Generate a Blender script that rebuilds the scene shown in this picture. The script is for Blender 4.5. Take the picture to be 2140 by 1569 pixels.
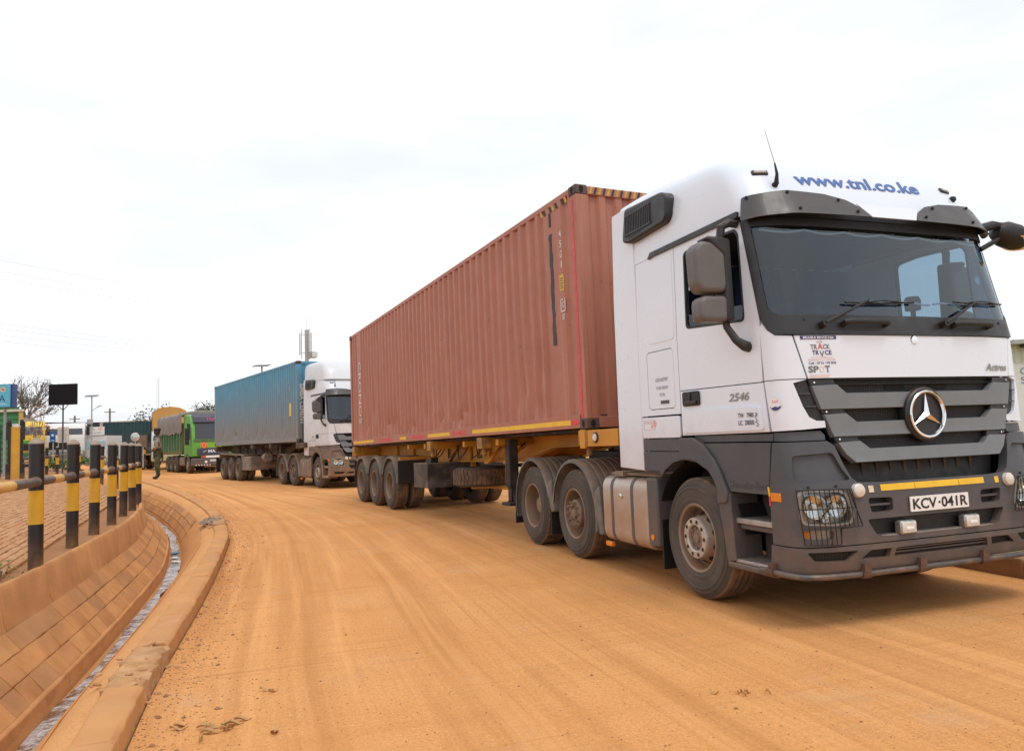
import bpy, bmesh, math, random
import numpy as np
from mathutils import Vector, Matrix
from mathutils.geometry import tessellate_polygon
rad = math.radians
scene = bpy.context.scene
for o in list(bpy.data.objects): bpy.data.objects.remove(o)
COL = scene.collection

# ---------------------------------------------------------------- camera
cam = bpy.data.cameras.new('camera'); camo = bpy.data.objects.new('camera', cam); COL.objects.link(camo)
cam.sensor_width = 36; cam.sensor_fit = 'HORIZONTAL'; cam.lens = 36*1558.9/2140
cam.clip_start = .05; cam.clip_end = 3000
_p, _r = .0824, -.0384
_f = Vector((0, math.cos(_p), math.sin(_p))); _u = Vector((0, -math.sin(_p), math.cos(_p))); _x = Vector((1, 0, 0))
_rr = _x*math.cos(_r)+_u*math.sin(_r); _uu = -_x*math.sin(_r)+_u*math.cos(_r)
_m = Matrix((_rr, _uu, -_f)).transposed().to_4x4(); _m.translation = (0, 0, 1.45)
camo.matrix_world = _m
scene.camera = camo

# ---------------------------------------------------------------- sky and sun (bright overcast noon)
SUN_EL, SUN_AZ = rad(63), rad(148)          # azimuth clockwise from +Y
w = bpy.data.worlds.new('World'); scene.world = w; w.use_nodes = True
nt = w.node_tree; nt.nodes.clear()
def wn(t, **k):
    n = nt.nodes.new(t)
    for a, b in k.items(): setattr(n, a, b)
    return n
out = wn('ShaderNodeOutputWorld'); bg = wn('ShaderNodeBackground'); bg.inputs['Strength'].default_value = 1.0
sky = wn('ShaderNodeTexSky', sky_type='NISHITA'); sky.sun_disc = False; sky.sun_elevation = SUN_EL; sky.sun_rotation = SUN_AZ
sky.air_density = 1.0; sky.dust_density = 2.0
sc = wn('ShaderNodeVectorMath', operation='SCALE'); sc.inputs['Scale'].default_value = .12
nt.links.new(sky.outputs[0], sc.inputs[0])
tc = wn('ShaderNodeTexCoord'); mp = wn('ShaderNodeMapping'); mp.inputs['Scale'].default_value = (1, 1, 3.2)
nt.links.new(tc.outputs['Generated'], mp.inputs[0])
n1 = wn('ShaderNodeTexNoise'); n1.inputs['Scale'].default_value = 1.9; n1.inputs['Detail'].default_value = 7; n1.inputs['Roughness'].default_value = .52
nt.links.new(mp.outputs[0], n1.inputs['Vector'])
cr = wn('ShaderNodeValToRGB'); cr.color_ramp.elements[0].position = .37; cr.color_ramp.elements[1].position = .57
cr.color_ramp.elements[0].color = (.635, .668, .716, 1); cr.color_ramp.elements[1].color = (.765, .766, .772, 1)
nt.links.new(n1.outputs['Fac'], cr.inputs[0])
mx = wn('ShaderNodeMix', data_type='RGBA'); mx.inputs[0].default_value = .96
nt.links.new(sc.outputs[0], mx.inputs[6]); nt.links.new(cr.outputs[0], mx.inputs[7])
nt.links.new(mx.outputs[2], bg.inputs[0]); nt.links.new(bg.outputs[0], out.inputs[0])

sl = bpy.data.lights.new('sun', 'SUN'); sl.energy = .80; sl.angle = rad(22); sl.color = (1, .96, .9)
so = bpy.data.objects.new('sun', sl); COL.objects.link(so)
_d = Vector((math.sin(SUN_AZ)*math.cos(SUN_EL), math.cos(SUN_AZ)*math.cos(SUN_EL), math.sin(SUN_EL)))
so.rotation_euler = _d.to_track_quat('Z', 'Y').to_euler(); so.location = (0, 0, 30)

scene.render.engine = 'CYCLES'
scene.view_settings.view_transform = 'Standard'; scene.view_settings.look = 'None'
scene.view_settings.exposure = 0.56; scene.view_settings.gamma = 1; scene.view_settings.use_curve_mapping = False
try:
    scene.cycles.max_bounces = 8; scene.cycles.transparent_max_bounces = 12
except Exception: pass

# ================================================================ helpers
def tag(o, label=None, cat=None, group=None, kind=None):
    if label: o['label'] = label
    if cat: o['category'] = cat
    if group: o['group'] = group
    if kind: o['kind'] = kind
    return o
def empty(name, loc=(0, 0, 0), rot=(0, 0, 0), parent=None):
    o = bpy.data.objects.new(name, None); COL.objects.link(o); o.location = loc; o.rotation_euler = rot
    o.empty_display_size = .2
    if parent: o.parent = parent
    return o
def link(name, me, mat=None, parent=None, loc=None, rot=None):
    o = bpy.data.objects.new(name, me); COL.objects.link(o)
    if mat is not None and not me.materials: me.materials.append(mat)
    if parent: o.parent = parent
    if loc is not None: o.location = loc
    if rot is not None: o.rotation_euler = rot
    return o
def smooth(me, ang=35):
    me.polygons.foreach_set('use_smooth', [True]*len(me.polygons))
    try: me.set_sharp_from_angle(angle=rad(ang))
    except Exception: pass
def bevel(o, wd=.006, seg=2, ang=40):
    m = o.modifiers.new('bevel', 'BEVEL'); m.width = wd; m.segments = seg; m.limit_method = 'ANGLE'; m.angle_limit = rad(ang)
    return o
class MB:
    def __init__(s): s.v = []; s.f = []
    def add(s, vs, fs):
        b = len(s.v); s.v += [tuple(p) for p in vs]; s.f += [tuple(i+b for i in f) for f in fs]; return s
    def box(s, c, d, rot=None):
        x, y, z = d[0]/2, d[1]/2, d[2]/2
        vs = [Vector((i*x, j*y, k*z)) for i in (-1, 1) for j in (-1, 1) for k in (-1, 1)]
        if rot is not None: vs = [rot @ p for p in vs]
        c = Vector(c)
        return s.add([p+c for p in vs], [(0, 1, 3, 2), (4, 6, 7, 5), (0, 4, 5, 1), (2, 3, 7, 6), (0, 2, 6, 4), (1, 5, 7, 3)])
    def b2(s, x0, x1, y0, y1, z0, z1):
        return s.box(((x0+x1)/2, (y0+y1)/2, (z0+z1)/2), (abs(x1-x0), abs(y1-y0), abs(z1-z0)))
    def cyl(s, p0, p1, r0, r1=None, n=16, caps=True):
        r1 = r0 if r1 is None else r1
        p0 = Vector(p0); p1 = Vector(p1); d = (p1-p0).normalized()
        a = d.orthogonal().normalized(); b = d.cross(a)
        vs = []
        for p, r in ((p0, r0), (p1, r1)):
            for i in range(n):
                t = 2*math.pi*i/n; vs.append(p+(a*math.cos(t)+b*math.sin(t))*r)
        fs = [(i, (i+1) % n, n+(i+1) % n, n+i) for i in range(n)]
        if caps: fs += [tuple(range(n-1, -1, -1)), tuple(range(n, 2*n))]
        return s.add(vs, fs)
    def tube(s, pts, r, n=10, closed=False):
        pts = [Vector(p) for p in pts]; m = len(pts); vs = []
        rs = r if isinstance(r, (list, tuple)) else [r]*m
        t0 = (pts[1]-pts[0]).normalized(); a = t0.orthogonal().normalized()
        for i, p in enumerate(pts):
            if closed: t = (pts[(i+1) % m]-pts[i-1]).normalized()
            else: t = (pts[min(i+1, m-1)]-pts[max(i-1, 0)]).normalized()
            a = (a-t*a.dot(t)).normalized(); b = t.cross(a)
            vs += [p+(a*math.cos(2*math.pi*k/n)+b*math.sin(2*math.pi*k/n))*rs[i] for k in range(n)]
        fs = []
        for i in range(m if closed else m-1):
            j = (i+1) % m
            fs += [(i*n+k, i*n+(k+1) % n, j*n+(k+1) % n, j*n+k) for k in range(n)]
        if not closed: fs += [tuple(range(n-1, -1, -1)), tuple((m-1)*n+k for k in range(n))]
        return s.add(vs, fs)
    def lathe(s, prof, c=(0, 0, 0), axis='Y', n=40, a0=0, a1=2*math.pi):
        # prof: list of (radius, along)
        full = abs(a1-a0-2*math.pi) < 1e-6; k = n if full else n+1; c = Vector(c); vs = []
        for i in range(k):
            t = a0+(a1-a0)*i/n; ct, st = math.cos(t), math.sin(t)
            for r, h in prof:
                p = {'Y': (r*ct, h, r*st), 'Z': (r*ct, r*st, h), 'X': (h, r*ct, r*st)}[axis]
                vs.append(Vector(p)+c)
        m = len(prof); fs = []
        for i in range(n):
            j = (i+1) % k
            fs += [(i*m+q, i*m+q+1, j*m+q+1, j*m+q) for q in range(m-1)]
        return s.add(vs, fs)
    def prism(s, poly, a, b, plane='XZ'):
        # extrude a polygon given in a plane along the remaining axis from a to b
        mk = {'XZ': lambda p, h: (p[0], h, p[1]), 'YZ': lambda p, h: (h, p[0], p[1]), 'XY': lambda p, h: (p[0], p[1], h)}[plane]
        n = len(poly); vs = [mk(p, a) for p in poly]+[mk(p, b) for p in poly]
        fs = [tuple(range(n)), tuple(range(2*n-1, n-1, -1))]+[(i, n+i, n+(i+1) % n, (i+1) % n) for i in range(n)]
        return s.add(vs, fs)
    def grid(s, rows, closed=False):
        m = len(rows[0]); vs = [p for r in rows for p in r]; fs = []
        for i in range(len(rows)-1):
            for j in range(m if closed else m-1):
                k = (j+1) % m; fs.append((i*m+j, i*m+k, (i+1)*m+k, (i+1)*m+j))
        return s.add(vs, fs)
    def mesh(s, name='m', ang=35, fix=True):
        me = bpy.data.meshes.new(name); me.from_pydata([tuple(p) for p in s.v], [], s.f); me.update()
        if fix:
            bm = bmesh.new(); bm.from_mesh(me); bmesh.ops.recalc_face_normals(bm, faces=bm.faces); bm.to_mesh(me); bm.free()
        if ang is not None: smooth(me, ang)
        return me
    def build(s, name, mat, parent=None, ang=35, bev=0, loc=None, rot=None, seg=2):
        o = link(name, s.mesh(name, ang), mat, parent, loc, rot)
        if bev: bevel(o, bev, seg)
        return o
def fillet(poly, r, n=4):
    out = []; k = len(poly)
    for i in range(k):
        p = Vector(poly[i]); a = Vector(poly[i-1])-p; b = Vector(poly[(i+1) % k])-p
        d = min(r, a.length*.45, b.length*.45); A = p+a.normalized()*d; B = p+b.normalized()*d
        for j in range(n+1):
            t = j/n; q = A*(1-t)**2+p*2*t*(1-t)+B*t*t; out.append((q.x, q.y))
    return out
def copy_tree(o, parent=None, mats=None):
    c = o.copy(); COL.objects.link(c); c.parent = parent
    for ch in list(o.children): copy_tree(ch, c)
    return c
def lerp(a, b, t): return a+(b-a)*t
def sstep(a, b, x):
    t = min(1, max(0, (x-a)/(b-a))); return t*t*(3-2*t)

# ---------------------------------------------------------------- materials
DUST = (.40, .20, .085)
MATS = {}
def mat(name, col, rough=.5, metal=0., var=.12, vs=6., bump=0., bs=60., dust=None, top=0., spec=.5, col2=None, coat=0., mid=None):
    """principled surface; var: tone mottling, col2: second colour of blotches, dust: (amount, z_low, z_high) red dust creeping up, top: dust on upward faces"""
    if name in MATS: return MATS[name]
    m = bpy.data.materials.new(name); m.use_nodes = True; t = m.node_tree; N = t.nodes; L = t.links
    b = N['Principled BSDF']; b.inputs['Roughness'].default_value = rough; b.inputs['Metallic'].default_value = metal
    b.inputs['Specular IOR Level'].default_value = spec; b.inputs['Coat Weight'].default_value = coat
    tc = N.new('ShaderNodeTexCoord')
    def noise(scale, det=5, ro=.55):
        n = N.new('ShaderNodeTexNoise'); n.inputs['Scale'].default_value = scale; n.inputs['Detail'].default_value = det
        n.inputs['Roughness'].default_value = ro; L.new(tc.outputs['Object'], n.inputs['Vector']); return n.outputs['Fac']
    def ramp(src, a, b_, lo=0., hi=1.):
        r = N.new('ShaderNodeMapRange'); r.inputs[1].default_value = a; r.inputs[2].default_value = b_
        r.inputs[3].default_value = lo; r.inputs[4].default_value = hi; L.new(src, r.inputs[0]); return r.outputs[0]
    def mix(f, a, c2, mode='MIX'):
        x = N.new('ShaderNodeMix'); x.data_type = 'RGBA'; x.blend_type = mode
        if isinstance(f, (int, float)): x.inputs[0].default_value = f
        else: L.new(f, x.inputs[0])
        for s_, v in ((6, a), (7, c2)):
            if isinstance(v, tuple): x.inputs[s_].default_value = (*v[:3], 1)
            else: L.new(v, x.inputs[s_])
        return x.outputs[2]
    def math_(op, a, c2):
        x = N.new('ShaderNodeMath'); x.operation = op
        for i, v in enumerate((a, c2)):
            if isinstance(v, (int, float)): x.inputs[i].default_value = v
            else: L.new(v, x.inputs[i])
        x.use_clamp = True
        return x.outputs[0]
    c = col
    if col2 is not None:
        c = mix(ramp(noise(vs*.5, 6, .62), .42, .62), col, col2)
    if var:
        lo = tuple(max(0, k*(1-var)) for k in (1, 1, 1)); hi = tuple(1+var*.6 for k in (1, 1, 1))
        tone = mix(ramp(noise(vs), .3, .7), lo, hi)
        c = mix(1., c, tone, 'MULTIPLY')
    rsrc = None
    if dust:
        sp = N.new('ShaderNodeSeparateXYZ'); L.new(tc.outputs['Object'], sp.inputs[0])
        f = ramp(sp.outputs['Z'], dust[2], dust[1])
        f = math_('MULTIPLY', math_('MULTIPLY_ADD' if False else 'MULTIPLY', f, dust[0]*1.6), ramp(noise(5.5, 8, .65), .25, .75))
        c = mix(f, c, DUST)
    if top:
        ge = N.new('ShaderNodeNewGeometry'); sp2 = N.new('ShaderNodeSeparateXYZ'); L.new(ge.outputs['Normal'], sp2.inputs[0])
        f = math_('MULTIPLY', math_('MULTIPLY', ramp(sp2.outputs['Z'], .35, .9), top), ramp(noise(9, 5), .2, .7))
        c = mix(f, c, DUST)
    if isinstance(c, tuple): b.inputs['Base Color'].default_value = (*c, 1)
    else: L.new(c, b.inputs['Base Color'])
    if rough < .95:
        r0 = ramp(noise(vs*2.3, 4), .3, .7, max(.02, rough-.08), min(1, rough+.1)); L.new(r0, b.inputs['Roughness'])
    if bump:
        bp = N.new('ShaderNodeBump'); bp.inputs['Strength'].default_value = bump; bp.inputs['Distance'].default_value = .01
        L.new(noise(bs, 5, .6), bp.inputs['Height']); L.new(bp.outputs[0], b.inputs['Normal'])
    MATS[name] = m
    return m
def glassmat(name, tint=(.5, .55, .58), refl=1.0, rough=.02, ior=1.5):
    if name in MATS: return MATS[name]
    m = bpy.data.materials.new(name); m.use_nodes = True; t = m.node_tree; t.nodes.clear()
    o = t.nodes.new('ShaderNodeOutputMaterial'); mx = t.nodes.new('ShaderNodeMixShader'); tr = t.nodes.new('ShaderNodeBsdfTransparent')
    gl = t.nodes.new('ShaderNodeBsdfGlossy'); fr = t.nodes.new('ShaderNodeFresnel'); fr.inputs[0].default_value = ior
    tr.inputs[0].default_value = (*tint, 1); gl.inputs['Roughness'].default_value = rough; gl.inputs[0].default_value = (refl*.86, refl*.94, refl, 1)
    ge = t.nodes.new('ShaderNodeNewGeometry'); iv = t.nodes.new('ShaderNodeMath'); iv.operation = 'SUBTRACT'; iv.inputs[0].default_value = 1; t.links.new(ge.outputs['Backfacing'], iv.inputs[1])
    ml = t.nodes.new('ShaderNodeMath'); ml.operation = 'MULTIPLY'; t.links.new(fr.outputs[0], ml.inputs[0]); t.links.new(iv.outputs[0], ml.inputs[1])
    t.links.new(ml.outputs[0], mx.inputs[0]); t.links.new(tr.outputs[0], mx.inputs[1]); t.links.new(gl.outputs[0], mx.inputs[2])
    t.links.new(mx.outputs[0], o.inputs[0]); MATS[name] = m
    return m

# ---------------------------------------------------------------- lettering
def text_mesh(body, size=1., bold=0., align='CENTER', spacing=1., shear=0.):
    cu = bpy.data.curves.new('t', 'FONT'); cu.body = body; cu.size = size; cu.offset = bold; cu.align_x = align
    cu.align_y = 'CENTER'; cu.space_character = spacing; cu.shear = shear; cu.resolution_u = 3
    ob = bpy.data.objects.new('t', cu); COL.objects.link(ob)
    dg = bpy.context.evaluated_depsgraph_get(); dg.update()
    me = bpy.data.meshes.new_from_object(ob.evaluated_get(dg))
    bpy.data.objects.remove(ob); bpy.data.curves.remove(cu)
    return me
def fit_text(body, wd, ht, fn, name, m, parent, bold=0., th=.002, spacing=1., shear=0., cuts=0, ycuts=0):
    """lettering scaled to wd x ht about the centre, every vertex mapped by fn(x, y, h) to 3D, with a little thickness"""
    me = text_mesh(body, 1., bold, 'CENTER', spacing, shear)
    co = np.array([v.co[:] for v in me.vertices]); mn = co.min(0); mxx = co.max(0)
    sx = wd/max(1e-6, mxx[0]-mn[0]); sy = ht/max(1e-6, mxx[1]-mn[1]); cx = (mxx[0]+mn[0])/2; cy = (mxx[1]+mn[1])/2
    bm = bmesh.new(); bm.from_mesh(me); bpy.data.meshes.remove(me)
    for v in bm.verts: v.co = ((v.co.x-cx)*sx, (v.co.y-cy)*sy, 0)
    if cuts:
        for i in range(1, cuts):
            x = -wd/2+wd*i/cuts
            bmesh.ops.bisect_plane(bm, geom=bm.verts[:]+bm.edges[:]+bm.faces[:], plane_co=(x, 0, 0), plane_no=(1, 0, 0))
    for i in range(1, ycuts):
        yc = -ht/2+ht*i/ycuts
        bmesh.ops.bisect_plane(bm, geom=bm.verts[:]+bm.edges[:]+bm.faces[:], plane_co=(0, yc, 0), plane_no=(0, 1, 0))
    for v in bm.verts: v.co = Vector(fn(v.co.x, v.co.y, th))
    me = bpy.data.meshes.new(name); bm.to_mesh(me); bm.free()
    return link(name, me, m, parent)
# ================================================================ materials shared by vehicles
WHITE = mat('white_paint', (.722, .790, .892), .30, 0, 0, 1.2, coat=.35, dust=(.24, 1.10, 1.62))
WHITE_D = mat('white_paint_dusty', (.68, .71, .75), .4, 0, .04, 2.5, coat=.2, dust=(.42, .9, 2.6), top=.12)
GREY = mat('grey_plastic', (.066, .072, .084), .5, 0, .10, 5, bump=.08, bs=220, dust=(.24, .25, 1.1), top=.28)
GREY_D = mat('grey_plastic_dusty', (.105, .098, .092), .6, 0, .12, 5, dust=(.6, .2, 1.9), top=.6)
BARGREY = mat('grille_grey', (.165, .186, .202), .48, 0, .06, 6, bump=.06, bs=220, top=.15)
TRIM = mat('dark_trim', (.020, .020, .023), .42, 0, .15, 5, bump=.06, bs=220, top=.25)
BLACK = mat('black_plastic', (.012, .012, .013), .55, 0, .2, 6, top=.12)
SMOKE = mat('smoked_visor', (.050, .047, .049), .42, 0, .12, 4, coat=.1, top=.15)
CHROME = mat('chrome', (.82, .83, .84), .12, 1., .05, 8)
STEEL = mat('dusty_rim_steel', (.225, .185, .150), .5, .3, .2, 9, dust=(.5, -.6, .9), top=.3)
RINGM = mat('polished_nut_ring', (.50, .47, .43), .4, .5, .15, 12, top=.2)
RUST = mat('rusty_hub', (.30, .215, .155), .7, .2, .3, 14, col2=(.20, .13, .09), bump=.3, bs=80)
TYRE = mat('tyre_rubber', (.062, .054, .048), .8, 0, .12, 3, col2=(.092, .076, .063), bump=.1, bs=70, top=.25)
TREAD = mat('dusty_tread', (.115, .080, .055), .9, 0, .15, 9, col2=(.21, .125, .070), bump=.25, bs=60)
TANK = mat('dusty_aluminium_tank', (.56, .53, .50), .42, .5, .12, 5, col2=(.44, .37, .31), dust=(.55, .1, 1.3), top=.5)
FENDER = mat('dusty_mudguard', (.135, .125, .118), .7, 0, .2, 6, col2=(.20, .17, .145), bump=.1, bs=90, top=.6)
FENDER_D = mat('brown_dusty_mudguard', (.20, .165, .135), .8, 0, .2, 6, col2=(.27, .20, .15), top=.7)
FRAME = mat('chassis_black', (.022, .020, .019), .7, 0, .3, 6, col2=(.07, .05, .035), top=.5)
GLASS = glassmat('windscreen_glass', (.60, .71, .80), 1.0, .015, 1.80)
SIDEGLASS = glassmat('side_glass', (.7, .76, .78), 1.0, .015, 1.5)
LENS = glassmat('lamp_lens', (.92, .93, .93), .9, .03, 1.45)
AMBER = mat('amber_lens', (.75, .24, .02), .25, 0, .1, 20, coat=.5)
REDL = mat('red_lens', (.55, .03, .02), .3, 0, .1, 20)
YELT = mat('yellow_reflector', (.82, .50, .02), .4, 0, .1, 12)
REDT = mat('red_reflector', (.62, .06, .07), .5, 0, .2, 12)
WHITEP = mat('plate_white', (.82, .82, .80), .4, 0, .05, 10, dust=None)
INK = mat('black_ink', (.015, .015, .018), .6, 0, .1)
BLUEINK = mat('blue_lettering', (.06, .15, .42), .45, 0, .08)
NAVY = mat('navy_ink', (.035, .035, .17), .5, 0, .08)
REDINK = mat('red_ink', (.72, .09, .08), .5, 0, .08)
PALEINK = mat('pale_red_ink', (.75, .42, .38), .5, 0, .1)
GREYINK = mat('grey_ink', (.16, .17, .18), .5, 0, .08)
MIRG = mat('mirror_housing', (.125, .122, .120), .5, 0, .08, 5, bump=.05, bs=220, top=.2)
MODELM = mat('dark_chrome', (.30, .28, .25), .25, .9, .3, 30)
DASH = mat('dashboard_grey', (.035, .036, .04), .6, 0, .15, 5)
SEAT = mat('seat_fabric', (.09, .10, .13), .9, 0, .25, 10, bump=.2, bs=120)
LINER = mat('cab_lining', (.045, .050, .058), .8, 0, .1, 5)
CURTAIN = mat('blue_curtain', (.045, .080, .18), .85, 0, .25, 7)
FRILL = mat('white_frill', (.8, .8, .78), .7, 0, .1)
MIRROR = mat('mirror_glass', (.85, .86, .87), .03, 1., .0)
CHECKER = mat('checker_tread_plate', (.42, .40, .38), .4, .6, .2, 9, bump=.6, bs=140, top=.4)
WRAPT = mat('cab_backing', (.01, .01, .011), .9, 0, 0)

# honeycomb / expanded mesh: dark holes between thin webs, as fine relief
def mesh_mat(name, sx=42., sz=70., dark=(.008, .008, .009), web=(.034, .034, .036)):
    m = bpy.data.materials.new(name); m.use_nodes = True; t = m.node_tree; N = t.nodes; L = t.links; b = N['Principled BSDF']
    tc = N.new('ShaderNodeTexCoord'); sp = N.new('ShaderNodeSeparateXYZ'); L.new(tc.outputs['Object'], sp.inputs[0])
    def M(op, a, b2=None):
        x = N.new('ShaderNodeMath'); x.operation = op
        for i, v in enumerate([a, b2]):
            if v is None: continue
            if isinstance(v, (int, float)): x.inputs[i].default_value = v
            else: L.new(v, x.inputs[i])
        return x.outputs[0]
    a = M('SINE', M('MULTIPLY', sp.outputs['Y'], sx*3.14)); c = M('SINE', M('MULTIPLY', sp.outputs['Z'], sz*3.14))
    v = M('MULTIPLY', a, c); v = M('ABSOLUTE', M('ADD', v, 0.))
    r = N.new('ShaderNodeMapRange'); r.inputs[1].default_value = .08; r.inputs[2].default_value = .3; L.new(v, r.inputs[0])
    x = N.new('ShaderNodeMix'); x.data_type = 'RGBA'; x.inputs[6].default_value = (*web, 1); x.inputs[7].default_value = (*dark, 1); L.new(r.outputs[0], x.inputs[0])
    L.new(x.outputs[2], b.inputs['Base Color']); b.inputs['Roughness'].default_value = .6
    bp = N.new('ShaderNodeBump'); bp.inputs['Strength'].default_value = 1; bp.inputs['Distance'].default_value = .01; bp.invert = True
    L.new(r.outputs[0], bp.inputs['Height']); L.new(bp.outputs[0], b.inputs['Normal'])
    return m
GRILLE_MESH = mesh_mat('grille_mesh')

# ================================================================ cab surface: plan curve swept up a front profile
CN, CA = 4.2, .30
FZ = [.30, .42, .55, .95, 1.05, 1.40, 1.78, 2.13, 2.30, 3.05, 3.25, 3.5]
FX = [1.30, 1.36, 1.385, 1.385, 1.37, 1.315, 1.30, 1.285, 1.25, 1.085, 1.045, 1.0]
WZ = [.3, 1.0, 1.4, 2.3, 3.1, 3.5]; WW = [1.24, 1.25, 1.25, 1.25, 1.235, 1.22]
_t = np.linspace(0, math.pi/2, 4001); _yy = np.sin(_t)**(2/CN); _xx = np.cos(_t)**(2/CN); _yy[0] = 0; _xx[-1] = 0
_ss = np.concatenate([[0], np.cumsum(np.hypot(np.diff(_yy*1.25), np.diff(_xx*CA)))]); U0 = float(_ss[-1])
US = np.linspace(0, U0, 161); TY = np.interp(US, _ss, _yy); TX = np.interp(US, _ss, _xx)
def FCz(z): return float(np.interp(z, FZ, FX))
def WCz(z): return float(np.interp(z, WZ, WW))
def S(u, z):
    a = abs(u); sg = -1 if u < 0 else 1; xs = FCz(z)-CA; wd = WCz(z)
    if a <= U0: return Vector((xs+CA*float(np.interp(a, US, TX)), sg*wd*float(np.interp(a, US, TY)), z))
    return Vector((xs-(a-U0), sg*wd, z))
def SX(X, z, side):
    xs = FCz(z)-CA; wd = WCz(z); k = max(0., min(1., (X-xs)/CA))
    return Vector((X, side*wd*(1-k**CN)**(1/CN), z))
def Sn(u, z, off):
    e = .004; n = (S(u+e, z)-S(u-e, z)).cross(S(u, z+e)-S(u, z-e)).normalized()
    return S(u, z)+n*off
def SXn(X, z, side, off):
    e = .004; n = (SX(X+e, z, side)-SX(X-e, z, side)).cross(SX(X, z+e, side)-SX(X, z-e, side)).normalized()
    if n.y*side < 0: n = -n
    return SX(X, z, side)+n*off
def panel(name, outer, m, parent, holes=(), off=0., th=.02, chart='U', side=-1, bev=.004, offfn=None, step=.06):
    loops = [[Vector((p[0], p[1], 0)) for p in lp] for lp in (outer, *holes)]
    flat = [p for lp in loops for p in lp]
    bm = bmesh.new(); vs = [bm.verts.new(p) for p in flat]
    for t in tessellate_polygon(loops):
        try: bm.faces.new([vs[i] for i in t])
        except ValueError: pass
    us = [p.x for p in flat]; zs = [p.y for p in flat]
    cut = []
    if chart == 'U':
        u = -1.50
        while u <= 1.50:
            cut.append(((u, 0, 0), (1, 0, 0))); u += (step if abs(u) > .72 else .22)
    else:
        cut += [((x, 0, 0), (1, 0, 0)) for x in np.arange(.7, 1.3, .05)]
    zl = sorted(set([round(k, 3) for k in FZ] + [round(k, 2) for k in np.arange(.3, 3.5, .2)]))
    cut += [((0, k, 0), (0, 1, 0)) for k in zl]
    for co, no in cut:
        k = 0 if no[0] else 1
        lo, hi = (min(us), max(us)) if k == 0 else (min(zs), max(zs))
        if lo+1e-4 < co[k] < hi-1e-4:
            bmesh.ops.bisect_plane(bm, geom=bm.verts[:]+bm.edges[:]+bm.faces[:], plane_co=co, plane_no=no, dist=1e-5)
    bm.verts.ensure_lookup_table(); bm.verts.index_update()
    def mp(c, o):
        if offfn: o += offfn(c.x, c.y)
        return Sn(c.x, c.y, o) if chart == 'U' else SXn(c.x, c.y, side, o)
    A = [mp(v.co, off) for v in bm.verts]; B = [mp(v.co, off-th) for v in bm.verts]; n = len(A)
    fs = []
    for f in bm.faces:
        ix = [v.index for v in f.verts]
        if f.normal.z < 0: ix.reverse()
        fs.append(tuple(ix)); fs.append(tuple(n+i for i in reversed(ix)))
    for e in bm.edges:
        if len(e.link_faces) == 1:
            a, b = e.verts[0].index, e.verts[1].index; fs.append((a, b, n+b, n+a))
    bm.free()
    mb = MB(); mb.add(A+B, fs)
    return mb.build(name, m, parent, 40, bev)
def mir(poly): return [(-p[0], p[1]) for p in reversed(poly)]
def both(left): return list(left)+mir(left)

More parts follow.
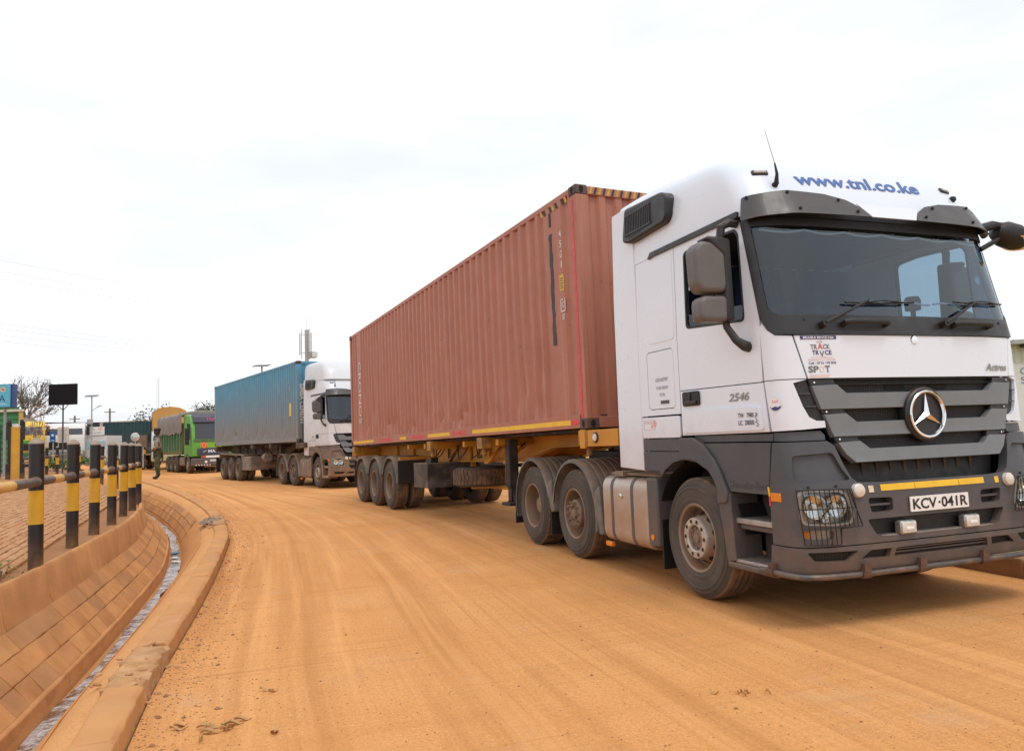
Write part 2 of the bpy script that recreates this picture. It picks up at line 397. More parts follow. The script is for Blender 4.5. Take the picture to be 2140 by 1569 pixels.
# ---------------------------------------------------------------- wheels (mesh data shared)
WH = {}
def wheel_meshes():
    R = .52
    prof = [(.292, -.005), (.30, -.012), (.36, -.006), (.43, .002), (.475, -.004), (.497, -.012), (.508, -.03)]
    tread = [(.508, .03), (.516, .045)]
    y = .045; ys = [.045, .095, .105, .150, .160, .195, .205, .250, .260, .305]
    mb = MB(); W_ = .31
    # sidewall
    half = [(.285, .05), (.287, .012), (.296, 0), (.318, -.004), (.322, -.008), (.345, -.008), (.349, -.005), (.385, -.010), (.420, -.009), (.424, -.013), (.432, -.013), (.436, -.006), (.455, -.001), (.459, -.004), (.467, -.001), (.470, .006), (.484, .013), (.502, .030)]
    mb.lathe(half, n=56); mb.lathe([(r, W_-h) for r, h in half], n=56)
    # raised ring on the sidewall
    WH['side'] = mb
    side = mb.mesh('tyre_sidewall', 30)
    tr = MB(); pr = [(.502, .030), (.516, .042)]
    for g in (.088, .143, .198, .253):
        pr += [(.520, g-.008), (.506, g-.004), (.506, g+.004), (.520, g+.008)]
    pr += [(.516, W_-.042), (.502, W_-.030)]
    tr.lathe(pr, n=56)
    tread = tr.mesh('tyre_tread', 30)
    # block tread for drive wheels
    tb = MB(); tb.lathe([(.502, .030), (.508, .05), (.508, W_-.05), (.502, W_-.030)], n=56)
    for i in range(40):
        a = 2*math.pi*i/40
        for (y0, y1, sk) in ((.03, .11, .02), (.115, .195, -.02), (.20, .28, .02)):
            q = Matrix.Rotation(-(a+sk), 3, 'Y')
            tb.box(q @ Vector((.511, 0, 0))+Vector((0, (y0+y1)/2, 0)), (.018, y1-y0, .058), q)
    blk = tb.mesh('tyre_blocks', 30)
    # front disc: rim barrel, ventilated disc, nut ring
    rf = MB(); rf.lathe([(.292, .012), (.297, .0), (.290, -.006), (.272, .004), (.268, .02), (.258, .05), (.255, .11), (.240, .13), (.225, .112), (.185, .035), (.17, .02)], n=48)
    rim_f = rf.mesh('rim', 30)
    rd = MB(); rd.lathe([(.292, .012), (.297, .0), (.290, -.006), (.274, .003), (.268, .03), (.262, .12), (.258, .20), (.25, .235), (.235, .225), (.17, .205), (.12, .20), (.115, .17), (.10, .15), (.0, .145)], n=48)
    rim_d = rd.mesh('deep_dish_rim', 30)
    # mid rim: like front but dished
    rm = MB(); rm.lathe([(.292, .012), (.297, .0), (.290, -.006), (.274, .003), (.268, .03), (.262, .12), (.25, .16), (.20, .13), (.17, .09), (.15, .07)], n=48)
    rim_m = rm.mesh('rim', 30)
    # hand holes as dark inset plugs: cone surface of the front disc
    hh = MB()
    for i in range(10):
        a = 2*math.pi*(i+.5)/10; q = Matrix.Rotation(-a, 3, 'Y')
        pts = []
        for k in range(14):
            t = 2*math.pi*k/14; r = .207+.017*math.cos(t); s_ = .033*math.sin(t); h = .112-(.225-r)*1.925-.004
            pts.append(q @ Vector((r, 0, s_))+Vector((0, h, 0)))
        hh.add(pts, [tuple(range(14))])
    holes = hh.mesh('hand_hole', None)
    # polished nut ring of front wheel
    nr = MB(); nr.lathe([(.176, .05), (.178, -.004), (.170, -.020), (.118, -.022), (.108, -.014), (.104, .02), (.098, .06)], n=40)
    ring = nr.mesh('hub_ring', 30)
    rh = MB()
    for i in range(10):
        a = 2*math.pi*i/10; c = Vector((.144*math.cos(a), -.0235, .144*math.sin(a)))
        rh.add([c+Vector((.0175*math.cos(t), 0, .0175*math.sin(t))) for t in [2*math.pi*k/12 for k in range(12)]], [tuple(range(12))])
    ringh = rh.mesh('nut_hole', None)
    hc = MB(); hc.lathe([(.10, .06), (.098, .012), (.075, .004), (.07, .012), (.045, .008), (.04, -.008), (0, -.010)], n=28)
    for i in range(8):
        a = 2*math.pi*i/8; hc.cyl((.083*math.cos(a), .02, .083*math.sin(a)), (.083*math.cos(a), -.008, .083*math.sin(a)), .010, n=6)
    cap = hc.mesh('hub_cap', 30)
    # protruding hub with ten nuts (mid axle)
    mh = MB(); mh.lathe([(.165, .09), (.163, .015), (.15, .0), (.10, -.004), (.095, .02), (.06, .025), (.055, -.02), (.0, -.025)], n=32)
    for i in range(10):
        a = 2*math.pi*i/10; mh.cyl((.132*math.cos(a), .0, .132*math.sin(a)), (.132*math.cos(a), -.030, .132*math.sin(a)), .017, n=6)
        mh.cyl((.132*math.cos(a), -.03, .132*math.sin(a)), (.132*math.cos(a), -.045, .132*math.sin(a)), .010, n=8)
    hub_m = mh.mesh('hub', 30)
    dh = MB(); dh.lathe([(.11, .16), (.108, .10), (.09, .085), (.0, .08)], n=24)
    for i in range(10):
        a = 2*math.pi*i/10; dh.cyl((.168*math.cos(a), .22, .168*math.sin(a)), (.168*math.cos(a), .185, .168*math.sin(a)), .015, n=6)
    hub_d = dh.mesh('hub', 30)
    for me, m in ((side, TYRE), (tread, TREAD), (blk, TREAD), (rim_f, STEEL), (rim_d, STEEL), (rim_m, STEEL), (holes, BLACK), (ring, RINGM), (ringh, BLACK), (cap, RUST), (hub_m, RUST), (hub_d, RUST)):
        me.materials.append(m)
    WH.update(sidewall=side, tread=tread, blk=blk, rim_f=rim_f, rim_d=rim_d, rim_m=rim_m, holes=holes, ring=ring, ringh=ringh, cap=cap, hub_m=hub_m, hub_d=hub_d)
wheel_meshes()
def wheel(root, X, Y, side, kind='d', R=.52, steer=0., name='wheel'):
    """Y: |y| of the outer sidewall; meshes run from outer (0) to inner (+y), so flip for the left side"""
    e = empty(name, (X, side*Y, R), (0, 0, steer+(0 if side < 0 else math.pi)), root)
    e.scale = (R/.52,)*3
    link('tyre', WH['sidewall'], None, e); link('tread', WH['blk'] if kind == 'd' else WH['tread'], None, e)
    if kind == 'f':
        link('rim', WH['rim_f'], None, e); tag(link('hand_hole', WH['holes'], None, e), kind='stuff'); link('hub_ring', WH['ring'], None, e)
        tag(link('nut_hole', WH['ringh'], None, e), kind='stuff'); link('hub_cap', WH['cap'], None, e)
    elif kind == 'm':
        link('rim', WH['rim_m'], None, e); link('hub', WH['hub_m'], None, e)
    else:
        link('rim', WH['rim_d'], None, e); link('hub', WH['hub_d'], None, e)
    return e
def inner_wheel(root, X, Y, side, R=.52, kind='d'):
    e = empty('inner_wheel', (X, side*Y, R), (0, 0, 0 if side < 0 else math.pi), root); e.scale = (R/.52,)*3
    link('tyre', WH['sidewall'], None, e); link('tread', WH['blk'] if kind == 'd' else WH['tread'], None, e)
    return e
def mudguard(root, X, y0, y1, a0, a1, m, r=.63, R=.52, name='mudguard', ribs=True):
    mb = MB(); n = 18
    arcs = []
    t = lambda i: rad(a0+(a1-a0)*i/n)
    rows = []
    for i in range(n+1):
        c, s = math.cos(t(i)), math.sin(t(i))
        rr = r
        sec = [(rr, y0+.0), (rr+.035, y0+.004), (rr+.045, y0+.03)]
        k = 8
        for j in range(1, k):
            yy = lerp(y0+.03, y1-.02, j/k)
            if ribs:
                sec += [(rr+.045, yy-.02), (rr+.036, yy-.010), (rr+.036, yy+.010), (rr+.045, yy+.02)]
        sec += [(rr+.045, y1), (rr+.025, y1), (rr+.025, y0+.03)]
        rows.append([Vector((X+c*q, yy, R+s*q)) for q, yy in sec])
    mb.grid(rows, closed=True)
    m0 = len(rows[0]); mb.f.append(tuple(range(m0))); mb.f.append(tuple(n*m0+i for i in reversed(range(m0))))
    return mb.build(name, m, root, 30)
# ================================================================ tractor unit (local frame: X forward from the front axle, Y left, Z up)
ROOF = [(3.108, 1.075, 1.236, .30), (3.20, 1.04, 1.235, .31), (3.32, .985, 1.23, .33), (3.44, .925, 1.22, .36), (3.55, .865, 1.20, .40), (3.64, .785, 1.178, .45),
        (3.71, .65, 1.13, .52), (3.76, .45, 1.03, .60), (3.80, .15, .80, .60), (3.82, -.2, .5, .5), (3.83, -.5, .15, .25)]
RZ = [r[0] for r in ROOF]
def roofpt(y, z, off=0.):
    F = np.interp(z, RZ, [r[1] for r in ROOF]); W_ = np.interp(z, RZ, [r[2] for r in ROOF]); A = np.interp(z, RZ, [r[3] for r in ROOF])
    k = min(.999, abs(y)/W_); x = F-A+A*(1-k**CN)**(1/CN)
    return Vector((x, y, z))+Vector((.85, 0, .5))*off
def build_tractor(root, W_, G_, F_, dusty=False, roofbox=False, detail=True):
    P = root
    # ---- roof
    mb = MB(); rows = []
    for (z, Fc, wd, A) in ROOF:
        row = []; xs = Fc-A
        def zz(x): return z+.10*sstep(.5, -.9, x)*max(0, min(1, (z-3.2)/.5))
        for x in np.linspace(-1.21, xs, 9)[:-1]: row.append(Vector((x, -wd, zz(x))))
        for u in np.linspace(U0, -U0, 61):
            k = float(np.interp(abs(u), US, TX)); yn = float(np.interp(abs(u), US, TY)); x = xs+A*k
            row.append(Vector((x, -wd*yn*(1 if u > 0 else -1), zz(x))))
        for x in np.linspace(xs, -1.21, 9)[1:]: row.append(Vector((x, wd, zz(x))))
        rows.append(row)
    mb.grid(rows); m0 = len(rows[0])
    mb.f.append(tuple([i*m0 for i in range(len(rows))]+[i*m0+m0-1 for i in reversed(range(len(rows)))]))
    roof = mb.build('roof', W_, P, 40)
    if detail:
        # panel joint over the roof front corner and the fairing joint
        for sd in (-1, 1):
            sm = MB(); sm.tube([roofpt(sd*1.12, z, .001)+Vector((-.10*sstep(3.1, 3.6, z), 0, 0)) for z in np.linspace(3.13, 3.50, 8)], .0035, 6); sm.build('roof_joint', mat('joint_grey', (.45, .44, .43), .6), roof)
    sm = MB(); sm.b2(-1.21, -.86, -1.222, -1.208, 3.725, 3.732); sm.build('fairing_joint', mat('joint_grey', (.45, .44, .43), .6), roof)
    # marker lamps
    for y in (-1.0, .98):
        c = roofpt(y, 3.485); nn = (roofpt(y+.02, 3.485)-roofpt(y-.02, 3.485)).cross(roofpt(y, 3.505)-roofpt(y, 3.465)).normalized(); nn = nn if nn.x > 0 else -nn
        q = MB(); q.box((0, 0, 0), (.03, .135, .05)); o = q.build('marker_lamp', TRIM, P, bev=.010, loc=c, rot=nn.to_track_quat('X', 'Z').to_euler())
        q = MB(); q.box((.012, 0, 0), (.02, .10, .028)); q.build('lens', mat('clear_marker', (.45, .43, .42), .25, 0, .1), o, bev=.006)
    q = MB(); q.lathe([(0, .025), (.022, .02), (.03, 0), (.024, -.02), (0, -.022)], n=14, axis='X'); q.build('roof_camera', BLACK, P, loc=roofpt(1.02, 3.395, .01))
    # antenna
    c = roofpt(-.93, 3.36)
    q = MB(); q.cyl(c-Vector((.02, 0, .01)), c+Vector((.03, 0, .02)), .028, .02, 14); q.tube([c+Vector((.02, 0, .01)), c+Vector((.045, -.008, .08)), c+Vector((.035, -.015, .17))], [.020, .012, .006], 10)
    a_ = q.build('antenna', BLACK, P)
    q = MB(); q.tube([c+Vector((.035, -.015, .17)), c+Vector((-.03, -.035, .46))], [.003, .0018], 6); q.build('antenna_rod', GREYINK, a_)
    if detail:
        fit_text('www.tnl.co.ke', 1.32, .118, lambda x, y, h: roofpt(x-.06, 3.447+y+.012*x, .0055), 'roof_lettering', BLUEINK, P, bold=.022, cuts=30, ycuts=9)
    # side air intake boxes
    for sd in (-1, 1):
        out_ = [(-.93, 3.36), (-.86, 3.685), (-.16, 3.645), (-.08, 3.58), (-.09, 3.40), (-.14, 3.35), (-.80, 3.325)]
        if dusty: out_ = [(x*1.0-.05, z+.02) for x, z in out_]
        q = MB(); q.prism(fillet(out_, .05), sd*1.12, sd*1.30); bx = q.build('air_intake', TRIM, P, bev=.02)
        inn = [(-.87, 3.40), (-.81, 3.64), (-.34, 3.60), (-.34, 3.40), (-.77, 3.365)]
        q = MB(); q.prism(fillet(inn, .02), sd*1.299, sd*1.303); q.build('intake_mesh', BLACK, bx)
        q = MB()
        for k in range(15):
            x = lerp(-.83, -.37, k/14); q.box((x, sd*1.306, 3.50), (.008, .012, .20), Matrix.Rotation(.05, 3, 'Y'))
        for z in (3.41, 3.60): q.b2(-.83, -.35, sd*1.300, sd*1.310, z-.006, z+.006)
        q.build('louvre', GREY, bx)
        if roofbox: pass
    # ---- cab back wall, floor, inner block
    q = MB(); q.b2(-.80, -.765, -1.20, 1.20, 1.08, 3.11); q.build('back_wall', W_, P)
    q = MB(); q.b2(-.76, 1.10, -1.17, 1.17, 1.35, 1.41); q.b2(-.70, 1.17, -.86, .86, .62, 1.35); q.b2(.45, 1.2, -.93, .93, .45, .7); q.build('cab_floor', WRAPT, P)
    # ---- side walls, doors and corners
    for sd in (-1, 1):
        K = dict(chart='X', side=sd)
        hatch = fillet([(-.64, 1.66), (-.18, 1.66), (-.18, 2.20), (-.64, 2.20)], .05)
        panel('side_panel', [(-.795, 1.60), (-.10, 1.60), (-.10, 3.105), (-.795, 3.105)], W_, P, holes=[fillet([(-.646, 1.654), (-.174, 1.654), (-.174, 2.206), (-.646, 2.206)], .055)], **K)
        h = panel('storage_hatch', hatch, W_, P, **K)
        q = MB(); q.b2(-.42, -.28, sd*1.249, sd*1.256, 1.705, 1.735); q.build('hatch_catch', GREY, h)
        panel('side_pressing', fillet([(-.60, 2.28), (-.135, 2.28), (-.135, 3.08), (-.60, 3.08)], .06), W_, P, off=.0035, th=.006, bev=.002, **K)
        lk = panel('locker_lid', fillet([(-.785, 1.39), (-.115, 1.39), (-.115, 1.585), (-.785, 1.585)], .03), W_, P, off=.004, **K)
        panel('locker_lid', fillet([(-.785, 1.27), (-.115, 1.27), (-.115, 1.38), (-.785, 1.38)], .02), G_, P, off=.002, **K)
        panel('lower_side_panel', [(-.795, 1.085), (-.515, 1.085), (-.50, 1.02), (-.42, 1.095), (-.26, 1.17), (-.12, 1.19), (-.12, 1.262), (-.795, 1.262)], G_, P, th=.03, **K)
        # door skin with window opening
        fx = lambda z: float(S(-1.337, z).x)
        win = fillet([(.055, 2.335), (.875, 2.275), (.845, 2.98), (.80, 3.03), (.30, 3.045), (.055, 3.02)], .05)
        door = panel('door', [(-.09, 1.805), (1.035, 1.793), (1.04, 2.20)]+[(fx(z), z) for z in (2.27, 2.5, 2.75, 2.95, 3.03)]+[(.80, 3.105), (-.09, 3.105)], W_, P, holes=[win], th=.03, **K)
        panel('door', [(-.09, 1.405), (1.075, 1.415), (1.038, 1.786), (-.09, 1.798)], W_, P, th=.03, **K)
        panel('door_step', fillet([(-.065, 1.425), (1.03, 1.432), (.99, 1.612), (-.065, 1.622)], .03), W_, P, off=.014, th=.02, bev=.010, **K)
        wi = [(lerp(.46, x, .955), lerp(2.66, z, .945)) for x, z in win]
        panel('window_seal', win, BLACK, door, holes=[wi], off=.002, th=.035, **K)
        if sd < 0:
            panel('window_pane', [(.06, 2.30), (.885, 2.28), (.872, 2.41), (.06, 2.46)], SIDEGLASS, door, off=-.012, th=.006, bev=0, **K)
        else:
            panel('window_pane', wi, SIDEGLASS, door, off=-.012, th=.006, bev=0, **K)
        hp = fillet([(-.04, 1.66), (.215, 1.66), (.215, 1.785), (-.04, 1.785)], .025)
        hd = panel('door_handle', hp, BLACK, door, off=.016, th=.012, **K)
        q = MB(); q.b2(.0, .18, sd*1.265, sd*1.280, 1.672, 1.705); q.b2(.07, .09, sd*1.264, sd*1.278, 1.70, 1.78); q.build('lever', TRIM, hd, bev=.006)
        # drip rail
        panel('drip_rail', fillet([(-.53, 3.095), (-.48, 3.150), (.86, 3.150), (.86, 3.105), (-.45, 3.105)], .01), TRIM, P, off=.022, th=.03, **K)
        # corner pieces on the wrapped chart
        f = (lambda p: p) if sd < 0 else mir
        us = U0-.055
        panel('corner_panel', f([(-us, 1.795), (-us, 2.19), (-1.322, 2.235), (-1.289, 2.172), (-1.238, 2.126), (-1.115, 2.116), (-1.036, 1.795)]), W_, P)
        panel('corner_panel', f([(-us, 1.789), (-1.036, 1.789), (-1.143, 1.765), (-1.088, 1.595), (-1.047, 1.513), (-.993, 1.484), (-.925, 1.482), (-.922, 1.434), (-1.10, 1.424), (-1.335, 1.418)]), W_, P, th=.03, bev=.008)
        vt = panel('corner_vent', f([(-1.140, 1.764), (-1.034, 1.783), (-.918, 1.486), (-.993, 1.485), (-1.047, 1.514), (-1.088, 1.596)]), TRIM if not dusty else GREY, P, off=-.022, th=.02)
        for zc, u1, u2 in ((1.68, -1.105, -1.03), (1.585, -1.07, -.985)):
            panel('slat', f([(u1, zc), (u2, zc), (u2+.005, zc+.008), (u1, zc+.008)]), GREY, vt, off=.004, th=.03, bev=0)
        # lower side: strip under the sill, step panel, arch flare, steps
        panel('sill_strip', [(.12, 1.345), (1.083, 1.345), (1.092, 1.402), (.06, 1.402)], G_, P, off=-.022, th=.02, **K)
        sp = panel('side_skirt', [(.56, .95), (1.02, .95), (1.045, 1.10), (1.078, 1.335), (.23, 1.335), (.37, 1.225), (.47, 1.10), (.53, 1.0)], G_, P, th=.04, bev=.008, **K)
        panel('arch_flare', [(-.118, 1.385), (.10, 1.385), (.25, 1.318), (.385, 1.205), (.475, 1.075), (.545, .94), (.53, .86), (.40, .845), (.41, .95), (.375, 1.03), (.29, 1.115), (.14, 1.175), (-.03, 1.19), (-.118, 1.19)], G_, P, off=.03, th=.06, bev=.014, **K)
        panel('step_column', [(.405, .84), (.565, .94), (.585, .41), (.475, .385)], G_, P, off=.012, th=.26, bev=.012, **K)
        if detail:
            cx = sd*-1.0
            fit_text('Mercedes-Benz', .46, .062, (lambda x, y, h: SXn(.785+x*(1 if sd < 0 else -1), 1.01+y, sd, .0035)), 'embossed_lettering', G_, sp, bold=.02)
        q = MB(); ya, yb = sd*1.225, sd*.92
        q.b2(.57, 1.03, min(ya, yb), max(ya, yb), .70, .745); q.build('step', CHECKER, P, bev=.008)
        q = MB(); q.b2(.56, 1.04, min(sd*1.245, yb), max(sd*1.245, yb), .395, .425); q.build('step', CHECKER, P, bev=.008)
        q = MB(); q.b2(.47, 1.06, min(sd*1.258, yb), max(sd*1.258, yb), .345, .394); q.build('step_rim', G_, P, bev=.015)
        q = MB(); q.b2(.56, 1.06, min(sd*.95, sd*.90), max(sd*.95, sd*.90), .40, .99); q.b2(.585, 1.03, min(sd*1.2, sd*.95), max(sd*1.2, sd*.95), .655, .698)
        q.b2(.52, 1.06, min(sd*1.2, sd*.9), max(sd*1.2, sd*.9), .97, .99); q.build('step_well', G_, P, bev=.01)
        q = MB(); q.b2(1.03, 1.06, min(sd*1.2, sd*.9), max(sd*1.2, sd*.9), .40, .96); q.build('step_well', G_, P)
        # fairing behind the cab
        q = MB(); q.prism([(-.803, 1.075), (-1.30, 1.095), (-1.285, 2.2), (-1.275, 2.8), (-1.225, 3.722), (-.803, 3.722)], sd*1.212, sd*1.246); q.build('side_fairing', W_, P, bev=.012)
        # fuel tank with straps (right) / battery box (left)
        sec = fillet([(-.62, .30), (-1.24, .30), (-1.24, 1.0), (-.62, 1.0)], .14, 6); sec = [(p[0]*-sd, p[1]) for p in sec]
        q = MB(); q.prism(sec, -1.755, -.80, 'YZ'); tk = q.build('fuel_tank', TANK if not dusty else FENDER_D, P, bev=.02)
        for x in (-1.53, -1.10):
            s2 = [(p[0]*1.004, lerp(.65, p[1], 1.012)) for p in sec]; s2 = [(sd*-(abs(p[0])*-1), p[1]) if False else p for p in s2]
            q = MB(); q.prism(s2, x-.027, x+.027, 'YZ'); q.build('tank_strap', G_, tk, bev=.004)
        q = MB(); q.lathe([(.026, 0), (.026, .012), (.02, .016), (0, .016)], n=14, axis='Y'); 
        q.build('tank_badge', CHROME, tk, loc=(-1.32, sd*1.243, .80), rot=(0, 0, 0 if sd > 0 else math.pi))
        q = MB(); q.b2(-.795, -.60, min(sd*.7, sd*1.245), max(sd*.7, sd*1.245), .36, 1.01); q.build('tank_skirt', G_, P, bev=.02)
        q = MB(); q.cyl((-.70, sd*1.245, .45), (-.70, sd*1.256, .45), .028, n=16); q.build('side_reflector', AMBER, P)
        q = MB(); q.b2(-1.74, -1.60, min(sd*1.19, sd*1.235), max(sd*1.19, sd*1.235), .25, .30); q.build('side_reflector', AMBER, P, bev=.006)
        q = MB(); q.b2(-1.66, -.66, min(sd*.75, sd*1.16), max(sd*.75, sd*1.16), 1.012, 1.035); q.b2(-1.50, -1.32, min(sd*.95, sd*1.21), max(sd*.95, sd*1.21), 1.0, 1.05); q.build('tank_top_plate', FENDER_D, P)
        q = MB(); q.b2(-.615, -.60, min(sd*.80, sd*1.20), max(sd*.80, sd*1.20), .16, .62); q.build('mud_flap', BLACK, P)
        # inner front wheel house
        q = MB(); q.lathe([(.66, sd*.82), (.66, sd*1.20)], (0, 0, .52), 'Y', 18, rad(8), rad(172)); q.build('wheel_house', BLACK, P)
    if not dusty:
        # papers on the locker lid
        fit_text('AKTEEN INVESTMENT', .22, .035, lambda x, y, h: SXn(-.39+x, 1.93+y, -1, .0035), 'small_lettering', GREYINK, P)
        fit_text('P.O BOX 180-00100', .20, .030, lambda x, y, h: SXn(-.39+x, 1.855+y, -1, .0035), 'small_lettering', GREYINK, P)
        fit_text('TOTAL', .10, .030, lambda x, y, h: SXn(-.39+x, 1.79+y, -1, .0035), 'small_lettering', GREYINK, P)
        q = MB()
        for a_, b_ in (((-.75, 1.47), (-.55, 1.47)), ((-.75, 1.56), (-.55, 1.56)), ((-.75, 1.47), (-.75, 1.56)), ((-.55, 1.47), (-.55, 1.56))):
            q.tube([SXn(*a_, -1, .006), SXn(*b_, -1, .006)], .002, 4)
        q.cyl(SXn(-.60, 1.50, -1, .005), SXn(-.60, 1.50, -1, .007), .018, n=12); q.cyl(SXn(-.55, 1.525, -1, .005), SXn(-.55, 1.525, -1, .0068), .03, n=12)
        q.build('printed_label', PALEINK, P)
        fit_text('NAIROBI', .14, .02, lambda x, y, h: SXn(-.66+x, 1.535+y, -1, .0065), 'printed_label', PALEINK, P)
        fit_text('2546', .26, .065, lambda x, y, h: Sn(-1.685+x, 1.697+y, .006), 'model_numerals', MODELM, P, bold=.02, shear=.3)
        fit_text('TW   7980', .19, .036, lambda x, y, h: Sn(-1.60+x, 1.55+y, .020), 'stencil_lettering', INK, P, bold=.01)
        fit_text('LC  28000', .19, .036, lambda x, y, h: Sn(-1.60+x, 1.493+y, .020), 'stencil_lettering', INK, P, bold=.01)
        fit_text('?', .03, .05, lambda x, y, h: Sn(-1.475+x, 1.54+y, .020), 'stencil_lettering', GREYINK, P)
        fit_text('S', .03, .05, lambda x, y, h: Sn(-1.47+x, 1.485+y, .020), 'stencil_lettering', GREYINK, P)
        # round sticker on the corner
        def disc(cu, cz, r, m, nm, off, a0=0, a1=360):
            q = MB(); pts = [Sn(cu+r*math.cos(rad(a)), cz+r*math.sin(rad(a)), off) for a in np.linspace(a0, a1, 25)]
            q.add(pts, [tuple(range(len(pts)))]); return q.build(nm, m, P)
        disc(-1.285, 1.618, .050, mat('sticker_white', (.8, .78, .78), .4, 0, .05), 'round_sticker', .003)
        disc(-1.285, 1.618, .048, NAVY, 'round_sticker', .004, 200, 340)
        fit_text('tnl', .045, .02, lambda x, y, h: Sn(-1.285+x, 1.638+y, .0045), 'round_sticker', REDINK, P)
    if roofbox:
        rw = []
        for (z, Fc, wd, A) in [(3.60, .90, 1.20, .3), (3.88, .80, 1.20, .3), (4.08, .66, 1.19, .3), (4.22, .42, 1.15, .35), (4.29, .05, 1.05, .4), (4.31, -.5, .4, .2)]:
            row = []; xs = Fc-A
            for x in np.linspace(-1.22, xs, 6)[:-1]: row.append(Vector((x, -wd, z)))
            for u in np.linspace(U0, -U0, 31):
                k = float(np.interp(abs(u), US, TX)); yn = float(np.interp(abs(u), US, TY)); row.append(Vector((xs+A*k, -wd*yn*(1 if u > 0 else -1), z)))
            for x in np.linspace(xs, -1.22, 6)[1:]: row.append(Vector((x, wd, z)))
            rw.append(row)
        q = MB(); q.grid(rw); m1 = len(rw[0]); q.f.append(tuple([i*m1 for i in range(len(rw))]+[i*m1+m1-1 for i in reversed(range(len(rw)))]))
        q.build('roof_deflector', W_, P, 40)
    # ---- windscreen frame, glass, visor
    fo = both([(-1.10, 2.122), (-1.234, 2.130), (-1.286, 2.178), (-1.328, 2.265), (-1.330, 3.03), (-1.300, 3.10), (-1.2, 3.135)])
    gl = both([(-1.155, 2.272), (-1.215, 2.290), (-1.250, 2.335), (-1.252, 3.0), (-1.22, 3.07)])
    ho = [(0, 2.118), (-1.10, 2.122), (-1.234, 2.130), (-1.286, 2.178), (-1.328, 2.265), (-1.330, 3.03), (-1.300, 3.10), (-1.2, 3.135), (0, 3.135)]
    hi_ = [(0, 3.07), (-1.22, 3.07), (-1.252, 3.0), (-1.250, 2.335), (-1.215, 2.290), (-1.155, 2.272), (0, 2.272)]
    fr = panel('windscreen_frame', ho+hi_, TRIM, P, off=.010, th=.04, bev=.012)
    panel('windscreen_frame', mir(ho+hi_), TRIM, P, off=.010, th=.04, bev=.012)
    panel('windscreen_glass', [(p[0]*.997, p[1]) for p in gl], GLASS, P, off=-.004, th=.006, bev=0)
    q = MB()
    for u in (-.36, .36, -1.0, 1.0): q.cyl(Sn(u, 2.235, .008), Sn(u, 2.235, .016), .010, n=10)
    q.build('screw', BLACK, fr)
    vo = lambda u, z: lerp(.13, .055, (z-3.03)/.25)-.05*max(0, abs(u)-.95)/.3
    for f in ((lambda p: p), mir):
        v = panel('sun_visor', f(fillet([(-1.285, 3.035), (-1.282, 3.250), (-.95, 3.268), (-.62, 3.250), (-.42, 3.205), (-.31, 3.140), (-.235, 3.045)], .02)), SMOKE, P, offfn=vo, th=.010, bev=.003)
        q = MB()
        for u, z in ((-1.24, 3.235), (-.95, 3.245), (-.50, 3.195), (-.90, 3.085), (-.36, 3.09)):
            p = f([(u, z)])[0]; o_ = vo(*p); q.cyl(Sn(p[0], p[1], o_), Sn(p[0], p[1], o_+.010), .013, n=12); q.cyl(Sn(p[0], p[1], o_+.010), Sn(p[0], p[1], o_+.016), .006, n=8)
        q.build('screw', BLACK, v)
    panel('visor_centre', [(-.230, 3.045), (-.325, 3.175), (.325, 3.175), (.230, 3.045)], W_, P, offfn=vo, th=.010, bev=.003)
    panel('visor_strip', both([(-1.25, 2.995), (-1.25, 3.06)]), BLACK, P, off=.012, th=.012, bev=0)  # black strip along the top edge of the windscreen
    # scalloped trim under the visor and on the dashboard
    if detail:
        q = MB()
        q.tube([Sn(u, 2.985-.026*abs(math.sin(u*8.0)), -.035) for u in np.linspace(-1.19, 1.19, 90)], .009, 6)
        q.tube([Sn(u, 2.405+.010*math.sin(u*17), -.05) for u in np.linspace(-.36, .32, 40)], .008, 5)
        q.tube([Sn(u, 2.405+.010*math.sin(u*17), -.05) for u in np.linspace(.36, .66, 20)], .008, 5)
        q.build('scalloped_trim', FRILL, P)
        # stickers on the glass, far side
        q = MB(); q.add([Sn(.93+.035*math.cos(t), 2.62+.035*math.sin(t), -.012) for t in np.linspace(0, 6.28, 20)], [tuple(range(20))])
        q.add([Sn(1.05, 2.80, -.012), Sn(1.13, 2.80, -.012), Sn(1.13, 2.95, -.012), Sn(1.05, 2.95, -.012)], [(0, 1, 2, 3)])
        q.build('licence_sticker', mat('sticker_pale', (.42, .5, .5), .5, 0, .2, 30), P)
    # wipers and grab bars
    for (b0, el, bl) in (((-.87, 2.19), (-.40, 2.385), ((-.62, 2.355), (.07, 2.372))), ((.31, 2.205), (.73, 2.395), ((.50, 2.385), (1.12, 2.392)))):
        q = MB(); q.cyl(Sn(*b0, .01), Sn(*b0, .07), .028, n=14)
        pts = [Sn(lerp(b0[0], el[0], t), lerp(b0[1], el[1], t), .06-.015*t) for t in (0, .3, .6, 1)]
        q.tube(pts, [.018, .014, .011, .008], 8)
        q.tube([Sn(lerp(bl[0][0], bl[1][0], t), lerp(bl[0][1], bl[1][1], t)-.010*math.sin(t*3.14)+.012, .022) for t in np.linspace(0, 1, 9)], .008, 6)
        q.tube([Sn(lerp(bl[0][0]+.12, bl[1][0]-.12, t), lerp(bl[0][1], bl[1][1], t)+.018*math.sin(t*3.14), .035) for t in np.linspace(0, 1, 7)], .007, 6)
        q.build('wiper', BLACK, P)
    for u0, u1 in ((-.68, -.28), (.42, .82)):
        q = MB(); q.tube([Sn(u0, 2.195, .0), Sn(u0, 2.20, .055), Sn(u0+.03, 2.20, .07), Sn(u1-.03, 2.20, .07), Sn(u1, 2.20, .055), Sn(u1, 2.195, 0)], .022, 10); q.build('grab_bar', BLACK, P)
    # ---- front panel, grille
    fp = panel('front_panel', both([(-1.024, 1.795), (-1.103, 2.116)]), W_, P, bev=.006)
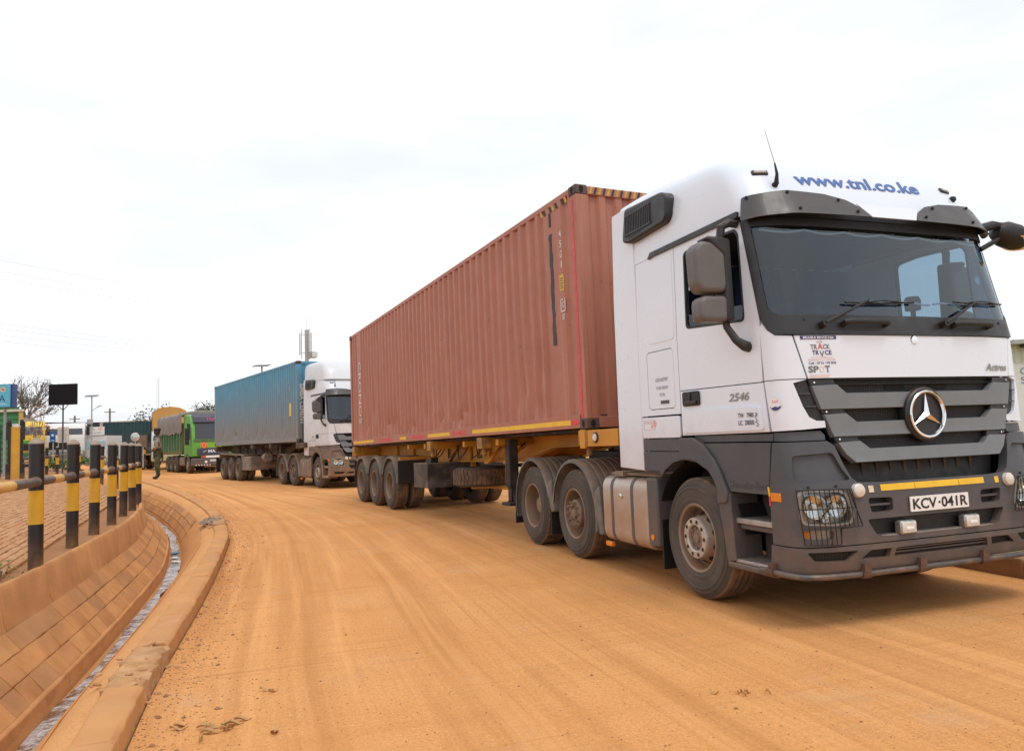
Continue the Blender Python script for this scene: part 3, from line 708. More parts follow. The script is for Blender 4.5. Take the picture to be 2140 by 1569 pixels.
    q = MB(); q.lathe([(0, .012), (.030, .010), (.034, 0)], n=20, axis='X'); q.build('round_badge', CHROME, P, loc=S(0, 2.085))
    panel('grille_backing', both([(-.70, 1.17), (-.80, 1.235), (-.86, 1.33), (-1.018, 1.79)]), GRILLE_MESH, P, off=-.045, th=.01, bev=0)
    panel('grille_frame', both([(-1.016, 1.745), (-1.026, 1.787), ]), TRIM, P, holes=[both([(-.80, 1.748), (-.82, 1.784)])], off=-.012, th=.03, bev=.002)
    # inner dark strips between the bars at both ends
    bars = [([(-.951, 1.565), (-1.010, 1.740), (-.80, 1.745), (-.722, 1.680)]),
            ([(-.868, 1.362), (-.931, 1.527), (-.745, 1.532), (-.655, 1.466)]),
            ([(-.725, 1.172), (-.795, 1.232), (-.847, 1.320), (-.655, 1.325), (-.575, 1.266)])]
    for bpoly in bars:
        pl = both(bpoly)
        br = panel('grille_bar', pl, BARGREY, P, off=.012, th=.055, bev=.010)
        # chamfered upper lip
        a = bpoly[-2]; b = bpoly[-1]
        lip = [(b[0]-.02, b[1]-.045), (a[0]-.03, a[1]-.05), (a[0], a[1]-.004), (b[0], b[1]-.004)]
    for (u0, z0, u1, z1) in ((-1.012, 1.745, -.80, 1.783), (-.935, 1.532, -.735, 1.562), (-.852, 1.326, -.645, 1.360)):
        for f in ((lambda p: p), mir):
            e_ = panel('grille_end', f([(u0, z0), (u1, z0), (u1-.015, z1), (u0-.012, z1)]), TRIM, P, off=-.004, th=.03, bev=.003)
            pp = f([(u0+.03, (z0+z1)/2)])[0]; q = MB(); q.cyl(Sn(*pp, -.004), Sn(*pp, .003), .007, n=8); q.build('screw', CHROME, e_)
    # slots in the top grille
    for u0 in (-.30, .14):
        panel('grille_slot', fillet([(u0, 1.70), (u0+.19, 1.70), (u0+.19, 1.745), (u0-.02+.02, 1.745)], .015), WRAPT, P, off=-.040, th=.004, bev=0)
    # star emblem
    cxs = FCz(1.5)+.012
    q = MB(); q.lathe([(.205, -.04), (.207, .018), (.195, .030), (.176, .030), (.168, .012), (.0, .012)], n=48, axis='X'); st = q.build('emblem', TRIM, P, loc=(cxs, 0, 1.505))
    q = MB(); q.lathe([(.178, .028), (.182, .040), (.175, .046), (.164, .044), (.158, .028), (.163, .016)], n=56, axis='X'); q.build('emblem_ring', CHROME, st)
    q = MB(); vs = [(.052, 0, 0)]
    for k in range(6):
        a = math.pi/2+k*math.pi/3; r = .162 if k % 2 == 0 else .030; vs.append((.026, r*math.cos(a), r*math.sin(a)))
    q.add(vs, [(0, i+1, (i+1) % 6+1) for i in range(6)]+[(6, 5, 4, 3, 2, 1)]); q.build('emblem_star', CHROME, st, None)
    # dark gap under the grille with its ribs
    panel('lower_intake', both([(-.52, .99), (-.76, 1.02), (-.90, 1.39), (-.80, 1.30)]), BLACK, P, off=-.13, th=.02, bev=0)
    q = MB()
    for y in np.linspace(-.55, .55, 9): q.b2(1.18, 1.235, y-.012, y+.012, 1.0, 1.20)
    q.b2(1.14, 1.23, -.62, .62, 1.02, 1.05); q.build('intake_rib', FRAME, P)
    # ---- bumper
    B = [(-1.479, .592), (-1.479, .95), (-1.448, 1.05), (-1.352, 1.335), (-.93, 1.335), (-.876, 1.30), (-.830, 1.16), (-.785, 1.065), (-.735, 1.030), (-.548, 1.022)]
    pocket = fillet([(-1.215, 1.238), (-.905, 1.252), (-.845, 1.12), (-.79, 1.05), (-1.19, 1.042), (-1.232, 1.075)], .03)
    head = fillet([(-1.225, .975), (-1.165, .992), (-.905, .983), (-.850, .955), (-.800, .79), (-.83, .742), (-.97, .733), (-1.19, .747), (-1.222, .785)], .03)
    low = fillet([(-1.205, .705), (-.98, .702), (-.985, .640), (-1.195, .643)], .02)
    ven = fillet([(-.668, .914), (-.443, .908), (-.443, .806), (-.645, .806)], .025)
    rec = fillet(both([(-.505, .632), (-.610, .642), (-.690, .762)]), .03)
    holes = [pocket, mir(pocket), head, mir(head), low, mir(low), ven, mir(ven), rec]
    bp = panel('bumper', both(B), G_, P, holes=holes, th=.07, bev=.010, step=.05)
    panel('bumper_top_strip', [(-1.350, 1.345), (-1.335, 1.408), (-.955, 1.412), (-.925, 1.382), (-.928, 1.345)], G_, P, off=-.02, th=.02)
    panel('bumper_top_strip', mir([(-1.350, 1.345), (-1.335, 1.408), (-.955, 1.412), (-.925, 1.382), (-.928, 1.345)]), G_, P, off=-.02, th=.02)
    grow = lambda pl, k: [(lerp(sum(p[0] for p in pl)/len(pl), p[0], k), lerp(sum(p[1] for p in pl)/len(pl), p[1], k)) for p in pl]
    for f in ((lambda p: p), mir):
        panel('bumper_pocket', f(grow(pocket, 1.02)), G_, P, off=-.028, th=.01, bev=0)
        panel('bumper_vent', f(grow(ven, 1.02)), BLACK, P, off=-.066, th=.01, bev=0)
        vv = panel('vent_slat', f([(-.66, .852), (-.446, .850), (-.446, .866), (-.66, .868)]), G_, P, off=-.018, th=.03, bev=.002)
        # headlamp: bowl, reflectors, clear lens, wire guard
        hl = panel('headlamp', f(grow(head, 1.01)), mat('lamp_bowl', (.40, .39, .37), .3, .6, .2, 12), P, off=-.065, th=.006, bev=0)
        panel('headlamp_rim', f(head), mat('lamp_rim', (.33, .31, .29), .35, .5, .15), hl, holes=[f(grow(head, .90))], off=.006, th=.05, bev=.008)
        for u, z, r in ((-1.10, .87, .085), (-.935, .87, .082), (-1.02, .79, .04)):
            uu, zz_ = f([(u, z)])[0]; c = Sn(uu, zz_, -.055); n = (Sn(uu, zz_, .1)-Sn(uu, zz_, 0)).normalized()
            q = MB(); q.lathe([(r, .045), (r*.92, .02), (r*.5, .002), (0, 0)], n=24, axis='Z'); o = q.build('reflector', CHROME, hl)
            o.location = c; o.rotation_euler = n.to_track_quat('Z', 'Y').to_euler()
            q = MB(); q.lathe([(0, .05), (r*.2, .045), (r*.28, .01)], n=12, axis='Z'); o = q.build('bulb', mat('bulb_glass', (.8, .8, .76), .15, 0, .0), hl)
            o.location = c; o.rotation_euler = n.to_track_quat('Z', 'Y').to_euler()
        panel('lens', f(grow(head, .93)), LENS, hl, off=.002, th=.004, bev=0)
        ll = panel('fog_lamp', f(grow(low, 1.01)), mat('lamp_bowl', (.40, .39, .37), .3, .6, .2, 12), P, off=-.03, th=.006, bev=0)
        panel('indicator', f([(-1.20, .65), (-1.15, .65), (-1.15, .70), (-1.20, .70)]), AMBER, ll, off=-.02, th=.01)
        panel('lens', f(grow(low, .96)), LENS, ll, off=.0, th=.004, bev=0)
        if detail:
            q = MB(); o_ = .035
            g = [(-1.225, .990), (-.850, .985), (-.765, .728), (-.94, .718), (-.952, .605), (-1.20, .612)]
            g2 = f(g); q.tube([Sn(p[0], p[1], o_) for p in g2], .0055, 6, closed=True)
            for k in range(11):
                u = lerp(-1.19, -.83, k/10.)+.0; zt = .988; zb = .61 if u < -.95 else .722
                shift = 0.06*(1-(u+1.19)/.4)*0
                a = f([(u, zt), (u+.028, zb)]); q.tube([Sn(a[0][0], a[0][1], o_), Sn(lerp(a[0][0], a[1][0], .5), lerp(a[0][1], a[1][1], .5), o_+.012), Sn(a[1][0], a[1][1], o_)], .0035, 5)
            for z, u0, u1 in ((.725, -1.20, -.77), (.86, -1.215, -.81)):
                a = f([(lerp(u0, u1, t), z) for t in np.linspace(0, 1, 7)]); q.tube([Sn(p[0], p[1], o_+.006) for p in a], .0035, 5)
            q.build('wire_guard', BLACK, hl)
            q = MB()
            for u in (-1.14, -.93): 
                p = f([(u, 1.012)])[0]; q.cyl(Sn(*p, 0), Sn(*p, .012), .009, n=10)
            q.build('guard_bolt', BLACK, hl)
        # round marker lamp on the bumper
        c = f([(-.755, .972)])[0]; n = (Sn(*c, .1)-Sn(*c, 0)).normalized()
        q = MB(); q.lathe([(0, .040), (.035, .036), (.048, .026), (.052, .0)], n=24, axis='Z'); o = q.build('round_lamp', mat('round_lamp_white', (.66, .62, .55), .35, 0, .06, coat=.3), P)
        o.location = Sn(*c, 0); o.rotation_euler = n.to_track_quat('Z', 'Y').to_euler()
        c2 = f([(-.632, .972)])[0]
        panel('reflector_tab', [(c2[0]-.022, .952), (c2[0]+.022, .952), (c2[0]+.022, 1.0), (c2[0]-.022, 1.0)], mat('cream_reflector', (.72, .62, .42), .4, 0, .2, 30) if c2[0] < 0 else YELT, P, off=.004, th=.004, bev=.001)
        # side indicator on bumper edge
        panel('side_indicator', f([(-1.462, .905), (-1.352, .905), (-1.352, .968), (-1.462, .968)]), AMBER, P, off=.008, th=.012, bev=.004)
        panel('reflector_strip', f([(-1.482, .94), (-1.466, .94), (-1.466, 1.01), (-1.482, 1.01)]), YELT, P, off=.006, th=.006, bev=0)
        panel('reflector_strip', f([(-1.482, .87), (-1.466, .87), (-1.466, .938), (-1.482, .938)]), REDT, P, off=.006, th=.006, bev=0)
    panel('bumper_recess', grow(rec, 1.02), BLACK, P, off=-.066, th=.01, bev=0)
    q = MB(); q.b2(1.26, 1.375, -.56, .56, .628, .640); q.build('recess_ledge', CHECKER if not dusty else G_, P)
    for u in (-.33, .31):
        c = Sn(u, .682, -.01); q = MB(); q.box((0, 0, 0), (.07, .155, .10)); o = q.build('spot_lamp', mat('lamp_bowl', (.40, .39, .37), .3, .6, .2, 12), P, bev=.015, loc=c)
        q = MB(); q.box((.034, 0, 0), (.012, .13, .078)); q.build('lens', mat('spot_lens', (.72, .71, .68), .2, .2, .2, 25, coat=.5), o, bev=.008)
        q = MB(); q.box((.043, 0, -.006), (.008, .07, .022)); q.build('bulb_block', WHITEP, o, bev=.006)  # plain white block on the lens front
    # yellow reflector strip in three lengths, plate
    for a, b in ((-.545, -.222), (-.218, .222), (.226, .49)):
        panel('yellow_strip', [(a, .957), (b, .957), (b, 1.003), (a, 1.003)], YELT if not dusty else G_, P, off=.005, th=.005, bev=.001)
    pl = panel('number_plate', fillet([(-.292, .790), (.292, .790), (.292, .900), (-.292, .900)], .006), WHITEP, P, off=.016, th=.008, bev=.001)
    if not dusty:
        fit_text('KCV', .235, .078, lambda x, y, h: Sn(x-.152, .845+y, .0185), 'plate_lettering', INK, pl, bold=.022)
        fit_text('041R', .265, .078, lambda x, y, h: Sn(x+.145, .845+y, .0185), 'plate_lettering', INK, pl, bold=.022)
        q = MB(); q.add([Sn(-.008+.010*math.cos(t), .845+.010*math.sin(t), .0185) for t in np.linspace(0, 6.28, 10)], [tuple(range(10))]); q.build('plate_lettering', INK, pl)
        fit_text('Actros', .27, .058, lambda x, y, h: Sn(.87+x, 1.868+y, .007), 'model_lettering', MODELM, P, bold=.03, shear=.3)
        # advertising sticker
        wht = mat('sticker_white', (.8, .78, .78), .4, 0, .05)
        panel('sticker_header', [(-1.055, 2.085), (-.755, 2.085), (-.755, 2.112), (-1.058, 2.112)], NAVY, P, off=.003, th=.002, bev=0)
        fit_text('MULIKA MWIZI NA:', .26, .018, lambda x, y, h: Sn(-.905+x, 2.098+y, .0036), 'sticker_lettering', WHITEP, P, bold=.02)
        tx = lambda s, cu, cz, wd, ht, m, b=.02: fit_text(s, wd, ht, lambda x, y, h: Sn(cu+x, cz+y, .0032), 'sticker_lettering', m, P, bold=b)
        tx('TR', -.955, 2.028, .055, .036, GREYINK); tx('CK', -.848, 2.030, .060, .036, GREYINK)
        tx('TR', -.945, 1.985, .055, .034, NAVY); tx('CE', -.838, 1.985, .058, .034, NAVY)
        tx('A', -.902, 2.032, .042, .046, REDINK); tx('V', -.892, 1.976, .042, .044, GREYINK)
        tx('((o))', -.905, 2.066, .045, .018, PALEINK); tx('Fuel and Fleet Management', -.89, 1.950, .19, .012, PALEINK, .01)
        tx('LICENSED CCTV VENDOR', -.895, 1.932, .23, .013, PALEINK, .01)
        tx('Call : 0716 178 878', -.895, 1.908, .23, .018, NAVY, .01)
        tx('SP', -.975, 1.862, .085, .050, GREYINK, .03); tx('O', -.905, 1.862, .04, .05, mat('pale_orange', (.80, .66, .55), .5), .02); tx('T', -.858, 1.862, .045, .050, GREYINK, .03)
        tx('- - - - - - - - - - -', -.92, 1.818, .17, .006, PALEINK); panel('sticker_foot', [(-1.01, 1.802), (-.85, 1.802), (-.85, 1.815), (-1.01, 1.815)], mat('pink_print', (.78, .62, .58), .5), P, off=.0025, th=.002, bev=0)
    # ---- lower lip with mesh inserts and the tubular bar
    m1 = fillet([(-1.19, .556), (-.80, .552), (-.885, .480), (-1.13, .488)], .015)
    m2 = fillet([(-.775, .490), (-.69, .548), (-.50, .548), (-.52, .480)], .012)
    m3 = fillet(both([(-.475, .482), (-.455, .548)]), .012)
    lp = panel('lower_lip', both([(-1.44, .408), (-1.482, .470), (-1.484, .584)]), G_, P, holes=[m1, mir(m1), m2, mir(m2), m3], off=.014, th=.05, bev=.010, step=.05)
    for pl_ in (m1, mir(m1), m2, mir(m2)): panel('lip_mesh', grow(pl_, 1.02), GRILLE_MESH, lp, off=-.02, th=.006, bev=0)
    panel('lip_mesh', grow(m3, 1.02), BLACK, lp, off=-.03, th=.006, bev=0)
    for z in (.505, .528): panel('lip_slat', [(-.47, z), (.47, z), (.47, z+.008), (-.47, z+.008)], G_, lp, off=.0, th=.02, bev=.001)
    if not dusty:
        q = MB(); q.tube([Sn(u, .395, .035) for u in np.linspace(-1.56, 1.56, 60)], .022, 10); br = q.build('tubular_bar', mat('rubbed_steel_tube', (.10, .098, .10), .5, .4, .3, 9, col2=(.17, .12, .09)), P)
        for u in (-1.44, -.74, -.22, .42, 1.0):
            q = MB(); q.tube([Sn(u-.035, .395, .035), Sn(u+.035, .395, .035)], .034, 10); q.box(Sn(u, .43, .025), (.05, .06, .06)); q.build('bar_clamp', mat('rust_clamp', (.13, .075, .05), .8, .2, .3, 14), br)
    # ---- mirrors
    for sd in (-1, 1):
        y = lambda v: sd*v
        hs = fillet([(1.385, 2.505), (1.60, 2.50), (1.645, 2.56), (1.655, 2.84), (1.60, 2.90), (1.36, 2.925), (1.345, 2.60)], .05)
        q = MB(); q.prism([(y(a), b) for a, b in hs], .70, .86, 'YZ'); mr = q.build('mirror', MIRG if not dusty else GREY_D, P, bev=.045, seg=4)
        hs = fillet([(1.37, 2.275), (1.60, 2.275), (1.63, 2.31), (1.635, 2.43), (1.59, 2.475), (1.36, 2.48)], .05)
        q = MB(); q.prism([(y(a), b) for a, b in hs], .71, .86, 'YZ'); q.build('wide_angle_housing', MIRG if not dusty else GREY_D, mr, bev=.04, seg=4)
        q = MB(); q.prism([(y(1.325), 2.28), (y(1.405), 2.28), (y(1.40), 2.55), (y(1.405), 2.80), (y(1.56), 2.925), (y(1.52), 2.945), (y(1.33), 2.93)], .72, .87, 'YZ'); q.build('mirror_spine', TRIM, mr, bev=.025, seg=3)
        q = MB(); q.b2(.695, .70, min(y(1.40), y(1.62)), max(y(1.40), y(1.62)), 2.54, 2.86); q.b2(.703, .708, min(y(1.40), y(1.60)), max(y(1.40), y(1.60)), 2.30, 2.45); q.build('mirror_glass', MIRROR, mr)
        q = MB(); q.tube([(.83, y(1.24), 3.055), (.83, y(1.31), 3.065), (.81, y(1.37), 3.03), (.79, y(1.38), 2.90)], [.03, .035, .035, .03], 10); q.build('mirror_arm', TRIM, mr); q = MB(); q.tube([(.90, y(1.235), 2.07), (.90, y(1.285), 2.08), (.86, y(1.33), 2.13), (.80, y(1.365), 2.24), (.79, y(1.37), 2.32)], [.042, .042, .032, .028, .03], 10); q.build('mirror_arm', TRIM, mr)
        if sd > 0: mr.location = (-.30, 0, 0)
    q = MB(); q.lathe([(0, -.17), (.07, -.15), (.115, -.06), (.12, .04), (.10, .12), (.05, .17), (0, .175)], n=20, axis='Y')
    km = q.build('kerb_mirror', BLACK, P); km.location = (1.0, 1.56, 3.075); km.rotation_euler = (rad(-18), 0, rad(-12))
    q = MB(); nn = Vector((.42, -.52, -.74)).normalized(); qt = nn.to_track_quat('Z', 'Y').to_matrix(); cc = Vector((1.03, 1.62, 3.055))+nn*.085; q.add([cc+qt @ Vector((.135*math.cos(t), .082*math.sin(t), 0)) for t in np.linspace(0, 2*math.pi, 25)[:-1]], [tuple(range(24))]); q.build('mirror_glass', MIRROR, km)
    q = MB(); q.tube([(.97, 1.20, 3.115), (1.0, 1.36, 3.16), (1.0, 1.50, 3.16)], [.045, .04, .03], 10); q.build('mirror_arm', BLACK, km)
    q = MB(); q.tube([(1.0, 1.18, 2.93), (1.0, 1.38, 3.02), (1.0, 1.45, 3.06)], .022, 8); q.build('mirror_arm', BLACK, km)
    bpy.context.view_layer.update()
    for ch in km.children:
        if ch.name.startswith('mirror_'): ch.matrix_parent_inverse = (Matrix.Translation(km.location) @ km.rotation_euler.to_matrix().to_4x4()).inverted()
    # ---- interior
    q = MB(); q.prism([(.55, 1.45), (1.13, 1.45), (1.13, 2.26), (1.05, 2.30), (.72, 2.26), (.58, 2.10)], -1.12, 1.12); ds = q.build('dashboard', DASH, P, bev=.03)
    q = MB(); q.tube([(.56+.08*math.cos(t), -.62+.22*math.sin(t), 2.27+.19*math.cos(t)) for t in np.linspace(0, 2*math.pi, 25)[:-1]], .016, 8, closed=True); q.tube([(.56, -.62, 2.27), (.75, -.62, 2.05)], .03, 8); q.b2(.54, .58, -.80, -.44, 2.25, 2.29); q.build('steering_wheel', BLACK, P)
    for yy in (-.62, .62):
        q = MB(); q.box((-.05, yy, 1.88), (.52, .52, .16)); q.box((-.32, yy, 2.28), (.15, .50, .72), Matrix.Rotation(-.15, 3, 'Y')); q.box((-.40, yy, 2.74), (.11, .28, .20)); q.b2(-.2, .1, yy-.15, yy+.15, 1.42, 1.8); q.build('seat', SEAT, P, bev=.05)
    q = MB()
    for k in range(33):
        yy = lerp(-1.15, 1.15, k/32); q.cyl((-.60+.02*math.sin(k*2.1), yy, 1.5), (-.60+.02*math.sin(k*2.1), yy, 3.08), .045, n=8)
    q.build('bunk_curtain', CURTAIN, P)
    q = MB(); q.b2(-.74, .95, -1.14, 1.14, 3.13, 3.15); q.build('headlining', LINER, P)
    if detail:
        q = MB(); q.lathe([(0, .0), (.06, .01), (.065, .09), (.05, .12), (0, .125)], n=14, axis='Z'); q.tube([(0, 0, 0), (0, 0, -.06)], .02, 6); q.build('dashboard_fan', BLACK, P, loc=(1.02, .32, 2.36))
    # ---- chassis
    q = MB(); q.b2(-.75, .95, -.40, .40, .34, .64); q.b2(-2.0, -.75, -.28, .28, .42, .74); q.cyl((-3.9, 0, .55), (-2.0, 0, .6), .07, n=10); q.build('engine_light_block', FRAME, P, bev=.05)  # engine, gearbox and shaft bulk, added to block light under the truck
    for yy in (-.41, .41):
        q = MB(); q.b2(-4.75, 1.1, yy-.04, yy+.04, .74, 1.0); q.build('chassis_rail', FRAME, P)
    q = MB(); 
    for x in (-4.7, -3.2, -1.9, -.9): q.b2(x-.06, x+.06, -.41, .41, .78, .98)
    for x in (0, -2.55, -3.9): q.cyl((x, -1.0, .52), (x, 1.0, .52), .08, n=12)
    q.lathe([(0, -.2), (.2, -.12), (.24, 0), (.2, .12), (0, .2)], (-3.9, 0, .52), 'Y', 18); q.build('axle', FRAME, P)
    q = MB(); q.prism(fillet([(-3.75, -.48), (-2.75, -.48), (-2.75, .48), (-3.75, .48)], .2), 1.16, 1.22, 'XY'); q.b2(-3.6, -2.9, -.5, .5, 1.0, 1.16); q.build('fifth_wheel', FRAME, P)
    q = MB(); q.b2(-2.1, -1.35, -.45, .45, 1.0, 1.06); q.b2(-1.33, -1.05, -.9, -.55, .95, 1.35); q.build('deck_plate', FENDER_D, P)
    q = MB()
    for k, yy in enumerate((-.25, -.12, .05, .2)): q.tube([(-.85, yy, 1.9), (-1.1, yy*1.1, 1.55), (-1.6, yy*1.3, 1.35), (-2.2, yy, 1.5), (-2.6, yy, 1.55)], .016, 6)
    q.build('air_hose', mat('hose_rubber', (.05, .03, .03), .6), P)
    # ---- wheels and mudguards
    for sd in (-1, 1):
        wheel(P, 0, 1.225, sd, 'f', steer=rad(-1.5) if sd < 0 else rad(-1.5))
        wheel(P, -2.55, 1.225, sd, 'm')
        wheel(P, -3.9, 1.225, sd, 'd'); inner_wheel(P, -3.9, .885, sd)
        for x, a0, a1 in ((-2.55, -14, 172), (-3.9, 14, 198)):
            ys = (sd*1.245, sd*.50); mudguard(P, x, ys[0], ys[1], a0, a1, F_, r=.60)
        # spray skirts hanging between the guards
        for x0, x1, zt, zb in ((-1.93, -1.83, .78, .36), (-3.30, -3.20, .80, .50)):
            q = MB(); q.prism([(x0-.06, zt), (x1-.02, zt+.1), (x1+.06, zb), (x0+.06, zb-.02)], sd*1.244, sd*1.10); q.build('mudguard_skirt', F_, P, bev=.015)
        for x, za, zb in ((-3.27, .20, .80), (-4.60, .22, .75)):
            q = MB(); q.b2(x, x+.015, min(sd*.65, sd*1.23), max(sd*.65, sd*1.23), za, zb); q.build('mud_flap', BLACK, P)
# ================================================================ shipping container (local frame: X forward, front face at X=0, Y left, Z up from its floor)
CL, CW, CH = 12.192, 2.438, 2.896
def build_container(root, m, flats=(), rust=None):
    P = root; w2 = CW/2
    rail = m
    # corner castings with their oval holes
    for x0 in (-.178, -CL):
        for sd in (-1, 1):
            for z0 in (0, CH-.118):
                q = MB(); ya = sd*(w2-.162); yb = sd*w2; q.b2(x0, x0+.178, min(ya, yb), max(ya, yb), z0, z0+.118); c = q.build('corner_casting', rust or m, P, bev=.012)
                q = MB(); zc = z0+.06
                pts = [(x0+.089+.028*math.cos(t), zc+(.045*math.sin(t))) for t in np.linspace(0, 2*math.pi, 17)[:-1]]
                q.prism(pts, sd*(w2+.0015), sd*(w2-.01))
                if x0 > -1:
                    pts = [(sd*(w2-.081)+.030*math.cos(t), zc+.045*math.sin(t)) for t in np.linspace(0, 2*math.pi, 17)[:-1]]; q.prism(pts, .0015, -.01, 'YZ')
                q.build('casting_hole', WRAPT, c)
    for sd in (-1, 1):
        for x0, x1 in ((-.15, -.004), (-CL+.004, -CL+.15)):
            q = MB(); q.b2(x0, x1, min(sd*(w2-.07), sd*(w2-.006)), max(sd*(w2-.07), sd*(w2-.006)), .118, CH-.118); q.b2(x0+.03, x1, min(sd*(w2-.16), sd*(w2-.07)), max(sd*(w2-.16), sd*(w2-.07)), .118, CH-.118); q.build('corner_post', m, P, bev=.006)
        q = MB(); q.b2(-CL+.178, -.178, min(sd*(w2-.06), sd*(w2-.008)), max(sd*(w2-.06), sd*(w2-.008)), .012, .17); q.build('bottom_rail', m, P, bev=.006)
        q = MB(); q.b2(-CL+.178, -.178, min(sd*(w2-.06), sd*(w2-.008)), max(sd*(w2-.06), sd*(w2-.008)), CH-.075, CH-.008); q.build('top_rail', m, P, bev=.006)
        # corrugated side wall: trapezoidal waves, flat zones near the ends carry markings
        prof = []; x = -.145; xe = -CL+.145; out_y = w2-.010; in_y = w2-.046
        while x > xe:
            fl = [f for f in flats if f[0] >= x > f[1]]
            if fl and sd < 0: prof += [(x, out_y), (fl[0][1], out_y)]; x = fl[0][1]-.0001; prof += [(x-.05, in_y), (x-.12, in_y), (x-.17, out_y)]; x -= .17; continue
            prof += [(x, out_y), (x-.075, out_y), (x-.125, in_y), (x-.205, in_y)]; x -= .262
        prof = [p for p in prof if p[0] > xe]+[(xe, out_y)]
        rng = random.Random(5+sd); rows = []
        zs = [.165, .30, .42, .55, 1.0, 1.6, 2.2, 2.6, CH-.07]
        dents = [(rng.uniform(-11, -.6), rng.choice((.42, .55, .30, .42, 1.0)), rng.uniform(.010, .034)) for _ in range(80)]
        for z in zs:
            row = []
            for (px, py) in prof:
                o = 0
                for dx, dz, a in dents:
                    if abs(px-dx) < .10 and abs(z-dz) < .01: o += a
                row.append((px, sd*(py-o), z))
            rows.append(row)
        q = MB(); q.grid(rows); q.build('side_wall', m, P, 20)
    # front wall and header, sill
    prof = []; y = -w2+.10
    while y < w2-.10:
        prof += [(-.02, y), (-.02, y+.085), (-.055, y+.12), (-.055, y+.20)]; y += .235
    prof = [p for p in prof if p[1] < w2-.10]+[(-.02, w2-.10)]
    q = MB(); q.grid([[(px, py, z) for px, py in prof] for z in (.13, CH-.10)]); q.build('front_wall', m, P, 20)
    q = MB(); q.b2(-.09, -.006, -w2+.165, w2-.165, CH-.112, CH-.012); q.build('front_header', m, P, bev=.006)
    q = MB(); q.b2(-.09, -.006, -w2+.165, w2-.165, .01, .14); q.build('front_sill', m, P, bev=.006)
    # roof, floor, doors
    prof = []; x = -.09
    while x > -CL+.1: prof += [(x, CH-.02), (x-.08, CH-.02), (x-.1, CH-.04), (x-.19, CH-.04)]; x -= .21
    q = MB(); q.grid([[(px, yy, z) for px, z in prof] for yy in (-w2+.05, w2-.05)]); q.build('roof_panel', m, P, 20)
    q = MB(); q.b2(-CL+.05, -.05, -w2+.06, w2-.06, .13, .16)
    for k in range(1, 40): q.b2(-k*.30-.025, -k*.30+.025, -w2+.07, w2-.07, .02, .13)
    q.build('floor', FRAME, P)
    for sd in (-1, 1):
        q = MB(); q.b2(-CL+.01, -CL+.06, min(.01*sd, sd*(w2-.09)), max(.01*sd, sd*(w2-.09)), .15, CH-.12)
        for z in (.4, 1.0, 1.6, 2.2): q.b2(-CL-.002, -CL+.012, min(.1*sd, sd*(w2-.2)), max(.1*sd, sd*(w2-.2)), z, z+.25)
        d_ = q.build('door', m, P, bev=.008)
        for yy in (.35, .85):
            q = MB(); q.cyl((-CL-.03, sd*yy, .12), (-CL-.03, sd*yy, CH-.1), .018, n=10); q.build('lock_rod', rust or m, d_)

def side_text(P, body, x, z, wd, ht, m, rot=0, off=.0035, nm='lettering', bold=.01):
    c, s = math.cos(rot), math.sin(rot)
    return fit_text(body, wd, ht, lambda a, b, h: (x+a*c-b*s, -(CW/2-.010+off), z+a*s+b*c), nm, m, P, bold=bold)
def side_rect(P, x0, x1, z0, z1, m, nm, off=.002, th=.002, jag=0, seed=0):
    y = -(CW/2-.010+off); q = MB()
    if jag:
        r = random.Random(seed); n = 26
        a = [(x0+r.uniform(-jag, jag), lerp(z0, z1, i/n)) for i in range(n+1)]; b = [(x1+r.uniform(-jag, jag), lerp(z1, z0, i/n)) for i in range(n+1)]
        poly = a+b
    else: poly = [(x0, z0), (x1, z0), (x1, z1), (x0, z1)]
    q.prism(poly, y, y+th); return q.build(nm, m, P, None)

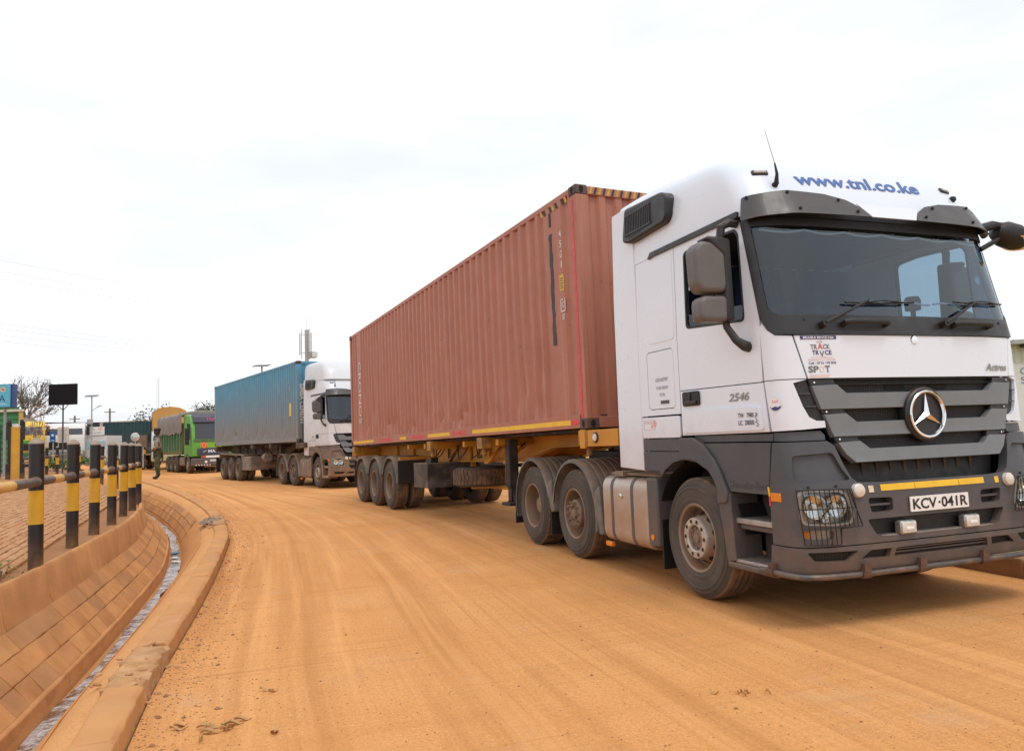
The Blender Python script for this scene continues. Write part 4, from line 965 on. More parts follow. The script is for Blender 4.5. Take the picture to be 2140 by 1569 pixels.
# ================================================================ skeletal trailer (same frame, Z from the ground, container floor at zc)
def build_trailer(root, Y_, F_, zc=1.40, dusty=False, ax=-8.484):
    P = root; zt = zc-.004
    for yy in (-.50, .50):
        q = MB(); q.prism([(-12.1, zt-.05), (-12.1, zt-.24), (-10.9, zt-.40), (-3.3, zt-.40), (-2.1, zt-.19), (.55, zt-.17), (.55, zt-.05)], yy-.008, yy+.008); bm_ = q.build('main_beam', Y_, P)
        q = MB()
        fl = [(-12.1, zt-.24), (-10.9, zt-.40), (-3.3, zt-.40), (-2.1, zt-.19), (.55, zt-.17)]
        for a, b in zip(fl[:-1], fl[1:]): q.add([(a[0], yy-.07, a[1]), (b[0], yy-.07, b[1]), (b[0], yy+.07, b[1]), (a[0], yy+.07, a[1]), (a[0], yy-.07, a[1]-.016), (b[0], yy-.07, b[1]-.016), (b[0], yy+.07, b[1]-.016), (a[0], yy+.07, a[1]-.016)], [(0, 1, 2, 3), (7, 6, 5, 4), (0, 4, 5, 1), (2, 6, 7, 3)])
        q.b2(-12.1, .55, yy-.07, yy+.07, zt-.05, zt-.034); q.build('beam_flange', Y_, bm_)
        q = MB()
        for x in (-3.6, -4.5, -5.4, -6.6, -7.6, -8.9, -10.2): q.b2(x-.006, x+.006, min(yy*1.13, yy), max(yy*1.13, yy), zt-.395, zt-.05)
        q.build('web_stiffener', Y_, bm_)
    # cross bolsters with twist-lock pockets
    for x, zl in ((-11.98, .24), (-5.80, .16), (-3.31, .16), (-.12, .19)):
        q = MB(); q.b2(x-.09, x+.09, -1.20, 1.20, zt-zl, zt-.02); b_ = q.build('cross_bolster', Y_, P, bev=.006)
        for sd in (-1, 1):
            q = MB(); q.b2(x-.10, x+.10, min(sd*1.06, sd*1.222), max(sd*1.06, sd*1.222), zt-.18, zt-.012); q.cyl((x, sd*1.14, zt-.30), (x, sd*1.14, zt-.15), .035, n=10); q.tube([(x, sd*1.14, zt-.27), (x+.1, sd*1.2, zt-.29)], .010, 6); q.build('twist_lock', Y_ if dusty else mat('worn_yellow_steel', (.50, .25, .03), .6, 0, .3, 16, col2=(.22, .12, .06)), b_, bev=.005)
    q = MB(); q.b2(-.16, .62, -1.215, 1.215, zt-.20, zt-.012); fb = q.build('front_beam', Y_, P, bev=.008)
    q = MB(); q.b2(-.175, -.06, -1.232, -1.20, zt-.22, zt-.004); q.build('beam_bracket', Y_, fb, bev=.006)
    if not dusty:
        q = MB(); q.lathe([(0, -.03), (.035, -.028), (.048, -.016)], n=20); q.build('marker_lamp', mat('round_lamp_white', (.66, .62, .55), .35), fb, loc=(.16, -1.212, zt-.10))
        q = MB(); q.lathe([(.047, -.018), (.060, -.012), (.062, 0)], n=20); q.build('lamp_rim', TRIM, fb, loc=(.16, -1.214, zt-.10))
    q = MB(); q.b2(-3.3, -.2, -.49, .49, zt-.19, zt-.03); q.build('gooseneck_filler', FRAME, P)  # added dark filler between the beams, closes the bright gap below the container
    q = MB(); q.b2(-11.8, -.22, -1.0, 1.0, zt-.030, zt+.012); q.build('gap_filler', FRAME, P)  # added filler, no real deck: blocks sky showing between container and trailer
    # struts and gussets
    q = MB()
    for x in (-2.9, -4.3, -6.4, -7.5): q.b2(x-.05, x+.05, -1.10, 1.10, zt-.14, zt-.05)
    q.build('cross_member', Y_, P)
    for sd in (-1, 1):
        for x, s_ in ((-3.55, -1), (-5.55, -1), (-2.75, -1)):
            q = MB(); q.prism([(x, zt-.12), (x+s_*.9, zt-.40), (x+s_*.9, zt-.44), (x+s_*.75, zt-.44), (x-.10, zt-.12)], sd*.62, sd*.68); q.build('brace', Y_, P)
    # landing legs
    for sd in (-1, 1):
        q = MB(); q.b2(-2.88, -2.72, min(sd*.84, sd*.99), max(sd*.84, sd*.99), .62, zt-.06); q.b2(-2.86, -2.74, min(sd*.86, sd*.97), max(sd*.86, sd*.97), .42, .62); q.b2(-2.95, -2.65, min(sd*.78, sd*1.04), max(sd*.78, sd*1.04), .36, .41); q.prism([(-2.95, .41), (-2.65, .41), (-2.74, .52), (-2.86, .52)], sd*.9, sd*.94); q.build('landing_leg', FRAME, P, bev=.01)
    q = MB(); q.cyl((-2.8, -.9, .95), (-2.8, .9, .95), .03, n=8); q.build('leg_shaft', FRAME, P)
    # axles, wheels, mudguards
    for k in range(3):
        x = ax-1.31*k
        q = MB(); q.cyl((x, -1.0, .51), (x, 1.0, .51), .075, n=12); q.prism([(x-.45, .86), (x+.45, .86), (x+.1, .60), (x-.1, .60)], -.56, -.46); q.prism([(x-.45, .86), (x+.45, .86), (x+.1, .60), (x-.1, .60)], .46, .56); q.build('axle', FRAME, P)
        for sd in (-1, 1):
            wheel(P, x, 1.245, sd, 't', R=.51); inner_wheel(P, x, .905, sd, R=.51, kind='t')
            if not dusty: mudguard(P, x, sd*1.25, sd*.60, 20 if k else 6, 160, FENDER, r=.575, R=.51, ribs=False)
    if dusty:
        for sd in (-1, 1):
            q = MB(); q.prism([(ax+.75, .80), (ax+.62, 1.10), (ax-3.1, 1.16), (ax-3.30, .95), (ax-3.34, .95), (ax-3.12, 1.21), (ax+.65, 1.15), (ax+.80, .80)], sd*1.26, sd*.55); q.build('mudguard', F_, P, bev=.01)
        q = MB(); q.b2(ax+.55, ax+1.9, -1.22, -.45, .48, 1.06); q.build('tool_box', F_, P, bev=.015)
    for xx, ya, yb, za in ((ax+.625, -1.23, -.62, .55), (ax+.625, .62, 1.23, .55), (-11.86, -1.23, -.62, .35)):
        q = MB(); q.b2(xx, xx+.018, ya, yb, za, 1.02); q.build('mud_flap', TRIM, P)
    q = MB(); q.b2(ax+.60, ax+.68, -1.20, 1.20, 1.04, 1.10); q.build('flap_bar', Y_, P)
    # tool box, spare wheel and its cage
    if not dusty:
        q = MB(); q.b2(-6.72, -5.92, -1.22, -.36, .52, .97); tb = q.build('tool_box', mat('black_box', (.030, .028, .028), .5, 0, .3, 6, col2=(.10, .085, .075)), P, bev=.01)
        q = MB(); q.b2(-6.73, -5.91, -1.23, -.35, .965, .985); q.b2(-6.735, -6.70, -1.225, -1.21, .52, .98); q.build('box_lid', FENDER, tb)
        q = MB(); q.b2(-6.3, -6.05, -1.1, -.95, .985, 1.08); q.build('valve', BLACK, tb, bev=.01)
    q = MB(); q.b2(-5.86, -5.78, -.38, -.30, .50, zt-.38); q.b2(-5.86, -5.78, .30, .38, .50, zt-.38); q.b2(-5.86, -5.78, -.38, .38, .46, .52); q.b2(-4.25, -4.18, -.38, -.30, .62, zt-.38); q.b2(-5.8, -4.2, -.36, -.32, .50, .54); q.build('spare_wheel_cage', Y_, P)
    sw = empty('spare_wheel', (-5.0, -.50, .57), (rad(90), 0, 0), P)
    link('tyre', WH['sidewall'], None, sw); link('tread', WH['blk'], None, sw); link('rim', WH['rim_d'], None, sw)
    # brake tank, lines, lashing straps
    q = MB(); q.cyl((-7.3, .0, .85), (-6.75, .0, .85), .16, n=20); q.cyl((-4.0, .45, .9), (-3.4, .45, .9), .14, n=20); q.build('air_tank', FENDER_D if dusty else FRAME, P)
    if dusty:
        q = MB(); q.cyl((-4.6, -1.0, 1.02), (-4.25, -1.0, 1.02), .17, n=20); q.build('air_tank', FENDER_D, P)
    rng = random.Random(3)
    q = MB()
    for k in range(7):
        x = rng.uniform(-7, -3); q.tube([(x, -.75, zt-.1), (x+.15, -.8, zt-.34), (x+.35, -.78, zt-.28), (x+.5, -.72, zt-.12)], .012, 5)
    q.build('brake_line', FRAME, P)
    q = MB(); q.b2(-12.12, -12.04, -1.22, 1.22, zt-.26, zt-.02); q.b2(-12.10, -12.05, -1.1, 1.1, .55, .68); q.build('rear_beam', Y_, P, bev=.008)

# ---------------------------------------------------------------- the queue: placements measured from the road
T1 = (2.700, 6.989, -1.2234); K1 = (1.957, 9.076, -1.1375); T2 = (-5.637, 25.925, -.969); K2 = (-6.642, 27.124, -.9636)
def place(name, V, z=0): return empty(name, (V[0], V[1], z), (0, 0, V[2]))
PIT = .0115
def kplace(name, V, zrear, pit=PIT, dz=0.):
    """frame with a slight nose-up pitch about the rear bogie; local z=0 stays on the ground there"""
    o = empty(name, (V[0], V[1], 0)); c, s = math.cos(V[2]), math.sin(V[2])
    R = Matrix.Rotation(V[2], 4, 'Z') @ Matrix.Rotation(-pit, 4, 'Y')
    piv = Vector((-9.8, 0, 0)); base = Vector((V[0]+c*-9.8, V[1]+s*-9.8, 0))
    M = Matrix.Translation(base) @ R @ Matrix.Translation(-piv) @ Matrix.Translation((0, 0, dz)); o.matrix_world = M
    return o
tr1 = place('tractor_unit', T1); build_tractor(tr1, WHITE, GREY, FENDER)
tag(tr1, 'white cab tractor unit with grey bumper and star emblem, nearest truck of the queue', 'truck')
YEL = mat('trailer_yellow', (.60, .275, .014), .5, 0, .14, 5, bump=.1, bs=50, col2=(.50, .22, .02), dust=(.35, .4, 1.5))
tl1 = kplace('container_trailer', K1, 1.40); build_trailer(tl1, YEL, FENDER, zc=1.40)
tag(tl1, 'yellow skeletal trailer with three axles carrying the brown red container', 'trailer')
q = MB(); q.b2(-1.30, -.70, -.515, -.510, 1.24, 1.345); pq = q.build('maker_plaque', NAVY, tl1)
fit_text('TML', .16, .055, lambda a, b, h: (-1.20+a, -.5165, 1.30+b), 'plaque_lettering', REDINK, pq, bold=.03)
fit_text('TRAILERS LTD', .34, .035, lambda a, b, h: (-.92+a, -.5165, 1.30+b), 'plaque_lettering', mat('plaque_grey', (.4, .4, .42), .5), pq)

def container_mat(name, col, col2, rust_amt, dust, var=.08, grime=None):
    m = mat(name, col, .55, 0, var, 2.2, bump=.05, bs=40, dust=dust, top=.3)
    t = m.node_tree; N = t.nodes; L = t.links; b = N['Principled BSDF']
    src = b.inputs['Base Color'].links[0].from_socket
    tc = N.new('ShaderNodeTexCoord'); mp = N.new('ShaderNodeMapping'); mp.inputs['Scale'].default_value = (9, 9, .55); L.new(tc.outputs['Object'], mp.inputs[0])
    def band(scale, lo, hi, seedvec, vec):
        n = N.new('ShaderNodeTexNoise'); n.inputs['Scale'].default_value = scale; n.inputs['Detail'].default_value = 7; n.inputs['Roughness'].default_value = .7
        L.new(vec, n.inputs['Vector']); r = N.new('ShaderNodeMapRange'); r.inputs[1].default_value = lo; r.inputs[2].default_value = hi; L.new(n.outputs['Fac'], r.inputs[0]); return r.outputs[0]
    f1 = band(1.0, .52, .75, 0, mp.outputs[0])
    x1 = N.new('ShaderNodeMix'); x1.data_type = 'RGBA'; L.new(src, x1.inputs[6]); x1.inputs[7].default_value = (*col2, 1)
    k = N.new('ShaderNodeMath'); k.operation = 'MULTIPLY'; L.new(f1, k.inputs[0]); k.inputs[1].default_value = .70; L.new(k.outputs[0], x1.inputs[0])
    if grime:
        sp = N.new('ShaderNodeSeparateXYZ'); L.new(tc.outputs['Object'], sp.inputs[0]); rg = N.new('ShaderNodeMapRange'); rg.inputs[1].default_value = 2.55; rg.inputs[2].default_value = .4; L.new(sp.outputs['Z'], rg.inputs[0])
        ad = N.new('ShaderNodeMath'); ad.operation = 'MULTIPLY_ADD'; L.new(f1, ad.inputs[0]); ad.inputs[1].default_value = .35; L.new(rg.outputs[0], ad.inputs[2]); ad.use_clamp = True
        k2 = N.new('ShaderNodeMath'); k2.operation = 'MULTIPLY'; L.new(ad.outputs[0], k2.inputs[0]); k2.inputs[1].default_value = .88
        xg = N.new('ShaderNodeMix'); xg.data_type = 'RGBA'; L.new(x1.outputs[2], xg.inputs[6]); xg.inputs[7].default_value = (*grime, 1); L.new(k2.outputs[0], xg.inputs[0]); x1 = xg
    f2 = band(13., .70-.08*rust_amt, .76-.08*rust_amt, 0, tc.outputs['Object'])
    x2 = N.new('ShaderNodeMix'); x2.data_type = 'RGBA'; L.new(x1.outputs[2], x2.inputs[6]); x2.inputs[7].default_value = (.085, .045, .030, 1); L.new(f2, x2.inputs[0])
    L.new(x2.outputs[2], b.inputs['Base Color'])
    return m
BROWN = container_mat('container_brown', (.405, .158, .104), (.50, .245, .185), .55, None)
BROWN_R = mat('container_casting', (.14, .070, .055), .7, 0, .3, 12, col2=(.07, .05, .045), bump=.2, bs=60)
ct1 = kplace('shipping_container', K1, 1.40, dz=1.402)
build_container(ct1, BROWN, flats=[(-.20, -.86), (-10.92, -11.40)], rust=BROWN_R)
tag(ct1, 'brown red corrugated shipping container on the yellow trailer behind the nearest cab', 'container')
WHP = mat('faded_white_paint', (.72, .70, .68), .6, 0, .12, 20)
for i, ch in enumerate('45G1'): side_text(ct1, ch, -.44, 2.41-.128*i, .055 if ch != '1' else .022, .085, WHP)
side_rect(ct1, -.505, -.40, 1.70, 1.90, mat('label_yellow', (.62, .42, .05), .5, 0, .2, 30), 'yellow_label', .003)
for k in range(5): side_rect(ct1, -.49, -.42, 1.73+.03*k, 1.738+.03*k, INK, 'label_line', .0055)
y_ = -(CW/2-.0065); q = MB()
for a, b, c, d in ((-.50, -.485, 1.44, 1.60), (-.50, -.385, 1.44, 1.455), (-.40, -.385, 1.44, 1.60), (-.50, -.44, 1.585, 1.60)): q.b2(a, b, y_-.002, y_, c, d)
q.build('approval_mark', WHP, ct1, None)
side_text(ct1, 'IC', -.44, 1.53, .06, .075, WHP); side_text(ct1, '87', -.44, 1.375, .065, .075, WHP)
side_rect(ct1, -.735, -.655, 1.06, 2.47, mat('tar_smear', (.055, .058, .068), .7, 0, .3, 14), 'tar_smear', .003, jag=.012, seed=4)
side_text(ct1, 'CRONOS', -11.15, 1.32, 1.55, .26, WHP, rot=-math.pi/2, bold=.0)
# hazard stripes on the top edge, tapes on the rails and the corner post
HZ = mat('hazard_yellow', (.58, .36, .05), .6, 0, .25, 20); HB = mat('hazard_black', (.035, .03, .028), .7, 0, .2, 20)
for i in range(9):
    x = -.22-.08*i; q = MB(); y0 = -(CW/2-.006); q.prism([(x, CH-.155+.0), (x-.045, CH-.155), (x-.085, CH-.078), (x-.04, CH-.078)], y0-.0025, y0)
    if i not in (2, 6): q.build('hazard_stripe', HZ if i % 2 == 0 else HB, ct1, None)
for i in range(22):
    y = -1.03+.062*i; q = MB(); q.prism([(y, CH-.105), (y+.030, CH-.105), (y+.058, CH-.018), (y+.028, CH-.018)], -.0055, -.0035, 'YZ')
    q.build('hazard_stripe', HZ if i % 2 == 0 else HB, ct1, None)
side_rect(ct1, -.715, -.66, 2.56, 2.74, HB, 'lifting_mark', .003)
def rail_tape(x0, x1, m, z0=.055, z1=.115):
    q = MB(); y0 = -(CW/2-.0075); q.b2(x0, x1, y0-.002, y0, z0, z1); q.build('reflective_tape', m, ct1, None)
for a, b, m_ in ((-.38, -.17, REDT), (-3.6, -.40, YELT), (-4.5, -3.9, REDT), (-5.85, -4.65, YELT), (-6.9, -6.05, REDT), (-7.7, -7.25, YELT), (-9.4, -8.4, REDT), (-12.0, -9.9, YELT)): rail_tape(a, b, m_)
q = MB(); r_ = random.Random(8); y0 = -(CW/2-.005); n_ = 40
poly = [(-.135+r_.uniform(-.006, .006), lerp(.13, 2.74, i/n_)) for i in range(n_+1)]+[(-.085+r_.uniform(-.008, .008), lerp(2.74, .13, i/n_)) for i in range(n_+1)]
q.prism(poly, y0-.002, y0); q.build('reflective_tape', REDT, ct1, None)

# second rig
tr2 = place('tractor_unit', T2); build_tractor(tr2, WHITE_D, GREY_D, FENDER_D, dusty=True, roofbox=True, detail=False)
tag(tr2, 'white tractor unit with tall roof deflector pulling the blue container', 'truck')
DRT = mat('trailer_brown_dirt', (.085, .060, .045), .8, 0, .3, 5, col2=(.15, .10, .065), top=.5)
tl2 = kplace('container_trailer', K2, 1.55, .0); build_trailer(tl2, DRT, FENDER_D, zc=1.56, dusty=True, ax=-7.9)
tag(tl2, 'dust covered dark skeletal trailer under the blue container', 'trailer')
BLUE = container_mat('container_blue', (.085, .29, .44), (.17, .27, .31), .35, None, .10, (.235, .205, .18))
BLUE_R = mat('container_blue_casting', (.115, .085, .060), .8, 0, .3, 12, col2=(.06, .05, .04))
ct2 = kplace('shipping_container', K2, 1.56, .0, dz=1.565); build_container(ct2, BLUE, rust=BLUE_R)
tag(ct2, 'faded blue dusty shipping container on the second truck', 'container')
fit_text('SIMBA CEMENT', 1.45, .16, lambda a, b, h: (.0005-.0015, -1.05+b, 1.35+a*-1), 'container_lettering', WHP, ct2, bold=.02)
side_rect(ct2, -.93, -.73, .95, 1.42, YELT, 'yellow_label', .003); side_rect(ct2, -.86, -.80, 1.85, 2.05, mat('ochre_mark', (.45, .33, .08), .6, 0, .2), 'ochre_mark', .003)
# ================================================================ road, drain, pavement: swept along the kerb line
KP = [(-1.05, .6), (-1.45, 2.2), (-1.95, 3.77), (-2.27, 4.70), (-2.57, 5.74), (-3.22, 7.91), (-4.15, 10.77), (-4.78, 12.49), (-6.29, 15.83), (-8.30, 19.21), (-10.13, 21.84), (-12.76, 25.75)]
PATH = [(4.5, 2.0), (2.7, 7.0), (-6.6, 27.1), (-19.3, 46.), (-45, 80)]
def esigned(x, y):
    best = 1e9
    for a, b in zip(PATH[:-1], PATH[1:]):
        dx, dy = b[0]-a[0], b[1]-a[1]; t = max(0, min(1, ((x-a[0])*dx+(y-a[1])*dy)/(dx*dx+dy*dy)))
        s = math.hypot(x-a[0]-dx*t, y-a[1]-dy*t); sg = 1 if dx*(y-a[1])-dy*(x-a[0]) > 0 else -1
        if s < abs(best): best = s*sg
    return best
def G(x, y): return .42*sstep(12, 25, y)*sstep(2.0, 5.5, esigned(x, y))
def ZL(y): return .42+.012*max(0, y-16)
# smooth resampled kerb line
def catmull(P, step):
    P = [Vector((*p, 0)) for p in P]; P = [P[0]*2-P[1]]+P+[P[-1]*2-P[-2]]; out = []
    for i in range(1, len(P)-2):
        n = 24
        for k in range(n):
            t = k/n; a, b, c, d = P[i-1:i+3]
            out.append(.5*((2*b)+(-a+c)*t+(2*a-5*b+4*c-d)*t*t+(-a+3*b-3*c+d)*t**3))
    out.append(P[-2]); res = [out[0]]; acc = 0
    for a, b in zip(out[:-1], out[1:]):
        L_ = (b-a).length; 
        while acc+L_ >= step:
            t = (step-acc)/L_; a = a.lerp(b, t); res.append(a.copy()); L_ = (b-a).length; acc = 0
        acc += L_
    return res
KL = catmull(KP, .25)
# smooth once more
for _ in range(6): KL = [KL[0]]+[(KL[i-1]+KL[i]*2+KL[i+1])/4 for i in range(1, len(KL)-1)]+[KL[-1]]
d0 = (KL[0]-KL[2]).normalized(); d1 = (KL[-1]-KL[-4]).normalized(); sA = [KL[0]+d0*k for k in (12, 8, 5, 3, 1.5, .7)]
sB = [KL[-1]+d1*k for k in (.5, 1, 2, 3.5, 5, 7, 10, 14, 19, 26, 36, 50, 75, 110)]
ST = sA+KL+sB
TG = [(ST[min(i+1, len(ST)-1)]-ST[max(i-1, 0)]).normalized() for i in range(len(ST))]
LN = [Vector((-t.y, t.x, 0)) for t in TG]         # left normal
CUM = [0.]
for a, b in zip(ST[:-1], ST[1:]): CUM.append(CUM[-1]+(b-a).length)
def at_s(s):
    s = max(0, min(CUM[-1]-1e-4, s)); i = int(np.searchsorted(CUM, s))-1; i = max(0, min(len(ST)-2, i))
    t = (s-CUM[i])/(CUM[i+1]-CUM[i]); return ST[i].lerp(ST[i+1], t), LN[i].lerp(LN[i+1], t).normalized()
def zk(p): return G(p.x, p.y)
rn = random.Random(11)
def ground_mat(name, base, hi, lo, streak=True, scale=1., bumps=.35, patch=.35):
    m = bpy.data.materials.new(name); m.use_nodes = True; t = m.node_tree; N = t.nodes; L = t.links; b = N['Principled BSDF']; b.inputs['Roughness'].default_value = .95; b.inputs['Specular IOR Level'].default_value = .15
    tc = N.new('ShaderNodeTexCoord')
    def noise(sc_, det=6, ro=.6, vec=None, dist=0.):
        n = N.new('ShaderNodeTexNoise'); n.inputs['Scale'].default_value = sc_; n.inputs['Detail'].default_value = det; n.inputs['Roughness'].default_value = ro; n.inputs['Distortion'].default_value = dist
        L.new(vec or tc.outputs['Object'], n.inputs['Vector']); return n.outputs['Fac']
    def rg(s, a, c, lo_=0, hi_=1):
        r = N.new('ShaderNodeMapRange'); r.inputs[1].default_value = a; r.inputs[2].default_value = c; r.inputs[3].default_value = lo_; r.inputs[4].default_value = hi_; L.new(s, r.inputs[0]); return r.outputs[0]
    def mix(f, a, c):
        x = N.new('ShaderNodeMix'); x.data_type = 'RGBA'
        if isinstance(f, (int, float)): x.inputs[0].default_value = f
        else: L.new(f, x.inputs[0])
        for i, v in ((6, a), (7, c)):
            if isinstance(v, tuple): x.inputs[i].default_value = (*v, 1)
            else: L.new(v, x.inputs[i])
        return x.outputs[2]
    def mul(a, c):
        x = N.new('ShaderNodeMath'); x.operation = 'MULTIPLY'; L.new(a, x.inputs[0])
        if isinstance(c, (int, float)): x.inputs[1].default_value = c
        else: L.new(c, x.inputs[1])
        return x.outputs[0]
    c = mix(rg(noise(.55*scale, 7, .6), .35, .65), base, hi)
    c = mix(mul(rg(noise(1.7*scale, 8, .65, dist=.6), .50, .75), patch), c, lo)
    c = mix(mul(rg(noise(40*scale, 6, .78), .44, .62), .52), c, lo)
    c = mix(mul(rg(noise(85*scale, 4, .8), .52, .66), .75), c, tuple(min(1, k*1.35) for k in hi))
    hgt = noise(48*scale, 6, .7)
    if streak:
        # wheel-swept streaks follow the road (u along, v across), fine broom marks across it
        mp = N.new('ShaderNodeMapping'); mp.inputs['Scale'].default_value = (.055, 2.1, 1); L.new(tc.outputs['UV'], mp.inputs[0])
        c = mix(mul(rg(noise(1.3, 8, .62, mp.outputs[0], .25), .47, .66), .50), c, lo)
        c = mix(mul(rg(noise(2.2, 8, .65, mp.outputs[0], .25), .52, .68), .55), c, tuple(min(1, k*1.16) for k in hi))
        mpb = N.new('ShaderNodeMapping'); mpb.inputs['Scale'].default_value = (.03, 7.5, 1); L.new(tc.outputs['UV'], mpb.inputs[0])
        c = mix(mul(mul(rg(noise(1.6, 7, .7, mpb.outputs[0], .3), .50, .64), rg(noise(.28, 5, .6), .45, .62)), .55), c, lo)
        mp2 = N.new('ShaderNodeMapping'); mp2.inputs['Scale'].default_value = (13, .30, 1); L.new(tc.outputs['UV'], mp2.inputs[0])
        br = noise(1.6, 6, .65, mp2.outputs[0], .2)
        c = mix(mul(mul(rg(br, .50, .70), rg(noise(.5, 5, .6), .40, .60)), .55), c, lo)
        # grey concrete showing through where the dust is thin
        c = mix(mul(rg(noise(.8, 10, .74, dist=.3), .56, .70), .42), c, (.56, .38, .25))
        x = N.new('ShaderNodeMath'); x.operation = 'MULTIPLY_ADD'; L.new(br, x.inputs[0]); x.inputs[1].default_value = .55; L.new(hgt, x.inputs[2]); hgt = x.outputs[0]
    L.new(c, b.inputs['Base Color'])
    bp = N.new('ShaderNodeBump'); bp.inputs['Strength'].default_value = bumps; bp.inputs['Distance'].default_value = .012; L.new(hgt, bp.inputs['Height']); L.new(bp.outputs[0], b.inputs['Normal'])
    return m
ROADM = ground_mat('dusty_concrete_road', (.665, .308, .106), (.74, .372, .145), (.44, .182, .058), bumps=.7)
PAVEM = ground_mat('paver_bed', (.34, .165, .075), (.42, .21, .10), (.20, .09, .04), False)
DRAINM = ground_mat('drain_render', (.60, .295, .115), (.66, .34, .14), (.45, .205, .077), False, 1.3, .3, .5)
MORTAR = ground_mat('drain_mortar', (.55, .265, .103), (.60, .30, .122), (.40, .18, .068), False, 2.)
BASEM = ground_mat('far_earth', (.42, .21, .085), (.48, .25, .11), (.30, .15, .06), False, .2)
def strip(name, cols, m, i0=0, i1=None, kind='structure', ang=35):
    i1 = i1 or len(ST); rows = []
    for i in range(i0, i1):
        p, n = ST[i], LN[i]; rows.append([(p.x+n.x*d, p.y+n.y*d, z(Vector((p.x+n.x*d, p.y+n.y*d, 0)), p) if callable(z) else z) for d, z in cols])
    q = MB(); q.grid(rows); o = q.build(name, m, None, ang); tag(o, kind=kind)
    uv = o.data.uv_layers.new(name='along'); m0 = len(cols); vi = np.zeros(len(o.data.loops), dtype=np.int32); o.data.loops.foreach_get('vertex_index', vi)
    co = np.array([(CUM[i0+k//m0], cols[k % m0][0]) for k in range(len(o.data.vertices))], dtype=np.float32)[vi]; uv.data.foreach_set('uv', co.ravel()); return o
# road: everything right of the kerb (d negative = right of the line)
zr = lambda p, k: G(p.x, p.y)-.0
strip('road', [(d, zr) for d in (-.004, -.12, -.3, -.6, -1, -1.5, -2, -2.6, -3.3, -4, -5, -6, -7, -8, -9.5, -11, -13, -16, -20, -28, -40, -60, -90)], ROADM)
q = MB(); q.b2(-1500, 1500, -200, 2500, -1.4, -1.2); tag(q.build('terrain', BASEM, None), kind='structure')
# drain body under the stones
def rel(a): return lambda p, k: zk(k)*.85+a
def pav(a=0): return lambda p, k: ZL(p.y)+a
NE = len(sA)+len(KL)+9
strip('drain_apron', [(.0, rel(-.05)), (.02, rel(.06)), (.17, rel(.085)), (.30, rel(.060)), (.44, rel(-.03)), (.60, rel(-.22)), (.735, rel(-.43)), (.745, rel(-.50))], DRAINM, 0, NE)
strip('drain_bed', [(.740, rel(-.485)), (.80, rel(-.51)), (.88, rel(-.51)), (.935, rel(-.47)), (.945, rel(-.40)), (.955, rel(-.345))], MORTAR, 0, NE)
strip('drain_wall', [(.965, rel(-.36)), (1.01, rel(-.334)), (1.34, pav(-.352)), (1.375, pav(-.345)), (1.40, pav(-.33)), (1.452, pav(-.05)), (1.46, pav(-.035))], MORTAR, 0, NE)
strip('pavement_bed', [(1.45, pav(-.035)), (1.6, pav(-.035)), (2.5, pav(-.035)), (4, pav(-.035)), (6, pav(-.035)), (9, pav(-.035)), (14, pav(-.035)), (20, pav(-.035)), (30, pav(-.035)), (45, pav(-.035))], PAVEM)
# water
wm = bpy.data.materials.new('drain_water'); wm.use_nodes = True; t = wm.node_tree; b = t.nodes['Principled BSDF']
b.inputs['Base Color'].default_value = (.40, .39, .40, 1); b.inputs['Roughness'].default_value = .07; b.inputs['Specular IOR Level'].default_value = 1.0; b.inputs['IOR'].default_value = 2.2
tcw = t.nodes.new('ShaderNodeTexCoord'); nw = t.nodes.new('ShaderNodeTexNoise'); nw.inputs['Scale'].default_value = 17; nw.inputs['Detail'].default_value = 5; t.links.new(tcw.outputs['Object'], nw.inputs['Vector'])
n2 = t.nodes.new('ShaderNodeTexNoise'); n2.inputs['Scale'].default_value = 4.5; n2.inputs['Detail'].default_value = 6; n2.inputs['Roughness'].default_value = .7; t.links.new(tcw.outputs['Object'], n2.inputs['Vector'])
wr = t.nodes.new('ShaderNodeValToRGB'); wr.color_ramp.elements[0].position = .44; wr.color_ramp.elements[0].color = (.14, .075, .035, 1); wr.color_ramp.elements[1].position = .54; wr.color_ramp.elements[1].color = (.46, .45, .47, 1); t.links.new(n2.outputs['Fac'], wr.inputs[0]); t.links.new(wr.outputs[0], b.inputs['Base Color'])
bw = t.nodes.new('ShaderNodeBump'); bw.inputs['Strength'].default_value = .9; bw.inputs['Distance'].default_value = .02; t.links.new(nw.outputs['Fac'], bw.inputs['Height']); t.links.new(bw.outputs[0], b.inputs['Normal'])
def wrow():
    rows = []; r = random.Random(2)
    for i in range(NE):
        p, n = ST[i], LN[i]; a = .765+.030*math.sin(i*.31)+.02*math.sin(i*.83)+r.uniform(-.014, .014); c = .905+.022*math.sin(i*.47+1)+r.uniform(-.014, .014); z = zk(p)*.85-.462
        rows.append([(p.x+n.x*d, p.y+n.y*d, z) for d in np.linspace(a, c, 4)])
    return rows
q = MB(); q.grid(wrow()); tag(q.build('water', wm, None), kind='structure')

# ---- drain stones: courses on the left slope, copings above, lip below, kerb stones on the right
drain = empty('drain_channel', (-3.5, 6, 0)); tag(drain, kind='structure')
bpy.context.view_layer.update(); DINV = Matrix.Translation((3.5, -6, 0))
STN = [mat('drain_stone_%d' % i, c, .95, 0, .22, 3, col2=tuple(lerp(a_, b_, .35) for a_, b_ in zip(c, c2)), bump=.5, bs=45, spec=.15) for i, (c, c2) in enumerate([((.58, .285, .112), (.52, .25, .10)), ((.54, .26, .105), (.45, .225, .105)), ((.60, .30, .12), (.54, .265, .11)), ((.49, .245, .11), (.38, .21, .105))])]
KERBM = mat('kerb_concrete', (.62, .31, .125), .95, 0, .18, 4, col2=(.52, .27, .12), bump=.5, bs=40, spec=.15)
KERBB = mat('broken_concrete', (.57, .31, .145), .95, 0, .3, 9, col2=(.47, .27, .145), bump=1., bs=30, spec=.15)
